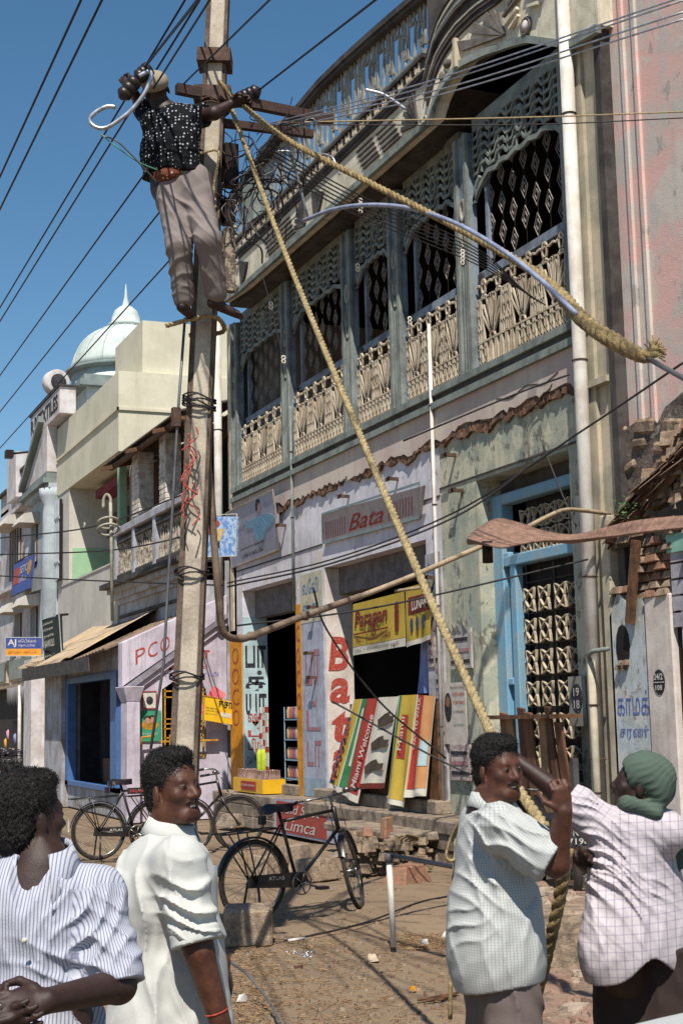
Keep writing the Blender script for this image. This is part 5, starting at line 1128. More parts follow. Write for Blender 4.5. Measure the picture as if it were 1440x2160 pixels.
cable('overhead_wire', 'wire rising right from the lineman cap to the top of the frame', [at(306, 140, D=8.5), at(416, 0, D=5.5), at(470, -70, D=4.6)], .008, cat='wire', smooth=False)
cable('overhead_wire', 'wire rising behind the pole top left of the shaft', [at(375, 188, D=9), at(567, 0, D=6.4), at(640, -70, D=5.6)], .006, cat='wire', smooth=False)
cable('overhead_wire', 'single black wire rising right from the insulator across the sky', [at(545, 190, D=9.0), at(790, 0, D=6.6), at(890, -75, D=6)], .007, cat='wire', smooth=False)
cable('overhead_wire', 'wire crossing behind the lineman cap to the top edge', [at(305, 215, D=9), at(437, 7, D=6.4), at(480, -60, D=5.8)], .006, cat='wire', smooth=False)
# service wires to the right
SV = 'thin service wires fanning across the balcony front'
for i, (a, b, c, dd) in enumerate((((560, 262), (900, 172), (1440, -8), 5.2), ((570, 266), (905, 180), (1440, 0), 5.2), ((580, 262), (920, 190), (1440, 25), 5.4), ((600, 268), (930, 198), (1440, 40), 5.4))):
    cable('service_wire', ('topmost', 'second', 'third', 'lowest')[i] + ' pale wire of the bundle rising to the upper right corner', [at(*a, D=9.1), at(*b, D=7.4), at(*c, D=dd)], .004, m_alu, 'wire', SV)
cable('service_wire', 'pale twine stretched level across the balcony to the pink wall', [at(575, 258, D=9.1), at(1100, 247, D=9), at(1440, 235, D=9)], .005, M('jute_twine', '#a08e6e', '#8a7858', scale=30), 'wire')
cable('service_wire', 'dark wire just under the level twine', [at(575, 262, D=9.1), at(1100, 262, D=9), at(1440, 248, D=9)], .004, m_wire, 'wire')
for i in range(6):
    cable('service_wire', ('topmost', 'second', 'third', 'fourth', 'fifth', 'lowest')[i] + ' dark wire of the bundle sloping down across the balcony', [at(560 + 8 * i, 300 + 14 * i, D=9), at(760, 412 + 9 * i, D=11), at(1000, 520 + 7 * i, D=13), at(1120 + 6 * i, 628 + 3 * i, D=14)], .006, m_wire, 'wire', SV)
m_spacer = M('porcelain_spacer', '#cfc8ba', '#b5ae9f', scale=9, bump=0)
SPL = ['under the blue-grey hose, nearest the canopy', 'on the dark wires by the second post from the right', 'on the wires before the middle valance', 'at the left valance, upper one', 'at the left valance, lower one', 'hanging before the cream lattice top']
for (px, py) in ((760, 430), (975, 538), (754, 568), (571, 648), (598, 762), (864, 680)):
    o = thing('wire_spacer', 'little cream porcelain spacer on the service wires near pixel row of the %s' % ('lattice' if py > 600 else 'valance'), 'spacer', (0, 0, 0), 'cream spacers on the service wires')
    o['label'] = 'small cream ring spacer ' + SPL.pop(0)
    for k in range(4 if py < 560 else 2): MB().torus(at(px, py + 8 * k - 8, D=11.2), .015, .006, (0, 1, 0), 10, 5).build('spacer_ring', m_spacer, o)
cable('hanging_wire', 'thin wire hanging from the canopy corner down past the left valance', [at(553, 580, D=17.5), at(571, 645, D=17.5), at(598, 760, D=17.5)], .008, m_wire)
for (P, lb) in (([(850, 930), (1090, 830), (1200, 790)], 'twisted cable under the crack above the blue door'), ([(480, 1230), (700, 1180), (960, 1080), (1240, 900), (1440, 765)], 'long cable slanting up across the shop signs to the right edge'), ([(480, 1238), (700, 1188), (960, 1090), (1150, 960)], 'second cable just under the long slanting one'), ([(1145, 940), (1180, 1030), (1215, 1110)], 'thin wire dropping over the blue transom'), ([(500, 1320), (800, 1280), (1240, 1180)], 'thin level wire over the doorways'), ([(240, 1350), (330, 1290), (480, 1240)], 'cable sagging to the phone shop roof'), ([(0, 1135), (200, 1110), (420, 1030)], 'cable crossing the white buildings, upper'), ([(0, 1170), (240, 1160), (440, 1120)], 'cable crossing the white buildings, middle'), ([(0, 1215), (200, 1225), (470, 1235)], 'cable crossing the white buildings, lower'), ([(940, 1600), (800, 1480), (690, 1330), (660, 1240)], 'dark wire hanging diagonally over the draped banners'), ([(700, 1480), (960, 1620), (1040, 1640)], 'dark wire sagging behind the lifting man')):
    D_ = 13.5 if P[0][0] > 420 else 27
    if 'long cable' in lb: Ds = [17, 16, 14, 11.5, 9.5]
    elif 'white buildings' in lb: Ds = [30, 27, 22]
    else: Ds = [D_ - .3 * i for i in range(len(P))]
    cable('hanging_wire', lb, [at(*p, D=d_) for p, d_ in zip(P, Ds)], .009 if D_ < 20 else .014, m_wire, group='loose cables strung along the street fronts')
# tangle at the pole
mb = MB(); r = random.Random(11)
for k in range(46):
    c = Vector((r.uniform(475, 610), r.uniform(265, 400))); P = []
    a = r.uniform(0, 6.3)
    for i in range(6): P.append(at(c.x, c.y, D=8.9 + r.uniform(-.15, .25))); a += r.uniform(-1.3, 1.3); c += Vector((math.cos(a), math.sin(a) + .25)) * r.uniform(14, 40); c.x = min(max(c.x, 462), 640)
    mb.tube(smooth_path(P, 5), r.choice((.003, .004, .006)), 4)
tag(mb.build('wire_tangle', m_wire, None), 'dense tangle of dark service wires right of the pole top', 'wires', kind='stuff')
mb = MB()
for k in range(14):
    c = Vector((r.uniform(470, 560), r.uniform(330, 470))); P = [at(c.x + r.uniform(-30, 30), c.y + i * r.uniform(14, 34), D=8.8 + r.uniform(-.1, .2)) for i in range(5)]; mb.tube(smooth_path(P, 5), .004, 4)
tag(mb.build('drooping_wires', m_steelw, None), 'loose drooping wires hanging beside the pole under the cross arms', 'wires', kind='stuff')
o = thing('wire_coil', 'small bright coil of wire hanging in front of the parapet', 'coil')
for k in range(5): MB().torus(at(655, 262, D=9.2) + Vector((0, .01 * k, .006 * k)), .042 + .002 * k, .003, (.3, 1, .5), 16, 5).build('turn', m_alu, o)
cable('conduit_tube', 'pale thin tube leaning down from the cross arm to the canopy', [at(586, 256, D=9.2), at(612, 320, D=9.3), at(650, 462, D=9.5)], .010, M('bluish_tube', '#8f9aa6', '#79848f', scale=6, rough=.4), 'tube')
cable('cable_end', 'short bright foil-wrapped cable end below the service wires', [at(770, 188, D=8.2), at(812, 200, D=8.2), at(856, 230, D=8.2)], .010, m_alu, 'cable')
cable('conduit_tube', 'short bent bluish tube between the ropes', [at(580, 318, D=9.2), at(615, 319, D=9.2), at(690, 326, D=9.3), at(708, 345, D=9.3), at(716, 368, D=9.3)], .008, m_alu, 'tube')
# foil loop held by the lineman
lp = [(290, 160), (310, 150), (316, 160), (302, 195), (275, 230), (240, 258), (215, 270), (195, 265), (186, 250), (200, 235), (222, 224), (240, 225)]
cable('foil_wrapped_loop', 'loop of silver foil-wrapped cable held out by the lineman', [at(x + 3, y, D=8.25) for x, y in lp], .014, m_alu)
cable('green_wire', 'thin green wire trailing from the foil loop to the lineman waist', [at(213, 282, D=8.3), at(240, 305, D=8.3), at(290, 340, D=8.4), at(332, 358, D=8.5)], .004, M('green_wire', '#5f9a80', '#4f8a70', scale=9))
cable('brown_wire', 'thin brown wires trailing from the foil loop to the lineman belt', [at(213, 284, D=8.3), at(250, 300, D=8.3), at(300, 350, D=8.4), at(330, 383, D=8.5)], .005, m_steelw)
# guy wire left of the pole
cable('stay_wire', 'thin stay wire hanging from under the lineman feet past the left of the pole', [at(390, 670, D=8.8), at(376, 860, D=8.8), at(345, 1400, D=8.8), at(318, 1580, D=8.8)], .009, m_steelw, smooth=False)
o = MB().obox(at(371, 880, D=8.8), (.05, .05, .12)).build('turnbuckle', m_rust, None); tag(o, 'small rusty turnbuckle on the stay wire', 'fitting')
cable('rising_conduit', 'rusty conduit climbing the right side of the pole below the lineman', [at(430, 700, D=8.95), at(432, 850, D=9), at(440, 960, D=9.05), at(452, 1100, D=9.1)], .016, m_rust, smooth=False)
mb = MB()
for k in range(14): 
    c = at(400 + r.uniform(-14, 14), 900 + k * 13, D=8.75); mb.tube(smooth_path([c, c + Vector((r.uniform(-.05, .05), 0, -.06)), c + Vector((r.uniform(-.06, .06), -.03, -.12))], 4), .005, 4)
tag(mb.build('cord_tassels', m_red, None), 'frayed red and grey cord ends hanging on the pole', 'cord')
# bent pipe of the old street lamp
m_lampp = M('brown_lamp_pipe', '#7a6a5b', '#5c4d42', scale=6, streak=.2, grain=.15)
m_lampp2 = M('tan_lamp_pipe', '#9c8b74', '#7d6d5a', scale=6, grain=.15)
LP1 = [at(427, 830, D=9.0), at(436, 950, D=9.0), at(448, 1100, D=9.0), at(460, 1250, D=9.05), at(468, 1322, D=9.1), at(480, 1342, D=9.15), at(503, 1348, D=9.25), at(530, 1342, D=9.35), at(640, 1300, D=9.8), at(760, 1258, D=10.2)]
LP2 = [at(760, 1258, D=10.2), at(870, 1215, D=10.6), at(1012, 1154, D=11.1), at(1090, 1123, D=11.6), at(1150, 1092, D=12.2), at(1190, 1076, D=12.6), at(1230, 1077, D=12.9), at(1285, 1084, D=13.2)]
lm = thing('street_lamp_pipe', 'long bent pipe running from the pole across the shop fronts to the pilaster', 'pipe')
MB().tube(smooth_path(LP1, 6), .024, 10).build('lower_pipe', m_lampp, lm); MB().tube(smooth_path(LP2, 6), .02, 10).build('upper_pipe', m_lampp2, lm)
for k in (7, 8): MB().tube([LP1[k] - Vector((.02, 0, 0)), LP1[k] + Vector((.03, 0, .0))], .03, 10).build('pipe_collar', m_lampp, lm)
MB().tube([at(832, 1247, D=10.5), at(900, 1238, D=10.5)], .012, 8).build('side_rod', m_lampp2, lm)
# rusty lamp hood, curved leaf of sheet steel with a long strap
hd = thing('rusty_lamp_hood', 'rusty leaf-shaped lamp hood on a long steel strap entering from the right', 'lamp')
up_ = [(985, 1133, 8.40), (1010, 1112, 8.55), (1048, 1093, 8.70), (1092, 1101, 8.70), (1140, 1117, 8.70), (1200, 1127, 8.62), (1240, 1121, 8.40), (1300, 1106, 8.10), (1350, 1096, 7.80), (1440, 1087, 7.50), (1560, 1080, 6.90)]
dn_ = [(985, 1136, 8.10), (1030, 1148, 7.95), (1062, 1153, 7.95), (1100, 1145, 8.10), (1150, 1138, 8.25), (1200, 1137, 8.40), (1240, 1133, 8.25), (1300, 1127, 7.95), (1350, 1120, 7.65), (1440, 1110, 7.35), (1560, 1103, 6.75)]
mb = MB(); U = smooth_path([at(x, y, D=d_) for x, y, d_ in up_], 4); V = smooth_path([at(x, y, D=d_) for x, y, d_ in dn_], 4); K = 5
vs = [u.lerp(v, k / K) - Vector((0, 0, .03 * math.sin(math.pi * k / K))) for u, v in zip(U, V) for k in range(K + 1)]; n = K + 1
mb.add(vs, [(i * n + k, i * n + k + 1, (i + 1) * n + k + 1, (i + 1) * n + k) for i in range(len(U) - 1) for k in range(K)], True)
m_hood = M('orange_brown_rust', '#86695a', '#6b5347', scale=22, rough=.85, grain=.3, bump=.3)
o = mb.build('hood_sheet', m_hood, hd, recalc=False); md = o.modifiers.new('t', 'SOLIDIFY'); md.thickness = .012
a = at(1027, 1142, D=8.15); MB().tube([a + Vector((0, 0, .0)), a - Vector((0, 0, .125))], .031, 14).build('lamp_socket', m_iron, hd)
# street bracket with rings at left (hooped iron stand)
m_hoop = M('pale_iron_hoop', '#9c9a8c', '#7f7c70', scale=6, rough=.6)
o = thing('iron_hoop_stand', 'pale iron pole with a hooped top and oval ring beside the old balcony', 'stand')
c = at(233, 1190, D=24.5)
MB().tube([at(237, 1310, D=24.5), at(235, 1150, D=24.5), at(233, 1060, D=24.5)], .03, 8).build('upright', m_hoop, o)
MB().tube(smooth_path([at(218, 1072, D=24.5), at(219, 1052, D=24.5), at(226, 1043, D=24.5), at(233, 1052, D=24.5), at(233, 1066, D=24.5)], 5), .028, 8).build('hook_top', m_hoop, o)
for py in (1103, 1117): MB().torus(at(228, py, D=24.5), .18, .022, (0, .5, 1), 20, 6, sy=1).build('oval_ring', m_hoop, o)
MB().torus(at(178, 1108, D=27), .04, .02, (1, 0, 0)).build('end_ring', m_hoop, o)
# ---------------------------------------------------------------- ropes
m_rope = M('coir_rope', '#a0906a', '#7f6e50', scale=30, bump=.5, grain=.3, gs=90); m_rope2 = M('golden_thick_rope', '#97835a', '#6f5f44', scale=24, bump=.6, grain=.3, gs=90)
def rope(name, label, P, r_, mat, pitch=.11, strands=3, sub=10, cat='rope', seg=.016):
    Q = smooth_path(P, sub); L_ = [0]
    for a, b in zip(Q, Q[1:]): L_.append(L_[-1] + (b - a).length)
    N = max(8, int(L_[-1] / seg)); out = []; j = 0; ts = []
    for i in range(N + 1):
        s = L_[-1] * i / N
        while j < len(L_) - 2 and L_[j + 1] < s: j += 1
        u = (s - L_[j]) / max(L_[j + 1] - L_[j], 1e-9); out.append(Q[j].lerp(Q[j + 1], u)); ts.append(u)
    rr = r_ if callable(r_) else (lambda u: r_)
    o = None; mb = MB()
    for k in range(strands):
        path = []; rs = []; up = Vector((0, 0, 1))
        for i, p in enumerate(out):
            t_ = (out[min(i + 1, N)] - out[max(i - 1, 0)]).normalized(); a = t_.cross(Vector((.3, .9, .1))).normalized(); b = t_.cross(a); R = rr(i / N)
            ph = 2 * math.pi * (k / strands + L_[-1] * i / N / pitch); path.append(p + (a * math.cos(ph) + b * math.sin(ph)) * R * .48); rs.append(R * .60)
        mb.tube(path, rs, 6)
    return tag(mb.build(name, mat, None, recalc=False), label, cat)
HAND1 = at(1090, 1660, D=5.44)
rope('hauling_rope', 'long tan rope slanting from the pole top down to the two men', [at(487, 225, D=8.85), at(600, 530, D=8.4), at(740, 870, D=7.5), at(870, 1180, D=6.6), at(1000, 1470, D=6.0), at(1045, 1570, D=5.72), HAND1, at(1150, 1748, D=5.22)], lambda u: .016 + .006 * u, m_rope, .10)
rope('hauling_rope', 'long tan rope stretched from the pole top to the right, thickening at its tied end', [at(462, 170, D=8.75), at(500, 210, D=8.7), at(600, 290, D=8.3), at(760, 375, D=7.8), at(930, 462, D=7.3), at(1130, 575, D=6.6), at(1230, 675, D=6.2), at(1300, 722, D=6.0), at(1360, 752, D=5.9), at(1382, 735, D=5.9)], lambda u: float(np.interp(u, [0, .1, .6, .78, .84, .95, 1], [.014, .018, .020, .024, .035, .038, .028])), m_rope2, .13)
mb = MB(); c0 = at(1375, 742, D=5.9)
for k in range(50): d_ = Vector((r.uniform(-.2, 1), r.uniform(-.5, .5), r.uniform(-.3, 1))).normalized(); mb.tube([c0 + d_ * .01, c0 + d_ * r.uniform(.04, .075)], .0035, 4)
tag(mb.build('frayed_rope_end', m_rope2, None), 'frayed tuft at the tied end of the thick rope', 'rope')
cable('steel_stay', 'grey steel stay leaving the thick rope end to the right edge', [at(1365, 755, D=5.9), at(1440, 797, D=5.5), at(1540, 850, D=5)], .012, m_steelw, smooth=False)
cable('blue_hose', 'bluish grey cable arching over the balcony and lying along the thick rope', [at(640, 465, D=8.8), at(700, 442, D=8.5), at(770, 432, D=8.0), at(860, 438, D=7.6), at(960, 470, D=7.1), at(1060, 528, D=6.75), at(1140, 590, D=6.45), at(1215, 662, D=6.2)], .013, M('blue_grey_hose', '#8a92aa', '#6f7890', scale=9, rough=.5))
rope('hauling_rope', 'thick twisted rope end trailing from the hands down to the rubble', [at(1196, 1790, D=5.3), at(1188, 1850, D=5.35), at(1168, 1950, D=5.45), at(1140, 2065, D=5.6), at(1128, 2110, D=5.65)], .024, m_rope2, .16)
rope('foot_rope', 'tan rope looped round the pole as a foothold for the lineman', [pp(4.12, -.22, -.12), pp(4.14, -.1, -.17), pp(4.17, .02, -.17), pp(4.18, .11, -.1), pp(4.15, .12, .1), pp(4.13, -.1, .14)], .016, m_rope, .08)
rope('tie_cord', 'thin tan cord tied round the pole at the lineman waist', [at(385, 328, D=8.55), at(425, 322, D=8.6), at(455, 316, D=8.65), at(462, 330, D=8.65), at(452, 385, D=8.7), at(448, 440, D=8.7)], .009, m_rope, .06)
cable('thin_rope', 'thin cord looped and hanging beside the man in the pale kurta', [at(1000, 1680, D=5.6), at(975, 1720, D=5.6), at(950, 1770, D=5.65), at(941, 1808, D=5.65), at(958, 1812, D=5.65), at(962, 1760, D=5.65), at(985, 1705, D=5.6)], .006, m_rope, 'rope')
cable('thin_rope', 'long thin cord hanging straight down behind the kurta man back', [at(972, 1740, D=5.7), at(957, 1850, D=5.7), at(951, 1990, D=5.72), at(949, 2150, D=5.75)], .009, m_rope, 'rope')
# ---------------------------------------------------------------- things on the ground
m_block = M('rough_concrete_block', '#94826e', '#6d5f52', scale=9, bump=.8, grain=.3, gs=40)
a = at(545, 2000, Z=0)
o = MB().obox(a + Vector((.02, .28, .125)), (.36, .42, .27), Matrix.Rotation(-.35, 3, 'Z')).build('concrete_block', m_block, None, bevel=.02); tag(o, 'squat rough concrete block on the sand below the big bicycle', 'concrete block')
a = at(1262, 2095, Z=0)
o = MB().obox(a + Vector((0, .35, .22)), (.42, .35, .46), Matrix.Rotation(-.4, 3, 'Z')).build('concrete_block', m_block, None, bevel=.02); tag(o, 'grey concrete block standing behind the man in the checked shirt', 'concrete block')
pst = thing('pipe_stub', 'white upright pipe with grey horizontal pipe joining the plinth', 'pipe')
a = at(830, 1998, Z=0); b = a + Vector((-.02, 0, .62)); c = at(950, 1828, Z=.63)
MB().tube([a, b], .022, 10).build('upright_pipe', m_pipe, pst); MB().tube([b + Vector((0, 0, .0)), b + Vector((.02, .02, .02)), c, c + (c - b) * .6], .017, 10).build('horizontal_pipe', m_steelw, pst); MB().lathe([(.03, -.03), (.032, .03), (.02, .04)], b, 12).build('elbow_joint', m_steelw, pst)
for k, (px, py, sx, sy, sz, rt, mt, nm, lb) in enumerate(((748, 1765, .3, .16, .12, .4, m_rubble, 'stone', 'pale stone under the loose slab'), (815, 1748, .16, .1, .24, .2, m_brick, 'brick', 'red brick standing on end on the rubble heap'), (775, 1755, .25, .13, .1, .9, m_brick, 'brick', 'broken brick leaning left of the upright brick'), (770, 1785, .3, .2, .2, .1, m_rubble, 'stone', 'big rough stone lying under the broken brick'), (830, 1800, .8, .16, .07, -.35, m_stone, 'stone_slab', 'long stone slab lying over the rubble heap'), (760, 1800, .7, .16, .06, -.3, m_stone, 'stone_slab', 'narrow cracked slab left of the long slab'), (860, 1845, .45, .3, .18, .2, m_brick, 'brick_lump', 'broken lump of brickwork right of the rubble heap'), (620, 1800, .5, .2, .2, .1, m_stone, 'stone', 'grey kerb stone behind the big bicycle frame'), (660, 1838, .6, .3, .22, .15, m_block, 'stone', 'large stone behind the bicycle chain wheel'), (500, 1740, .55, .45, .18, .0, m_stone, 'stone', 'flat stone block at the left end of the plinth'), (505, 1775, .6, .4, .2, .05, m_stone, 'stone', 'lower stone block at the left end of the plinth'), (560, 1830, .25, .25, .22, .2, m_block, 'stone', 'square stone seen through the big rear wheel'), (1255, 1860, .34, .3, .3, .2, m_brick, 'brick_lump', 'reddish lump of brickwork behind the thick rope'), (900, 1800, .2, .2, .12, .2, m_rubble, 'stone', 'small stone at the foot of the plinth'))):
    a = at(px, py + 20, Z=.0) if nm not in ('brick', 'stone_slab') and py > 1790 else at(px, py, Y=14.6 if px > 700 else 19.0)
    if nm == 'stone' and px < 560: a = at(px, py, Y=21.2)
    z = max(a.z, sz / 2); a.z = z
    o = MB().rock(a, (sx, sy, sz), rt + .3, .08).build(nm, mt, None, bevel=.012); tag(o, lb, 'brick' if 'brick' in nm else 'stone')
mb = MB(); r = random.Random(21)
for k in range(120):
    px = r.uniform(735, 910); a = at(px, r.uniform(1770, 1835), Y=14.3 + r.uniform(-.5, .4)); 
    if a.z < .02: a = at(px, 1838, Z=.03)
    s = r.uniform(.05, .15); mb.rock(a, (s, s, s * .7), r.uniform(0, 6))
tag(mb.build('rubble_heap', m_rubble, None), 'heap of broken stone and mortar at the foot of the plinth', 'rubble', kind='stuff')
cl = None
for k in range(4): o = MB().torus(at(862 + 5 * k, 1772 + 2 * k, Y=14.1), .12 - .015 * k, .012, (.3, .5, 1), 18, 5).build('rope_turn' if cl else 'rope_coil', m_rope, cl); cl = cl or tag(o, 'coil of old rope lying on the rubble slab', 'rope')
# scattered rubble right foreground
m_shard = M('dusty_brick_shard', '#86685a', '#7d6d5e', scale=6, bump=.5, grain=.25, gs=40, lo=.4, hi=.6); m_shard2 = M('pale_mortar_shard', '#a09080', '#857565', scale=8, bump=.5, grain=.2)
def rubble_at(): 
    px, py = r.uniform(1110, 1470), r.uniform(1850, 2190); return at(px, py, Z=0)
for nm, mt, n_, s0, s1, lb in (('brick_rubble', m_shard, 1500, .05, .16, 'spread of broken brick rubble behind the two hauling men'), ('mortar_rubble', m_shard2, 900, .03, .12, 'pale mortar fragments among the brick rubble')):
    mb = MB()
    for k in range(n_):
        a = rubble_at(); s = r.uniform(s0, s1); hgt = max(0, .22 * math.exp(-((a.x - 5.6) ** 2) / 1.2)) * r.random(); mb.rock(a + Vector((0, 0, s * .15 + hgt)), (s * r.uniform(.8, 1.5), s, s * r.uniform(.25, .6)), r.uniform(0, 6), .25)
    tag(mb.build(nm, mt, None), lb, 'rubble', kind='stuff')
for k in range(26):
    a = at(r.uniform(1125, 1300), r.uniform(1930, 2150), Z=0); s = r.uniform(.14, .24)
    o = MB().rock(a + Vector((0, 0, .05)), (s, s * .6, s * .35), r.uniform(0, 6), .2).build('brick_piece', m_shard if k % 3 else m_brick, None, bevel=.008); tag(o, 'large flat piece of broken brick lying in the rubble between the hauling men', 'brick', 'larger brick pieces in the rubble')
mb = MB(); mb2 = MB(); mb3 = MB()
for k in range(1100):
    a = at(r.uniform(430, 1440), r.uniform(1830, 2190), Z=0); s = r.uniform(.008, .035); (mb if k % 3 else mb2).rock(a + Vector((0, 0, gz(a.x, a.y) - .015)), (s, s, s * .6), r.uniform(0, 6))
for k in range(1700):
    a = at(r.choice((r.uniform(480, 560), r.uniform(430, 960), r.gauss(640, 90))), r.uniform(1980, 2180), Z=0) if k % 4 else at(r.uniform(830, 940), r.uniform(1960, 1995), Z=0)
    l_ = r.uniform(.02, .10); an = r.uniform(0, 6.3); z = gz(a.x, a.y) - .008; mb3.tube([a + Vector((0, 0, z)), a + Vector((math.cos(an) * l_, math.sin(an) * l_, z + r.uniform(0, .015)))], .0025, 3)
tag(mb.build('gravel', M('dull_gravel', '#8c7b68', '#6f6152', scale=9), None), 'loose gravel scattered over the sand', 'gravel', kind='stuff'); tag(mb2.build('brick_crumbs', M('dull_brick_crumb', '#7d5f50', '#6b5546', scale=9), None), 'red brick crumbs scattered over the sand', 'gravel', kind='stuff')
tag(mb3.build('straw_litter', M('dry_straw', '#a08462', '#6b5138', scale=20), None), 'twigs and dry straw littering the ground', 'litter', kind='stuff')
for (px, py, c, lb, s) in ((628, 2047, '#4a2f26', 'dark brown clod on the sand', .07), (945, 1975, '#cfc8c4', 'crumpled white paper by the hanging cord', .07), (895, 1990, '#c4beb8', 'white scrap of paper left of the crumpled paper', .06), (785, 2025, '#b8a890', 'tan scrap of card on the sand', .08), (510, 2110, '#c9c6c0', 'torn white wrapper beside the shirt hem', .07), (870, 2090, '#c98a2c', 'small orange scrap on the sand', .04), (640, 1985, '#c8c0b4', 'white stick-like offcut by the concrete block', .03), (605, 1712, '#c8c4b8', 'white shell-like scrap behind the bicycle wheel', .07)):
    a = at(px, py, Z=.0); o = MB().rock(a + Vector((0, 0, .012)), (s, s * .7, s * .5), px, .35).build('litter_scrap', M('scrap' + c, c, scale=30), None); tag(o, lb, 'litter')
o = cable('white_stick', 'white cut stick lying beside the concrete block', [at(608, 1985, Z=.02), at(642, 1980, Z=.02)], .012, m_pipe, 'stick', smooth=False)
cable('ground_wire', 'stiff grey wire bowing over the sand beside the white shirt', [at(486, 2030, Z=.2), at(520, 2055, Z=.16), at(565, 2110, Z=.05), at(590, 2158, Z=.01)], .008, m_steelw)
cable('ground_cable', 'thin dark cable lying across the sand to the pipe', [at(600, 1985, Z=.01), at(700, 1965, Z=.01), at(790, 1940, Z=.01), at(880, 1905, Z=.01), at(950, 1890, Z=.01)], .008, m_wire)
mb = MB()
for k in range(26): a = at(r.gauss(635, 16), r.gauss(2018, 5), Z=0); an = r.uniform(0, 6.3); mb.tube([a + Vector((0, 0, .005)), a + Vector((math.cos(an) * .05, math.sin(an) * .05, .02))], .004, 4)
tag(mb.build('wire_offcuts', m_alu, None), 'little heap of bright wire offcuts on the sand', 'offcuts', kind='stuff')
for k in range(5): a = at(880 + 12 * k, 2110 + 4 * (k % 2), Z=.01); o = MB().tube([a, a + Vector((.16, -.05 + .03 * k, .02))], .008, 5).build('dry_stick', m_wood, None); tag(o, ('leftmost', 'second', 'middle', 'fourth', 'rightmost')[k] + ' dry brown stick of the small pile near the kurta man', 'stick', 'small pile of dry sticks')
# planks by the gate
for k, (y, ln, an, w_, lb) in enumerate(((12.95, 1.15, .12, .14, 'leftmost plank leaning by the gate'), (12.78, 1.1, .10, .15, 'second plank leaning by the gate'), (12.6, 1.2, .14, .13, 'broad weathered plank leaning by the gate'), (12.42, 1.15, .1, .16, 'plank with a pale face leaning by the gate'), (12.2, 1.1, .16, .14, 'short plank leaning by the gate'), (12.0, 1.2, .05, .1, 'narrow plank leaning close to the pipe'), (11.85, 1.05, .03, .13, 'last plank leaning behind the rainwater pipe'))):
    o = MB().obox((7.18 - .02 * (k % 2), y, .5 + ln / 2), (.03, w_, ln), Matrix.Rotation(an, 3, 'X') @ Matrix.Rotation(-.12, 3, 'Y')).build('leaning_plank', M('plank%d' % (k % 3), ('#7a5540', '#8f7355', '#5f4232')[k % 3], scale=5, streak=.7, dirt='#3a281e'), None, bevel=.004); tag(o, lb, 'plank')
o = MB().box((7.02, 11.7, 1.58), (7.3, 13.1, 1.62)).build('top_board', m_wood, None); tag(o, 'board lying level on the tops of the leaning planks', 'plank')
o = MB().box((7.3, 11.9, .4), (7.36, 12.5, 1.2)).build('metal_sheet', m_steelw, None); tag(o, 'grey sheet standing behind the planks', 'sheet')
# bench-like dark thing at right edge
bn = thing('stone_bench', 'grey stone bench in the shade at the right edge', 'bench'); a = at(1440, 1900, D=8.2)
MB().box((a.x - .1, a.y - .2, .36), (a.x + .9, a.y + .5, .44)).build('seat', m_block, bn); MB().box((a.x, a.y - .1, 0), (a.x + .2, a.y + .4, .36)).build('leg', m_dgrey, bn)
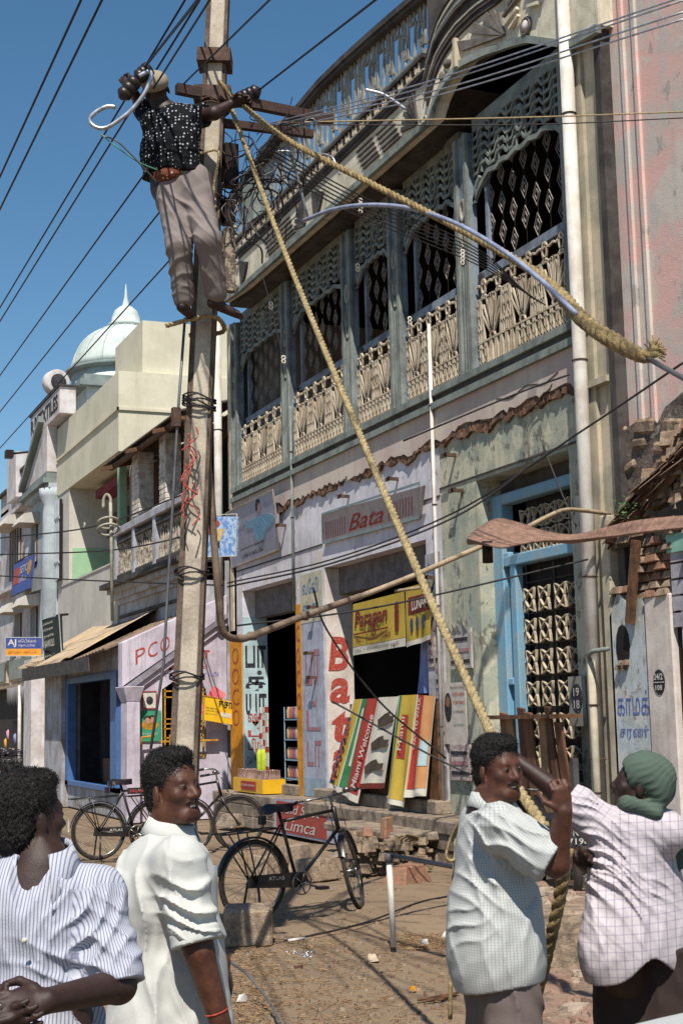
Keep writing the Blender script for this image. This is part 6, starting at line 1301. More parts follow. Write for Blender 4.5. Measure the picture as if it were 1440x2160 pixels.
# ---------------------------------------------------------------- bicycles
m_bf = M('black_bicycle_enamel', '#1c1a1c', '#2a2220', scale=14, rough=.35, spec=.6, bump=0, grain=.1); m_tyre = M('dusty_tyre', '#3a322d', '#2a2523', scale=20, rough=.9); m_chr = M('worn_chrome', '#8f8c88', '#5f5a55', scale=25, rough=.3, metal=.8, bump=0); m_sad = M('dark_saddle_leather', '#26212a', '#1c181c', scale=9, rough=.45)
def bicycle(name, label, loc, rz, steer=0.0, stand=True, plate=None, group=None, guard=m_bf):
    """origin under the rear hub, travelling along local +x"""
    o = thing(name, label, 'bicycle', loc, group, rz); R = .335; WB = 1.13
    def wheel(cx, par, M4=None):
        w_ = []
        def bld_(mb, nm, mt, p):
            if M4: mb.v = [tuple(M4 @ Vector(v)) for v in mb.v]
            return mb.build(nm, mt, p)
        mb = MB(); mb.torus((cx, 0, R), R - .018, .02, (0, 1, 0), 40, 8); ty = bld_(mb, 'wheel', m_tyre, par)
        mb = MB(); mb.torus((cx, 0, R), R - .042, .011, (0, 1, 0), 40, 6); bld_(mb, 'rim', m_chr, ty)
        mb = MB(); mb.lathe([(.03, -.045), (.018, -.03), (.018, .03), (.03, .045)], (cx, 0, R), 10, 'Y'); bld_(mb, 'hub', m_chr, ty)
        mb = MB()
        for k in range(32):
            a = 2 * math.pi * k / 32; s = 1 if k % 2 else -1; b = a + (.5 if k % 4 < 2 else -.5)
            mb.tube([(cx + .02 * math.cos(b), .035 * s, R + .02 * math.sin(b)), (cx + (R - .045) * math.cos(a), 0, R + (R - .045) * math.sin(a))], .0016, 3, False)
        bld_(mb, 'spokes', m_chr, ty)['kind'] = 'stuff'
        mb = MB(); P = [(cx + (R + .02) * math.cos(a), R + (R + .02) * math.sin(a)) for a in [math.radians(x) for x in (range(0, 171, 10) if cx < .5 else range(20, 161, 10))]]
        vs = []; 
        for x, z in P: vs += [(x, -.03, z - .008), (x, -.015, z + .006), (x, .015, z + .006), (x, .03, z - .008)]
        mb.add(vs, [(4 * i + k, 4 * i + k + 1, 4 * i + k + 5, 4 * i + k + 4) for i in range(len(P) - 1) for k in range(3)], True); bld_(mb, 'mudguard', guard, ty)
        return ty
    wheel(0, o); hb = Vector((0, 0, R)); bb = Vector((.45, 0, .29)); st = Vector((.30, 0, .80)); ht = Vector((.86, 0, .86)); hl = Vector((.90, 0, .70))
    mb = MB(); mb.tube([bb, st + Vector((-.03, 0, .08))], .015); mb.tube([st, ht], .0145); mb.tube([bb, hl], .0165); mb.tube([ht + Vector((-.01, 0, .03)), hl + Vector((.01, 0, -.03))], .02)
    for s in (-1, 1): mb.tube([hb + Vector((0, .055 * s, 0)), st + Vector((0, .015 * s, -.02))], .008); mb.tube([hb + Vector((0, .055 * s, 0)), bb + Vector((0, .03 * s, 0))], .009)
    mb.build('frame', m_bf, o)
    M4 = Matrix.Translation(hl) @ Matrix.Rotation(steer, 4, Vector((-.32, 0, 1))) @ Matrix.Translation(-hl)
    wheel(WB, o, M4); mb = MB()
    for s in (-1, 1): mb.tube([(hl.x, .05 * s, hl.z - .02), (hl.x + .1, .055 * s, .5), (WB, .055 * s, R)], .010)
    mb.tube([(hl.x, -.05, hl.z - .02), (hl.x, .05, hl.z - .02)], .014); mb.v = [tuple(M4 @ Vector(v)) for v in mb.v]; mb.build('fork', m_bf, o)
    mb = MB(); mb.tube([ht, ht + Vector((-.03, 0, .12))], .011); mb.tube(smooth_path([(.62, -.27, .97), (.74, -.27, .985), (.84, -.22, .99), (.86, -.05, .985), (.86, .05, .985), (.84, .22, .99), (.74, .27, .985), (.62, .27, .97)], 5), .010)
    mb.v = [tuple(M4 @ Vector(v)) for v in mb.v]; hbr = mb.build('handlebar', m_chr, o)
    for s in (-1, 1):
        mb = MB(); mb.tube([(.60, .27 * s, .968), (.72, .27 * s, .985)], .016); mb.v = [tuple(M4 @ Vector(v)) for v in mb.v]; mb.build('grip', m_sad, hbr)
    mb = MB(); mb.lathe([(.005, -.03), (.035, -.02), (.036, .005), (.01, .015)], (.80, -.16, 1.01), 10); mb.v = [tuple(M4 @ Vector(v)) for v in mb.v]; mb.build('bell', m_chr, hbr)
    mb = MB()
    for s in (-1, 1): mb.tube([(ht.x + .02, .06 * s, .96), (1.0, .055 * s, .72)], .004)
    mb.v = [tuple(M4 @ Vector(v)) for v in mb.v]; mb.build('brake_rods', m_chr, o)
    sd_ = MB(); vs = []
    for (x, w_, z) in ((.12, .075, .915), (.16, .10, .935), (.24, .085, .93), (.32, .04, .925), (.41, .02, .93)):
        for k in range(7): a = math.pi * k / 6; vs.append((x, w_ * math.cos(a), z + .018 * math.sin(a) - .05 * (1 - math.sin(a))))
    sd_.add(vs, [(7 * i + k, 7 * i + k + 1, 7 * i + k + 8, 7 * i + k + 7) for i in range(4) for k in range(6)] + [tuple(range(7)), tuple(range(34, 27, -1))], True); sdo = sd_.build('saddle', m_sad, o)
    mb = MB()
    for s in (-1, 1): mb.torus((.15, .05 * s, .865), .022, .005, (0, 1, 0), 10, 4)
    mb.tube([(.12, 0, .88), (.4, 0, .90)], .005); mb.build('saddle_spring', m_chr, sdo); MB().obox((.10, 0, .82), (.05, .05, .07)).build('tool_bag', m_sad, sdo)
    mb = MB(); mb.tube([(-.36, .07, .73), (.2, .07, .75), (.24, 0, .75), (.2, -.07, .75), (-.36, -.07, .73)], .007)
    for x in (-.3, -.1, .08): mb.tube([(x, -.07, .735), (x, .07, .735)], .006)
    for s in (-1, 1): mb.tube([(-.28, .07 * s, .73), (0, .06 * s, R)], .007); mb.tube([(-.1, .07 * s, .73), (0, .06 * s, R)], .007)
    mb.build('carrier', m_bf, o)
    mb = MB(); mb.prism([(-.08, -.05, R - .045), (.45, -.05, .25), (.55, -.05, .29), (.5, -.05, .37), (.42, -.05, .38), (-.06, -.05, R + .05)], (0, .02, 0)); cg = mb.build('chain_guard', m_bf, o, bevel=.006)
    txt('ATLAS', FR((.12, -.052, R + .0), (1, 0, -.03), (0, 0, 1)), 0, 0, .16, .03, m_whitelet, cg, d=.002)
    mb = MB(); mb.torus((.45, -.07, .29), .095, .007, (0, 1, 0), 24, 5)
    for k in range(5): a = 2 * math.pi * k / 5; mb.tube([(.45, -.07, .29), (.45 + .09 * math.cos(a), -.07, .29 + .09 * math.sin(a))], .007, 5)
    mb.build('chain_wheel', m_chr, o)
    for s, a in ((-1, -.3), (1, math.pi - .3)):
        c = Vector((.45, .09 * s, .29)); e = c + Vector((math.cos(a) * .165, 0, math.sin(a) * .165)); cr = MB().tube([c, e], .009).build('crank', m_chr, o); MB().obox(e + Vector((0, .05 * s, 0)), (.09, .08, .025)).build('pedal', m_sad, cr)
    if stand:
        mb = MB()
        for s in (-1, 1): mb.tube([(0, .07 * s, R), (-.02, .14 * s, .02)], .011)
        mb.tube([(-.02, -.14, .02), (-.02, .14, .02)], .009); mb.build('stand', m_bf, o)
    MB().obox((-R - .035, 0, .42), (.012, .05, .14)).build('rear_flap', m_ltblue if not plate else m_whitelet, o)
    if plate:
        pl_ = MB().obox((.52, -.02, .80), (.34, .01, .075)).build('name_plate', m_blackpaint, o); txt(plate, FR((.38, -.03, .78), (1, 0, 0), (0, 0, 1)), 0, 0, .27, .04, m_red, pl_, bold=.02)
    return o
a = at(541, 1945, Z=0); b1_ = at(680, 1935, Z=0)
BZ = -.015
bicycle('bicycle', 'black roadster bicycle standing by the concrete block with its front wheel turned', (a.x - .02, a.y + .02, BZ), .28, steer=.75)
a = at(208, 1815, Z=0); bicycle('bicycle', 'black bicycle with a red lettered plate standing left of the white-shirted man', (a.x, a.y, 0), .04, plate='HALANTEST')
a = at(325, 1806, Z=0); bicycle('bicycle', 'black bicycle standing behind the white-shirted man, bars toward the orange pillar', (a.x + .0, a.y, 0), .12, steer=-.3)
for k, (px, py, lb) in enumerate(((5, 1655, 'leftmost bicycle parked at the dark stall'), (30, 1650, 'second bicycle of the row parked at the dark stall'), (55, 1648, 'bicycle in the middle of the row at the dark stall'), (78, 1645, 'bicycle nearest the white pier at the stall'))):
    a = at(px, py, Z=0) if py > 1640 else at(px, py, Z=0); a = at(px, 1652, D=36.5); bicycle('bicycle', lb, (a.x, a.y, 0), 2.2 + .12 * k, group='bicycles parked at the far left stall')
# moped
mp = thing('moped', 'old dark moped with a lettered number plate behind the hauling men', 'moped', at(1205, 1905, Z=0), rotz=1.35)
mb = MB(); mb.torus((0, 0, .25), .21, .038, (0, 1, 0), 28, 8); wh = mb.build('wheel', m_tyre, mp); mb = MB(); mb.torus((0, 0, .25), .16, .016, (0, 1, 0), 24, 6); mb.lathe([(.06, -.05), (.05, .05)], (0, 0, .25), 12, 'Y'); mb.build('rim', m_chr, wh)
mb = MB(); mb.torus((.98, 0, .25), .21, .038, (0, 1, 0), 28, 8); mb.build('wheel', m_tyre, mp)
mb = MB(); mb.tube(smooth_path([(-.22, 0, .4), (-.1, 0, .5), (.1, 0, .52), (.3, 0, .45)], 4), .06, 8); mb.build('rear_mudguard', m_bf, mp)
MB().box((-.1, -.12, .62), (.5, .12, .74)).build('seat', m_sad, mp, bevel=.03); MB().box((.25, -.1, .22), (.6, .1, .5)).build('engine', m_dgrey, mp, bevel=.02); MB().tube([(.5, 0, .6), (.9, 0, .85), (.98, 0, .25)], .03).build('frame', m_bf, mp)
MB().tube([(.85, -.3, .95), (.9, 0, .92), (.85, .3, .95)], .014).build('handlebar', m_chr, mp)
npl = MB().box((-.28, -.14, .5), (-.265, .14, .68)).build('number_plate', m_blackpaint, mp); txt('TN 47', FR((-.285, .1, .59), (0, -1, 0), (0, 0, 1)), 0, 0, .18, .06, m_whitelet, npl); txt('7196', FR((-.285, .1, .52), (0, -1, 0), (0, 0, 1)), 0, 0, .18, .05, m_whitelet, npl)
for s in (-1, 1): MB().tube([(0, .1 * s, .25), (.05, .1 * s, .62)], .018).build('shock_absorber', m_chr, mp)
# ---------------------------------------------------------------- white car, front wing in the lower right corner
m_carw = M('white_car_enamel', '#b4beba', '#aeb8b4', scale=1, rough=.22, spec=.6, bump=0, grain=.01)
car = thing('parked_car', 'rounded white car whose bonnet edge shows in the lower right corner', 'car')
co = at(1070, 2150, D=3.0) + _r * 2.0; co.z = 0; ca = math.radians(90) - HEAD + math.radians(90)
def cv(x, y, z): return co + Matrix.Rotation(ca, 3, 'Z') @ Vector((x, y, z))
# ---------------------------------------------------------------- smooth bodies from blended volumes
def V3(*a): return np.array(a, float)
def cap(a, b, ra, rb=None, k=.02, sub=False): return ('c', np.array(a, float), np.array(b, float), ra, ra if rb is None else rb, k, sub)
def elp(c, ax, rad, k=.02, sub=False): return ('e', np.array(c, float), np.array(ax, float), np.array(rad, float), None, k, sub)
def sdf(prims, P, disp=None):
    d = np.full(len(P), 10.0)
    for t in prims:
        if t[0] == 'c':
            a, b, ra, rb = t[1:5]; ba = b - a; h = np.clip(((P - a) @ ba) / max(ba @ ba, 1e-12), 0, 1); q = np.linalg.norm(P - a - h[:, None] * ba, axis=1) - (ra + (rb - ra) * h)
        else:
            L_ = (P - t[1]) @ t[2].T; r = t[3]; k0 = np.linalg.norm(L_ / r, axis=1); k1 = np.linalg.norm(L_ / (r * r), axis=1) + 1e-9; q = k0 * (k0 - 1) / k1
        k = t[5]
        if t[6]: q = -q; h = np.clip(.5 - .5 * (q - d) / k * -1, 0, 1); h = np.clip(.5 + .5 * (q - d) / k, 0, 1); d = d * (1 - h) + q * h + k * h * (1 - h)
        else: h = np.clip(.5 + .5 * (q - d) / k, 0, 1); d = q * (1 - h) + d * h - k * h * (1 - h)
    if disp is not None: d = d + disp(P)
    return d
def mesh_sdf(fn, lo, hi, h):
    lo = np.array(lo, float); hi = np.array(hi, float); n = np.ceil((hi - lo) / h / 4).astype(int) * 4 + 1
    cx = [lo[i] + np.arange(0, n[i], 4) * h for i in range(3)]; G = np.stack(np.meshgrid(*cx, indexing='ij'), -1); cs = G.shape[:3]
    dc = fn(G.reshape(-1, 3)).reshape(cs); near = np.abs(dc) < h * 4 * 1.9 + .012
    nb = near.copy()
    for ax in range(3):
        m = nb.copy(); sl = [slice(None)] * 3; s2 = [slice(None)] * 3; sl[ax] = slice(1, None); s2[ax] = slice(None, -1); m[tuple(sl)] |= nb[tuple(s2)]; m[tuple(s2)] |= nb[tuple(sl)]; nb = m
    D = np.repeat(np.repeat(np.repeat(dc, 4, 0), 4, 1), 4, 2)[2:, 2:, 2:][:n[0], :n[1], :n[2]]; Mk = np.repeat(np.repeat(np.repeat(nb, 4, 0), 4, 1), 4, 2)[2:, 2:, 2:][:n[0], :n[1], :n[2]]
    D = np.ascontiguousarray(D); sh = D.shape; idx = np.nonzero(Mk); P = lo + np.stack(idx, -1) * h; D[idx] = fn(P)
    S = D < 0; c = np.zeros(tuple(s - 1 for s in sh), int)
    o8 = [(i, j, k) for i in (0, 1) for j in (0, 1) for k in (0, 1)]
    for i, j, k in o8: c += S[i:sh[0] - 1 + i, j:sh[1] - 1 + j, k:sh[2] - 1 + k]
    act = (c > 0) & (c < 8); ai = np.stack(np.nonzero(act), -1); vid = np.full(act.shape, -1); vid[act] = np.arange(len(ai))
    acc = np.zeros((len(ai), 3)); cnt = np.zeros(len(ai))
    for e0 in o8:
        for ax in range(3):
            if e0[ax]: continue
            e1 = list(e0); e1[ax] = 1; a = ai + e0; b = ai + e1; da = D[tuple(a.T)]; db = D[tuple(b.T)]; x = (da < 0) != (db < 0); t = np.where(x, da / np.where(x, da - db, 1), 0)
            p = np.array(e0, float) + np.zeros((len(ai), 3)); p[:, ax] += t; acc[x] += p[x]; cnt[x] += 1
    V = lo + (ai + acc / np.maximum(cnt, 1)[:, None]) * h; F_ = []
    for ax in range(3):
        u, v = [(1, 2), (2, 0), (0, 1)][ax]; sl = [slice(None)] * 3; s2 = [slice(None)] * 3; sl[ax] = slice(None, -1); s2[ax] = slice(1, None); A_ = S[tuple(sl)]; B_ = S[tuple(s2)]
        X = np.stack(np.nonzero(A_ != B_), -1); X = X[(X[:, u] > 0) & (X[:, v] > 0) & (X[:, u] < sh[u] - 1) & (X[:, v] < sh[v] - 1)]
        if not len(X): continue
        eu = np.eye(3, dtype=int)[u]; ev = np.eye(3, dtype=int)[v]; q = np.stack([vid[tuple((X - du * eu - dv * ev).T)] for du, dv in ((1, 1), (0, 1), (0, 0), (1, 0))], 1)
        fl = A_[tuple(X.T)]; q[~fl] = q[~fl][:, ::-1]; F_.append(q[(q >= 0).all(1)])
    return V, np.concatenate(F_)
def body_obj(name, prims, mat, parent, h=.008, disp=None, cut=None, pat=None, pad=.05, label=None):
    lo = np.full(3, 1e9); hi = -lo
    for t in prims:
        if t[6]: continue
        for c, r in ((t[1], t[3] if t[0] == 'c' else t[3].max()), (t[2] if t[0] == 'c' else t[1], t[4] if t[0] == 'c' else t[3].max())): lo = np.minimum(lo, c - r); hi = np.maximum(hi, c + r)
    def fn(P):
        d = sdf(prims, P, disp)
        if cut is not None:
            for q in cut(P): d = np.maximum(d, q)
        return d
    V, Q = mesh_sdf(fn, lo - pad, hi + pad, h)
    me = bpy.data.meshes.new(name); me.vertices.add(len(V)); me.vertices.foreach_set('co', V.ravel()); me.loops.add(len(Q) * 4); me.loops.foreach_set('vertex_index', Q.ravel().astype(np.int32)); me.polygons.add(len(Q)); me.polygons.foreach_set('loop_start', np.arange(0, len(Q) * 4, 4, dtype=np.int32)); me.polygons.foreach_set('use_smooth', np.ones(len(Q), bool))
    me.update(); me.validate(); me.materials.append(mat)
    if pat is not None:
        at_ = me.attributes.new('pat', 'FLOAT_VECTOR', 'POINT'); at_.data.foreach_set('vector', pat(V).ravel())
    o = bpy.data.objects.new(name, me); link(o, parent)
    if label: o['label'] = label
    return o
def unit(v): v = np.array(v, float); return v / np.linalg.norm(v)
CR = np.array([math.cos(HEAD), -math.sin(HEAD), 0.]); CF = np.array([math.sin(HEAD), math.cos(HEAD), 0.]); UP = np.array([0, 0, 1.])
def dirc(r_, d_, z_=0): return unit(CR * r_ + CF * d_ + UP * z_)      # direction in camera terms: right, away, up
def J(px, py, D): return np.array(at(px, py, D=D))
def frame(fwd, up): f = unit(fwd); l = unit(np.cross(up, f)); u = np.cross(f, l); return np.array([l, f, u])   # rows: left, forward, up
def head_prims(c, A_, s=1.0, mouth=.0):
    T = lambda x, y, z: c + (A_.T @ (np.array([x, y, z]) * s)); I = A_
    p = [elp(T(0, -.012, .045), I, V3(.074, .096, .083) * s, .02), elp(T(0, .030, -.02), I, V3(.060, .068, .088) * s, .03), cap(T(-.022, .068, -.098), T(.022, .068, -.098), .018 * s, None, .03), cap(T(-.05, .0, -.07), T(-.022, .064, -.094), .014 * s, .015 * s, .025), cap(T(.05, .0, -.07), T(.022, .064, -.094), .014 * s, .015 * s, .025),
         cap(T(-.034, .078, .024), T(.034, .078, .024), .0125 * s, None, .018)]
    for q in (-1, 1): p += [elp(T(q * .043, .064, -.018), I, V3(.021, .019, .019) * s, .02), elp(T(q * .076, -.008, -.008), frame(A_.T @ V3(q * .25, .97, 0), A_[2]), V3(.008, .019, .032) * s, .006), elp(T(q * .031, .099, .006), I, V3(.019, .014, .012) * s, .010, True)]
    for q in (-1, 1): p += [elp(T(q * .031, .081, .004), I, V3(.0155, .0135, .0125) * s, .004)]
    p += [cap(T(0, .086, .018), T(0, .112, -.026), .0085 * s, .0125 * s, .012), cap(T(-.013, .101, -.031), T(.013, .101, -.031), .0085 * s, None, .008)]
    p += [cap(T(-.022, .085, -.052), T(0, .0985, -.049), .006 * s, .008 * s, .008), cap(T(.022, .085, -.052), T(0, .0985, -.049), .006 * s, .008 * s, .008), cap(T(-.018, .084, -.071 - mouth), T(.018, .084, -.071 - mouth), .0085 * s, None, .010)]
    if mouth: p += [elp(T(0, .098, -.062 - mouth * .4), I, V3(.019, .016, .0045 + mouth * .4) * s, .004, True)]
    return p, T
def add_head(par, c, A_, skin_prims, hair_mat, s=1.0, hair=True, mouth=0.0, moustache=True, hairlen=1.0, h=.0045, top=1.0, curls=.004):
    hp, T = head_prims(c, A_, s, mouth); I = A_
    eo = None
    for q in (-1, 1):
        cc = T(q * .031, .0805, .0045); ey = MB(); ey.lathe([(.0001, -.0118), (.006, -.010), (.0105, -.005), (.0118, 0), (.0105, .005), (.006, .010), (.0001, .0118)], (0, 0, 0), 12, 'Y'); R = Matrix([list(x) for x in A_.T]); ey.v = [tuple(Vector(cc) + R @ (Vector(v) * 1.12 * s)) for v in ey.v]
        e = ey.build('eye', M('eye_white', '#a8a098', '#a09890', rough=.25, bump=0, spec=.6), par); ir = MB(); ir.lathe([(.0001, .0125), (.0055, .0118), (.0062, .0105)], (0, 0, 0), 12, 'Y'); ir.v = [tuple(Vector(cc) + R @ (Vector(v) * 1.14 * s)) for v in ir.v]; ir.build('iris', M('dark_iris', '#120c0a', '#0e0a08', rough=.15, bump=0, spec=.7), e)
    if mouth: tt = MB().obox((0, 0, 0), (.024, .008, .009)); R = Matrix([list(x) for x in A_.T]); cc = T(0, .087, -.061 - mouth * .25); tt.v = [tuple(Vector(cc) + R @ (Vector(v) * s)) for v in tt.v]; tt.build('teeth', M('teeth', '#c9c1b2', '#bdb5a6', rough=.3, bump=0, spec=.5), par, bevel=.002)
    if moustache: body_obj('moustache', [cap(T(0, .104, -.042), T(-.027, .088, -.052), .0062 * s, .0035 * s, .006), cap(T(0, .104, -.042), T(.027, .088, -.052), .0062 * s, .0035 * s, .006)], hair_mat, par, .0032, disp=lambda P: .0014 * np.sin(P[:, 0] * 900) * np.sin(P[:, 2] * 800), pad=.015)
    for q in (-1, 1): body_obj('eyebrow', [cap(T(q * .014, .0925, .027), T(q * .046, .080, .029), .0042 * s, .003 * s, .004)], hair_mat, par, .0032, pad=.012)
    if hair:
        hd_ = lambda P: curls * (np.sin(P[:, 0] * 230 + 3 * np.sin(P[:, 2] * 70)) * np.sin(P[:, 1] * 240 + 3 * np.sin(P[:, 0] * 60)) * np.sin(P[:, 2] * 220)) + curls * .7 * np.sin(P[:, 0] * 420) * np.sin(P[:, 1] * 390) * np.sin(P[:, 2] * 430)
        hpz = [elp(T(0, -.022, .056), I, V3(.083, .101, .087 * top) * s, .02), elp(T(0, -.052, -.015), I, V3(.074, .062, .080 * hairlen) * s, .02), elp(T(0, .040, .105 * top), I, V3(.058, .046, .030) * s, .02),
               elp(T(0, .112, -.015), I, V3(.075, .072, .078) * s, .012, True), elp(T(-.082, .028, -.035), I, V3(.03, .035, .05) * s, .01, True), elp(T(.082, .028, -.035), I, V3(.03, .035, .05) * s, .01, True), elp(T(0, .0, -.13), I, V3(.12, .12, .05) * s, .01, True)]
        ho = body_obj('hair', hpz, hair_mat, par, h, disp=hd_, pad=.03)
        n = len(ho.data.vertices); V = np.empty(n * 3, np.float32); ho.data.vertices.foreach_get('co', V); V = V.reshape(-1, 3).astype(float); N = np.empty(n * 3, np.float32); ho.data.vertices.foreach_get('normal', N); N = N.reshape(-1, 3)
        rs = np.random.RandomState(4); pick = rs.randint(0, n, 5200); mb = MB()
        for i in pick:
            p = V[i]; nn = N[i]
            if nn @ (p - c) < 0: continue
            t_ = rs.normal(size=3); t_ = t_ - nn * (t_ @ nn); t_ /= np.linalg.norm(t_) + 1e-9; l_ = rs.uniform(.006, .014); q = p + nn * l_ * .45 + t_ * l_ * .6; e = q + t_ * l_ * .5 - nn * l_ * .1; w_ = np.cross(nn, t_) * .0009
            mb.add([p - w_, p + w_, q + w_, q - w_, e], [(0, 1, 2, 3), (3, 2, 4)])
        mb.build('hair_strands', hair_mat, ho, recalc=False)['kind'] = 'stuff'
    return hp, T
def hand_prims(w_, fd, pn, curl=.5, s=1.0, thumb=1, spread=.12):
    """palm from wrist w_ towards fd, palm normal pn (fingers curl towards it)"""
    f = unit(fd); n = unit(pn - f * (pn @ f)); x = np.cross(f, n); A_ = np.array([x, f, n]); p = [elp(w_ + f * .048 * s, A_, V3(.041, .055, .018) * s, .015)]
    for i, (o, ln) in enumerate(((-.030, .068), (-.010, .080), (.011, .076), (.030, .060))):
        b = w_ + (f * .088 + x * o * 1.0) * s; a = 0; q = b; r0 = .0095 * s
        for k in range(3):
            a += curl * (.7 if k == 0 else 1.0); d_ = unit(f * math.cos(a) + n * math.sin(a) + x * o * spread * 10 * .1); e = q + d_ * ln * (.45, .31, .24)[k] * s; p.append(cap(q, e, r0, r0 * .9, .004)); q = e; r0 *= .9
    b = w_ + (f * .025 + x * .034 * thumb) * s; d1 = unit(f * .55 + x * .75 * thumb + n * .45); e1 = b + d1 * .042 * s; d2 = unit(f * .85 + x * .1 * thumb + n * (.4 + curl * .4)); p += [cap(b, e1, .014 * s, .011 * s, .01), cap(e1, e1 + d2 * .034 * s, .0105 * s, .0085 * s, .004)]
    return p
def folds(lst):
    """creases: (centre, direction across the crease, wavelength, depth, reach)"""
    L_ = [(np.array(c, float), unit(d), wl, a, r) for c, d, wl, a, r in lst]
    def f(P):
        o = np.zeros(len(P)); w0 = .012 * np.sin(P[:, 2] * 23 + P[:, 0] * 11) + .010 * np.sin(P[:, 0] * 31 - P[:, 1] * 17 + P[:, 2] * 9)
        for c, d, wl, a, r in L_:
            q = P - c; g = np.exp(-(q * q).sum(1) / (r * r)); t = (q @ d + w0) / wl * 2 * np.pi; o -= a * g * ((1 - np.abs(np.sin(t / 2))) ** 1.8 * 1.6 - .5)
        o += .0018 * np.sin(P[:, 0] * 43 + 2 * np.sin(P[:, 2] * 21)) * np.sin(P[:, 2] * 37 + P[:, 1] * 29); w1 = np.sin(P[:, 0] * 19 + P[:, 2] * 5 + 1.7 * np.sin(P[:, 2] * 7 + P[:, 1] * 9)); o -= .004 * np.maximum(0, 1 - np.abs(w1) * 2.6)
        return o
    return f
def pattern(torso, segs, wrap=False):
    """torso = (origin, lateral axis); segs = (a, b, radius); gives cloth coordinates in metres"""
    o_, lat = torso
    def f(V):
        best = np.full(len(V), 1.0); qx = (V - o_) @ CR; qy = -(V - o_) @ CF; out = np.stack([np.arctan2(qx, qy) * .15, V[:, 2], qx * 0], 1) if wrap else np.stack([(V - o_) @ unit(lat), V[:, 2], (V - o_) @ np.cross(UP, unit(lat))], 1)
        for a, b, rad in segs:
            ba = b - a; Ln = np.linalg.norm(ba); t = ba / Ln; h = (V - a) @ t; q = V - a - h[:, None] * t; d = np.linalg.norm(q, axis=1) / rad + np.where((h < .0) | (h > Ln * 1.1), 9, 0)
            u = unit(np.cross(t, V3(.2, .1, 1) if abs(t[2]) < .9 else V3(1, 0, 0))); v = np.cross(t, u); ang = np.arctan2(q @ v, q @ u) * rad; m = d < np.minimum(best * 99, 1.45); out[m] = np.stack([ang, h, ang * 0 + .3], 1)[m]
        return out
    return f
def cloth_mat(name, base, kind='plain', c2='#6a7088', pitch=.0075, wdt=.3, rough=.85):
    t = NT(name); a = t.node('ShaderNodeAttribute', attribute_name='pat'); sp = t.node('ShaderNodeSeparateXYZ'); t.link(a.outputs['Vector'], sp.inputs[0])
    p = t.pos(); n1 = t.noise(p, 9, 4, .6); n2 = t.noise(p, 260, 2, .6); c = t.mix(t.ramp(n1, .35, .65, 0, .5), L(base), tuple(x * .90 for x in L(base)[:3]) + (1,))
    def lines(s, pitch_, w_): return t.ramp(t.math('ABSOLUTE', t.math('SUBTRACT', t.math('FRACT', t.math('DIVIDE', s, pitch_)), .5)), .5 - w_ / 2 - .06, .5 - w_ / 2 + .06)
    if kind == 'stripe': c = t.mix(lines(sp.outputs[0], pitch, wdt), c, L(c2))
    if kind == 'check':
        c = t.mix(t.math('MULTIPLY', lines(sp.outputs[0], pitch, wdt), .8), c, L(c2)); c = t.mix(t.math('MULTIPLY', lines(sp.outputs[1], pitch, wdt), .6), c, L(c2))
    if kind == 'dots':
        v = t.node('ShaderNodeTexVoronoi'); v.inputs['Scale'].default_value = 1 / pitch; v.inputs['Randomness'].default_value = .45; t.link(a.outputs['Vector'], v.inputs['Vector']); c = t.mix(t.ramp(v.outputs['Distance'], wdt, wdt + .08, 1, 0), c, L(c2))
    t.link(c, t.b.inputs['Base Color']); t.b.inputs['Roughness'].default_value = rough; t.b.inputs['Specular IOR Level'].default_value = .15; t.bump(n2, .4, .003)
    return t.m
def skin_mat(name, base, dark, rough=.5):
    t = NT(name); p = t.pos(); n1 = t.noise(p, 26, 6, .7); n2 = t.noise(p, 420, 3, .7); c = t.mix(t.ramp(n1, .38, .62), L(base), L(dark)); c = t.mix(t.ramp(n2, .5, .7, 0, .35), c, L(dark)); t.link(c, t.b.inputs['Base Color'])
    t.b.inputs['Roughness'].default_value = rough; t.b.inputs['Specular IOR Level'].default_value = .38; t.b.inputs['Subsurface Weight'].default_value = .0; t.bump(t.math('ADD', n2, t.math('MULTIPLY', n1, 2.0)), .35, .0025); return t.m
m_hair = M('black_curly_hair', '#17120f', '#0e0b0a', rough=.6, scale=60, gs=200, bump=.5, spec=.35)
m_skinA = skin_mat('dark_brown_skin', '#583526', '#3e241b'); m_skinB = skin_mat('deep_shaded_brown_skin', '#35211b', '#281813')  # B: deep brown, dark enough to include shade for the far-left man
m_trous = cloth_mat('grey_brown_trousers', '#6e6360'); m_trousd = cloth_mat('dark_brown_trousers', '#3a302e')
def person(label, loc): o = thing('person', label, 'person'); return o
def torso(c, lat, fwd, hgt, w_=1.0, k=.05, g=0.0):
    """c = chest centre; returns prims for ribcage, belly, hips with extra girth g"""
    A_ = np.array([unit(lat), unit(fwd), UP]); return [elp(c + UP * .02, A_, V3(.165 * w_ + g, .11 + g, .20), k), elp(c - UP * hgt * .45, A_, V3(.15 * w_ + g, .112 + g, .17), k), elp(c - UP * hgt * .85, A_, V3((.165 * w_ + g) if g else .14, (.115 + g) if g else .09, .15), k)]
def legs(hipc, lat, fw, g, kz=.05):
    p = []; g = -.016 if g == 0 else g
    for s in (-1, 1): h = hipc + unit(lat) * .080 * s; kn = V3(h[0], h[1], .47) + unit(fw) * .02; an = V3(h[0], h[1], .09); p += [cap(h, kn, .076 + g, .062 + g, kz), cap(kn, an, .058 + g, .045 + g * 1.2, .03)]
    return p
def feet(hipc, lat, fw, mat, par):
    for s in (-1, 1): a = hipc + unit(lat) * .080 * s; a = V3(a[0], a[1], .045); body_obj('sandal', [cap(a - unit(fw) * .05, a + unit(fw) * .14, .04, .032, .02)], mat, par, .012)

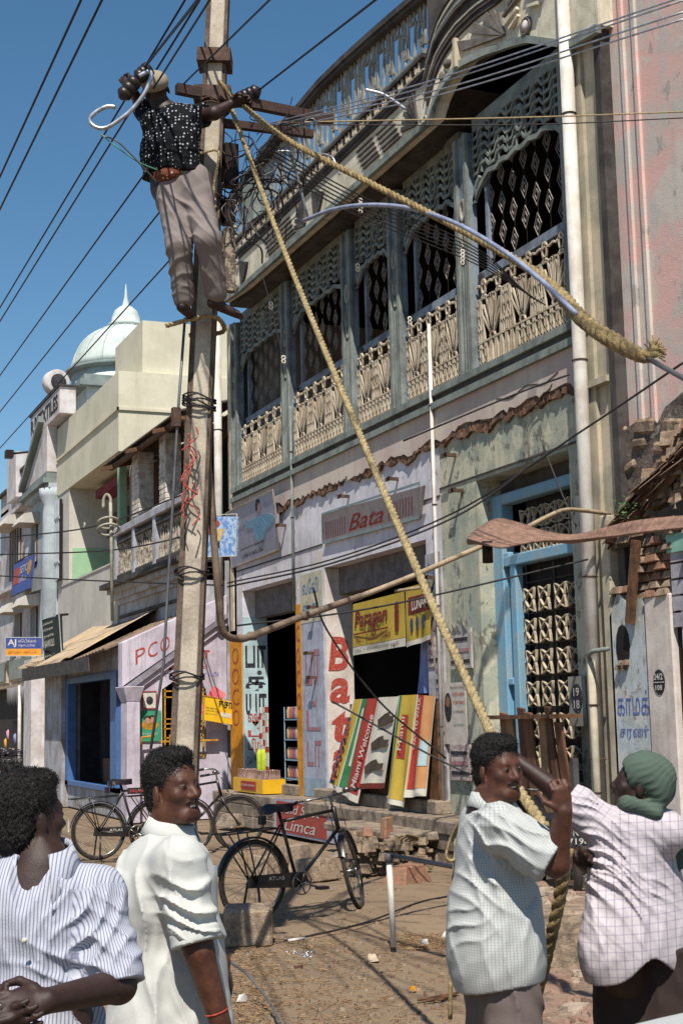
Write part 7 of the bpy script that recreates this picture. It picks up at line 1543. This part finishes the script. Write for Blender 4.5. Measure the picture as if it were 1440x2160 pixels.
def collar(par, nk, A_, mat, r0=.066, r1=.088, drop=.045, tip=.055, a0=.35, a1=2 * math.pi - .35, up=.03, name='collar'):
    """turned-down shirt collar: A_ rows left, forward, up; opening in front; tips hang lower"""
    mb = MB(); n = 36; rows = [(r0 * .97, up - .012, 0), (r0, up + .006, 0), (r0 * 1.08, up + .008, 0), (r0 * .4 + r1 * .6, up - drop * .45, .45), (r1, up - drop, 1.0)]; vs = []
    for i in range(n + 1):
        a = a0 + (a1 - a0) * i / n; e = min(i, n - i) / n; tp = tip * max(0, 1 - e / .16) ** 1.2
        for r_, z, q in rows:
            rr = r_ + q * tp * .25; v = nk + A_[1] * math.cos(a) * rr * 1.06 + A_[0] * math.sin(a) * rr + A_[2] * (z - q * tp - .018 * math.cos(a) - .004 * q * math.sin(a * 5)); vs.append(v)
    k = len(rows); mb.add(vs, [(i * k + j, i * k + j + 1, (i + 1) * k + j + 1, (i + 1) * k + j) for i in range(n) for j in range(k - 1)], True)
    o = mb.build(name, mat, par, recalc=False); md = o.modifiers.new('t', 'SOLIDIFY'); md.thickness = .004; at_ = o.data.attributes.new('pat', 'FLOAT_VECTOR', 'POINT')
    P = np.array([list(v) for v in vs]); u = (P - nk) @ A_[0]; at_.data.foreach_set('vector', np.stack([u, (P - nk) @ A_[1], u * 0], 1).ravel()); return o
# ---- man at far left, striped shirt, head turned away ------------------------------------------
D = 3.8; P1_ = person('man in a blue-grey striped shirt at the far left, head turned away, hands together', None)
nk = J(88, 1800, D); ch = J(70, 1985, D); lat = dirc(-1, .12); fw = dirc(-.1, -1)      # lat = his right (image left)
sR = J(205, 1888, D + .02); sL = J(-85, 1890, D); hc = J(60, 1728, D + .02); HA = frame(dirc(.70, .72, .05), UP)
elR = J(250, 2080, D - .06); wr = J(100, 2112, D - .32); elL = J(-130, 2110, D - .05); wl2 = J(-20, 2150, D - .3)
hips = V3(ch[0], ch[1], .88)
hp, T1 = add_head(P1_, hc, HA, None, m_hair, .93, moustache=False, curls=.004, hairlen=1.1)
hand = hand_prims(wr, J(0, 2125, D - .38) - wr, dirc(0, 1, -.6), .35, 1.05, -1) + hand_prims(wl2, J(60, 2150, D - .40) - wl2, dirc(0, 1, .3), .3, 1.0, 1)
bodyp = hp + [cap(hc + V3(0, 0, -.06) , nk - UP * .03, .054, .062, .03), cap(nk - UP * .03, ch + UP * .10, .055, .08, .05), cap(sR, elR, .05, .043, .03), cap(elR, wr, .043, .030, .02), cap(sL, elL, .05, .043, .03), cap(elL, wl2, .043, .030, .02)] + torso(ch, lat, fw, .45) + legs(hips, lat, fw, 0) + hand
body_obj('body', bodyp, m_skinB, P1_, .006)  # very dark skin colour stands in for the shadow over his head
m_stripe = cloth_mat('striped_shirt_cloth', '#adb0ba', 'stripe', '#75778c', .0085, .34)
A_ = np.array([unit(lat), unit(fw), UP]); vneck = J(50, 1950, D - .15)
shp = torso(ch, lat, fw, .45, 1.0, .06, .02) + [elp(V3(ch[0], ch[1], .82), A_, V3(.18, .14, .26), .06), cap(sL + UP * .0, sR, .055, .058, .06), cap(nk - UP * .12, ch + UP * .1, .08, .13, .05), cap(sR, elR * .82 + sR * .18, .064, .064, .06), cap(sR * .35 + elR * .65, elR * .98 + sR * .02, .066, .066, .04), cap(sL, elL, .075, .08, .04)]
# open neck: carve a wedge on the chest
shp += [cap(vneck + fw * .02, nk + fw * .10 + UP * .04, .016, .080, .006, True)]
fo = folds([(J(185, 1960, D - .1), dirc(1, 0, -.5), .05, .010, .12), (J(220, 1990, D - .05), dirc(.5, 0, 1), .045, .009, .10), (J(255, 2040, D - .06), dirc(.3, 0, 1), .05, .009, .10), (J(110, 2060, D - .12), dirc(.3, 0, 1), .07, .007, .12), (J(20, 2050, D - .12), dirc(1, 0, .2), .08, .005, .2), (J(150, 1900, D - .1), dirc(1, 0, .7), .07, .005, .12)])
slv = lambda P: [((P - (elR * .93 + sR * .07)) @ unit(elR - sR)) * np.where(np.linalg.norm(P - elR, axis=1) < .14, 1, -99) if False else -np.ones(len(P))]
segs = [(sR, elR, .08), (sL, elL, .08)]
body_obj('shirt', shp, m_stripe, P1_, .006, disp=fo, cut=lambda P: [.66 - P[:, 2] + .02 * np.sin(P[:, 0] * 8), np.where(np.linalg.norm(P - elR, axis=1) < .13, (P - elR) @ unit(elR - sR), -1)], pat=pattern((ch, lat), segs))
cf = unit(elR - sR); body_obj('sleeve_cuff', [cap(elR - cf * .10, elR + cf * .05, .070, .072, .01)], m_stripe, P1_, .006, disp=fo, cut=lambda P: [(P - elR) @ cf, -.042 - (P - elR) @ cf], pat=pattern((ch, lat), segs))
# collar leaves
collar(P1_, nk - UP * .02 - fw * .0, np.array([np.cross(UP, fw), fw, UP]) if False else frame(fw, UP), m_stripe, .072, .104, .05, .085, a0=.55, a1=2 * math.pi - .55)
for py in (1985, 2072): MB().lathe([(.0075, 0), (.0075, .003)], J(52, py, D - .17), 10, 'Y').build('button', m_whitelet, P1_)
body_obj('trousers', legs(hips, lat, fw, .03) + [elp(hips + UP * .02, A_, V3(.15, .11, .12), .05)], m_trous, P1_, .012, cut=lambda P: [P[:, 2] - .70])
feet(hips, lat, fw, m_sad, P1_); MB().torus(Vector(wr + unit(J(0, 2125, D - .38) - wr) * .115), .0095, .0025, tuple(unit(J(0, 2125, D - .38) - wr)), 14, 6).build('finger_ring', m_chr, P1_)

# ---- man in the plain white shirt, seen from his right side, smiling --------------------------
D = 4.7; P2_ = person('smiling man with moustache in a plain white shirt with rolled sleeves, seen from the side', None)
lat = dirc(.15, -1); fw = dirc(1, -.02)      # lat = his right side, toward us
hc = J(366, 1666, D); HA = frame(dirc(.74, -.66, .10), dirc(-.10, 0, 1)); nk = J(358, 1745, D + .02); ch = J(350, 1905, D + .03)
sN = J(378, 1822, D - .17); sF = J(350, 1815, D + .2); eN = J(418, 2005, D - .22); wN = J(472, 2185, D - .2); eF = J(430, 2000, D + .28); wF = J(468, 2030, D + .25)
hips = V3(*(ch + dirc(-.1, 0) * .02)); hips[2] = .88
hp, T2 = add_head(P2_, hc, HA, None, m_hair, .93, mouth=.009, h=.0045, top=1.08, curls=.004)
body_obj('body', hp + [cap(hc - UP * .06 - fw * .02, nk - UP * .02, .050, .056, .03), cap(nk, ch + UP * .10, .052, .08, .05), cap(sN, eN, .052, .046, .03), cap(eN, wN, .047, .031, .02), cap(sF, eF, .052, .044, .03), cap(eF, wF, .044, .03, .02)] + torso(ch, lat, fw, .45) + legs(hips, lat, fw, 0) + hand_prims(wN, dirc(.25, 0, -1), dirc(.3, .9, 0), .35, 1.05, 1) + hand_prims(wF, dirc(.3, 0, -1), dirc(-.3, 0, .1), .6, 1.0, 1), m_skinA, P2_, .0055)
m_wsh = cloth_mat('white_cotton_shirt', '#b6b7b3'); A_ = np.array([unit(lat), unit(fw), UP])
bk = dirc(-1, 0)
shp = torso(ch, lat, fw, .48, 1.0, .07, .035) + [elp(ch + UP * .02, A_, V3(.17, .155, .21), .06), elp(ch - UP * .42 + fw * .015, A_, V3(.19, .175, .26), .08), elp(V3(ch[0], ch[1], .66) + fw * .01, A_, V3(.20, .18, .26), .08), elp(ch - UP * .20 + fw * .04, A_, V3(.17, .15, .2), .06), cap(sN, sF, .070, .070, .06), cap(nk - UP * .11, ch + UP * .1, .075, .13, .05), cap(sN, sN * .3 + eN * .7, .072, .074, .07), cap(sN * .5 + eN * .5, eN + unit(eN - sN) * .03, .074, .076, .03)]
fo = folds([(J(400, 1905, D - .25), dirc(.2, 0, 1), .06, .018, .10), (J(415, 1950, D - .25), dirc(.35, 0, 1), .055, .017, .09), (J(380, 1870, D - .2), dirc(1, 0, .5), .07, .008, .10), (J(310, 1900, D - .1), dirc(1, 0, .05), .10, .013, .22), (J(470, 1950, D), dirc(1, 0, .4), .07, .012, .16), (J(340, 2100, D - .1), dirc(1, 0, -.3), .12, .012, .25), (J(440, 2100, D - .1), dirc(1, 0, .2), .08, .010, .2), (J(455, 1830, D - .05), dirc(1, 0, .7), .06, .009, .1)])
segs = [(sN, eN, .085)]
body_obj('shirt', shp, m_wsh, P2_, .006, disp=fo, cut=lambda P: [.58 - P[:, 2], np.where(np.linalg.norm(P - eN, axis=1) < .125, (P - eN + unit(eN - sN) * .025) @ unit(eN - sN), -1)], pat=pattern((ch, lat), segs))
cf = unit(eN - sN); a = eN - cf * .035; body_obj('sleeve_cuff', [cap(a - cf * .10, a + cf * .10, .077, .083, .01)], m_wsh, P2_, .006, cut=lambda P: [(P - a) @ cf - .016, -.028 - (P - a) @ cf], disp=folds([(a, cf, .08, .003, .1)]), pat=pattern((ch, lat), segs))
collar(P2_, nk - UP * .02 + fw * .008, frame(fw, UP), m_wsh, .066, .098, .048, .05, a0=.35, a1=2 * math.pi - .35, up=.032)
body_obj('trousers', legs(hips, lat, fw, .03) + [elp(hips + UP * .02, A_, V3(.15, .11, .12), .05)], m_trousd, P2_, .012, cut=lambda P: [P[:, 2] - .62]); feet(hips, lat, fw, m_sad, P2_)
MB().torus(Vector(eN * .28 + wN * .72), .036, .003, tuple(unit(wN - eN)), 18, 5).build('wrist_thread', m_red, P2_)

# ---- man in the pale kurta-length shirt hauling the rope ---------------------------------------
D = 5.3; P3_ = person('smiling man with moustache in a pale blue-white shirt hauling the rope with both hands', None)
lat = dirc(.35, -1); fw = dirc(1, .30)
hc = J(1050, 1624, D - .02); HA = frame(dirc(.56, -.82, -.02), dirc(-.05, 0, 1)); nk = J(1030, 1690, D); ch = J(1040, 1810, D + .02)
sN = J(1050, 1742, D - .18); sF = J(1035, 1735, D + .17); eN = J(1172, 1822, D - .24); wN = J(1188, 1712, D - .30); eF = J(1112, 1752, D + .22); wF = J(1100, 1695, D + .12)
hips = V3(*ch); hips[2] = .86
hp, T3 = add_head(P3_, hc, HA, None, m_hair, .92, mouth=.009, h=.0045, curls=.004)
hN = hand_prims(wN, J(1180, 1655, D - .32) - wN, dirc(-.3, .9, .1), 1.15, .92, 1); hF = hand_prims(wF, J(1093, 1655, D + .13) - wF, dirc(-.6, .3, .2), 1.0, 1.0, -1)
body_obj('body', hp + [cap(hc - UP * .06, nk - UP * .02, .056, .062, .03), cap(nk, ch + UP * .10, .052, .08, .05), cap(sN, eN, .05, .044, .03), cap(eN, wN, .047, .031, .025), cap(sF, eF, .05, .042, .03), cap(eF, wF, .042, .028, .02)] + torso(ch, lat, fw, .42, .95) + legs(hips, lat, fw, 0) + hN + hF, m_skinA, P3_, .0055)
m_kur = cloth_mat('pale_fine_check_shirt', '#b4b5b1', 'check', '#92979a', .0095, .30); A_ = np.array([unit(lat), unit(fw), UP])
shp = torso(ch, lat, fw, .42, .95, .07, .02) + [elp(ch - UP * .36, A_, V3(.175, .145, .26), .08), elp(V3(ch[0], ch[1], .86), A_, V3(.19, .165, .30), .08), cap(sN, sF, .07, .07, .05), cap(nk - UP * .11, ch + UP * .1, .07, .12, .05), cap(sN, sN * .45 + eN * .55, .070, .076, .05), cap(sN * .6 + eN * .4, sN * .16 + eN * .84, .078, .088, .04), cap(sF, eF, .07, .075, .04)]
fo = folds([(J(1010, 1760, D - .2), dirc(1, 0, .7), .045, .011, .13), (J(1075, 1800, D - .25), dirc(.4, 0, 1), .05, .010, .11), (J(1120, 1790, D - .25), dirc(.5, 0, 1), .06, .008, .09), (J(1000, 1870, D - .15), dirc(.8, 0, 1), .07, .008, .14), (J(1060, 1930, D - .1), dirc(1, 0, .1), .09, .008, .25), (J(985, 1950, D - .1), dirc(.6, 0, -1), .06, .008, .10), (J(1130, 1950, D), dirc(1, 0, -.2), .07, .006, .16)])
hem = lambda P: [.675 + .025 * np.sin((P - ch) @ CR * 9 + .6) - P[:, 2]]
ce = sN * .06 + eN * .94; cd_ = unit(eN - sN)
body_obj('shirt', shp, m_kur, P3_, .006, disp=fo, cut=lambda P: hem(P) + [np.where(np.linalg.norm(P - ce, axis=1) < .22, (P - ce) @ cd_, -1)], pat=pattern((ch, lat), [(sN, eN, .09)], True))
collar(P3_, nk - UP * .02 + fw * .01, frame(fw, UP), m_kur, .062, .09, .045, .05, a0=.4, a1=2 * math.pi - .4)
body_obj('trousers', legs(hips, lat, fw, .038) + [elp(hips + UP * .02, A_, V3(.175, .13, .14), .05)], m_trous, P3_, .009, cut=lambda P: [P[:, 2] - .74], disp=folds([(hips - UP * .15 - lat * -.1, dirc(1, 0, .1), .10, .009, .3), (hips - UP * .4, dirc(1, 0, .3), .09, .008, .3)]), pat=pattern((ch, lat), [])); feet(hips, lat, fw, m_sad, P3_)

# ---- man in the checked shirt with green head cloth --------------------------------------------
D = 5.55; P4_ = person('man with green head cloth and checked white shirt, his back turned, hauling the rope', None)
lat = dirc(1, -.25); fw = dirc(-.35, 1)
hc = J(1350, 1658, D - .02); HA = frame(dirc(-.92, .28, .22), UP); nk = J(1345, 1712, D); ch = J(1334, 1830, D + .02)
sL = J(1275, 1748, D - .05); sR = J(1402, 1755, D - .02); eL = J(1178, 1672, D - .02); wL = J(1098, 1612, D + .02); eR = J(1290, 1868, D + .18); wR = J(1222, 1812, D - .05)
hips = V3(*(ch + CR * .03)); hips[2] = .86
hp, T4 = head_prims(hc, HA, .92, 0)
add4 = hand_prims(wR, J(1192, 1785, D - .15) - wR, dirc(-.2, -.5, -.6), 1.0, 1.0, 1) + hand_prims(wL, J(1062, 1590, D + .02) - wL, dirc(.2, .6, -.5), .7, 1.0, 1)
body_obj('body', hp + [cap(hc - UP * .06, nk - UP * .02, .056, .062, .03), cap(nk, ch + UP * .10, .052, .08, .05), cap(sL, eL, .05, .042, .03), cap(eL, wL, .044, .029, .025), cap(sR, eR, .05, .044, .03), cap(eR, wR, .044, .03, .02)] + torso(ch, lat, fw, .42, .95) + legs(hips, lat, fw, 0) + add4, m_skinB, P4_, .006)
m_chk = cloth_mat('checked_white_shirt', '#b8b0b4', 'check', '#81778a', .030, .11); A_ = np.array([unit(lat), unit(fw), UP])
shp = torso(ch, lat, fw, .42, .82, .06, .018) + [elp(ch - UP * .34, A_, V3(.155, .145, .24), .07), elp(V3(ch[0], ch[1], .86) + CR * .01, A_, V3(.185, .17, .28), .08), elp(V3(ch[0], ch[1], .76) + CR * .02, A_, V3(.205, .19, .20), .08), cap(sL, sR, .07, .07, .05), cap(nk - UP * .06, ch + UP * .1, .08, .12, .05), cap(sL, sL * .4 + eL * .6, .074, .072, .05), cap(sL * .4 + eL * .6, sL * .16 + eL * .84, .072, .062, .04), cap(sR, eR, .075, .07, .05)]
fo = folds([(J(1260, 1790, D - .15), dirc(.55, 0, 1), .035, .012, .12), (J(1300, 1850, D - .2), dirc(.8, 0, .75), .045, .011, .16), (J(1350, 1890, D - .2), dirc(.8, 0, .7), .055, .009, .16), (J(1395, 1860, D - .1), dirc(.6, 0, .9), .05, .007, .12), (J(1300, 1960, D - .1), dirc(1, 0, .1), .08, .007, .2), (J(1240, 1710, D - .1), dirc(.5, 0, 1), .03, .008, .08)])
ce = sL * .17 + eL * .83; cd_ = unit(eL - sL)
hem4 = lambda P: [.655 + .09 * np.exp(-(((P - ch) @ CR - .02) / .09) ** 2) - P[:, 2]]
body_obj('shirt', shp, m_chk, P4_, .006, disp=fo, cut=lambda P: hem4(P) + [np.where(np.linalg.norm(P - ce, axis=1) < .2, (P - ce) @ cd_, -1)], pat=pattern((ch, lat), [(sL, eL, .08)]))
m_gc = cloth_mat('green_head_cloth', '#4c5a50'); I = HA; TT = T4
gf = folds([(TT(0, -.02, .08), HA.T @ V3(0, .7, .7), .022, .004, .12), (TT(0, 0, -.06), HA.T @ V3(0, .5, 1), .02, .004, .1)])
body_obj('head_cloth', [elp(TT(0, -.020, .052), I, V3(.090, .110, .088), .02), elp(TT(0, -.085, .0), I, V3(.07, .05, .07), .03), elp(TT(0, .115, -.02), I, V3(.10, .075, .10), .01, True), elp(TT(0, 0, -.15), I, V3(.2, .2, .06), .01, True), cap(TT(-.075, .05, -.08), TT(0, .075, -.125), .02, .02, .02), cap(TT(.075, .04, -.08), TT(0, .075, -.125), .022, .02, .02), cap(TT(-.08, .03, -.07), TT(-.05, -.08, -.09), .026, .03, .03), cap(TT(.08, .03, -.07), TT(.05, -.08, -.09), .026, .03, .03)], m_gc, P4_, .005, disp=gf, pad=.03)
a, b, c = J(1388, 1700, D + .02), J(1405, 1755, D + .06), J(1432, 1828, D + .05)
body_obj('cloth_tail', [elp((a + b) / 2, frame(dirc(0, 1), unit(a - b)), V3(.032, .014, .075), .03), elp((b + c) / 2, frame(dirc(0, 1), unit(b - c)), V3(.045, .014, .09), .03)], m_gc, P4_, .006, disp=folds([(b, dirc(1, 0, .3), .02, .005, .2)]))
body_obj('trousers', legs(hips, lat, fw, .045) + [elp(hips + UP * .02, A_, V3(.19, .135, .14), .05)], m_trousd, P4_, .010, cut=lambda P: [P[:, 2] - .77], disp=folds([(hips - UP * .2, dirc(1, 0, .1), .10, .008, .35)])); feet(hips, lat, fw, m_sad, P4_)

# ---- lineman on the pole -----------------------------------------------------------------------
D = 8.65; P5_ = person('barefoot lineman in dark dotted shirt and grey trousers standing high on the pole', None)
lat = dirc(1, .1); fw = dirc(.3, 1)
hc = J(331, 192, D - .02); HA = frame(dirc(-.25, .8, .55), dirc(-.3, -.2, 1)); nk = J(346, 236, D); ch = J(362, 290, D)
sR = J(408, 246, D + .02); sL = J(322, 254, D); eR = J(452, 238, D - .08); wR = J(488, 218, D - .02); eL = J(296, 222, D + .1); wL = J(280, 190, D - .1)
hipc = J(388, 395, D); kL = J(378, 520, D - .14); aL = J(388, 640, D - .02); kR = J(438, 505, D - .22); aR = J(458, 632, D - .05); hL = J(362, 405, D); hR = J(412, 402, D)
hp, T5 = head_prims(hc, HA, .95, 0)
def foot(an, d_, s=1.0):
    f = unit(d_); x = unit(np.cross(f, UP)); p = [cap(an - UP * .03 - f * .03, an - UP * .05 + f * .13, .036, .027, .03)]
    for k in range(5): p.append(cap(an - UP * .052 + f * .12 + x * (k - 2) * .018, an - UP * .056 + f * (.175 - .008 * abs(k - 1)) + x * (k - 2) * .02, .012 if k == 0 else .010, .009, .008))
    return p
body_obj('body', hp + [cap(hc - UP * .05, nk - UP * .02, .056, .062, .03), cap(nk, ch + UP * .1, .07, .09, .05), cap(sR, eR, .048, .042, .03), cap(eR, wR, .042, .029, .02), cap(sL, eL, .048, .042, .03), cap(eL, wL, .042, .029, .02), cap(hL, kL, .08, .06, .04), cap(kL, aL, .056, .036, .03), cap(hR, kR, .08, .06, .04), cap(kR, aR, .056, .036, .03)] + torso(ch, lat, fw, .36, .95) + hand_prims(wR, J(510, 212, D - .02) - wR, dirc(0, -.5, -.8), .9, 1.05, -1) + hand_prims(wL, J(268, 172, D - .1) - wL, dirc(.3, .5, -.3), .8, 1.05, 1) + foot(aL, dirc(.35, 1, -.05)) + foot(aR, dirc(1, .35, -.28)), m_skinB, P5_, .008)
m_dot = cloth_mat('dark_dotted_shirt', '#0d0f14', 'dots', '#a8adb4', .024, .20); A_ = np.array([unit(lat), unit(fw), UP])
fo = folds([(ch - UP * .15, dirc(.3, 0, 1), .07, .010, .2), (J(325, 330, D), dirc(.6, 0, 1), .06, .009, .12)])
ce = sR * .4 + eR * .6; cd_ = unit(eR - sR)
body_obj('shirt', torso(ch, lat, fw, .32, .98, .06, .028) + [elp(J(352, 320, D), A_, V3(.17, .15, .14), .06), cap(sL, sR, .07, .065, .04), cap(nk - UP * .05, ch + UP * .1, .08, .12, .05), cap(sR, sR * .3 + eR * .7, .07, .075, .04), cap(sL, sL * .3 + eL * .7, .07, .072, .04)], m_dot, P5_, .008, disp=fo, cut=lambda P: [J(388, 372, D)[2] + .02 * np.sin(P[:, 0] * 20) - P[:, 2], np.where(np.linalg.norm(P - ce, axis=1) < .16, (P - ce) @ cd_, -1)], pat=pattern((ch, lat), []))
body_obj('shirt_tail', [elp(J(355, 368, D - .08), A_, V3(.10, .06, .05), .02), elp(J(418, 372, D - .06), A_, V3(.06, .06, .055), .02)], cloth_mat('rust_print_cloth', '#6a3a2c', 'dots', '#a8a090', .03, .2), P5_, .007, disp=fo, pat=pattern((ch, lat), []))
fo = folds([(J(385, 430, D - .12), dirc(.8, 0, .7), .09, .012, .16), (J(425, 480, D - .2), dirc(.7, 0, .8), .08, .011, .14), (J(370, 560, D - .1), dirc(-.5, 0, 1), .08, .009, .14), (J(385, 615, D), dirc(.2, 0, 1), .05, .012, .09), (J(448, 560, D - .1), dirc(.8, 0, .8), .08, .010, .14), (J(455, 615, D), dirc(-.2, 0, 1), .05, .010, .08)])
body_obj('trousers', [elp(hipc + UP * .03, A_, V3(.17, .13, .13), .05), elp(hipc - UP * .08, A_, V3(.18, .13, .12), .06), cap(hL, kL, .100, .080, .04), cap(kL, aL + (kL - aL) * .10, .080, .068, .03), cap(hR, kR, .100, .082, .04), cap(kR, aR + (kR - aR) * .12, .082, .068, .03)], cloth_mat('grey_trousers', '#7a716e'), P5_, .007, disp=fo, pat=pattern((ch, lat), []))
m_cap = cloth_mat('tan_cap_cloth', '#8c8474')
body_obj('cap', [elp(T5(0, -.015, .062), HA, V3(.088, .107, .075), .02), elp(T5(0, 0, -.03), HA, V3(.15, .15, .055), .01, True), cap(T5(-.04, .12, .045), T5(.04, .12, .045), .012, .012, .02)], m_cap, P5_, .006, pad=.03)
# ---- car built last so that it can be a simple lofted shell -------------------------------------
def carshell():
    secs = []
    for x, w_, zt, zb_ in ((2.02, .48, .74, .40), (1.98, .60, .86, .34), (1.86, .72, .93, .28), (1.62, .78, .99, .25), (1.3, .81, 1.04, .25), (.9, .82, 1.06, .25), (.3, .82, 1.08, .25), (-.6, .82, 1.08, .25), (-1.5, .80, 1.04, .27), (-2.0, .66, .9, .32), (-2.1, .5, .6, .4)):
        secs.append([cv(x, -math.cos(math.pi * k / 16) * w_, zb_ + (zt - zb_) * (math.sin(math.pi * k / 16) ** .35)) for k in range(17)])
    return secs
mb = MB(); S_ = carshell(); vs = [p for s in S_ for p in s]; n = 17
mb.add(vs, [(i * n + k, i * n + k + 1, (i + 1) * n + k + 1, (i + 1) * n + k) for i in range(len(S_) - 1) for k in range(n - 1)] + [tuple(range(n)), tuple((len(S_) - 1) * n + k for k in range(n))], True); bd = mb.build('body', m_carw, car)
md = bd.modifiers.new('s', 'SUBSURF'); md.levels = 2; md.render_levels = 2
mb = MB(); vs = []; K = 16
for i, (x, w_, z) in enumerate(((.55, .50, 1.06), (.5, .60, 1.25), (.2, .62, 1.50), (-.5, .62, 1.55), (-1.1, .58, 1.48), (-1.5, .5, 1.06))):
    for k in range(9): a = math.pi * k / 8; vs.append(cv(x, -math.cos(a) * (w_ + .1 * (1.6 - z)), 1.0 + (z - 1.0) * math.sin(a) ** .4))
mb.add(vs, [(i * 9 + k, i * 9 + k + 1, i * 9 + k + 10, i * 9 + k + 9) for i in range(5) for k in range(8)], True); mb.build('roof', m_carw, car)
for sx in (1.35, -1.3):
    for sy in (-1, 1):
        mb = MB(); mb.lathe([(.20, -.08), (.30, -.09), (.32, 0), (.30, .09), (.20, .08)], (0, 0, 0), 24, 'Y'); mb.v = [tuple(cv(v[0] + sx, v[1] + sy * .74, v[2] + .31)) for v in mb.v]; wh = mb.build('wheel', m_tyre, car)
        mb = MB(); mb.lathe([(.0, -.085), (.19, -.085), (.19, .085), (.0, .085)], (0, 0, 0), 20, 'Y'); mb.v = [tuple(cv(v[0] + sx, v[1] + sy * .745, v[2] + .31)) for v in mb.v]; mb.build('hub_cap', m_chr, wh)
for sy in (-1, 1):
    mb = MB(); mb.lathe([(.0, .05), (.07, .04), (.09, .0), (.09, -.06)], (0, 0, 0), 18, 'X'); mb.v = [tuple(cv(v[0] + 1.97, v[1] + sy * .48, v[2] + .68)) for v in mb.v]; mb.build('headlight', m_chr, car)
mb = MB(); mb.tube([cv(2.08, y, .42) for y in (-.7, -.3, 0, .3, .7)], .05, 8); mb.build('bumper', m_chr, car)
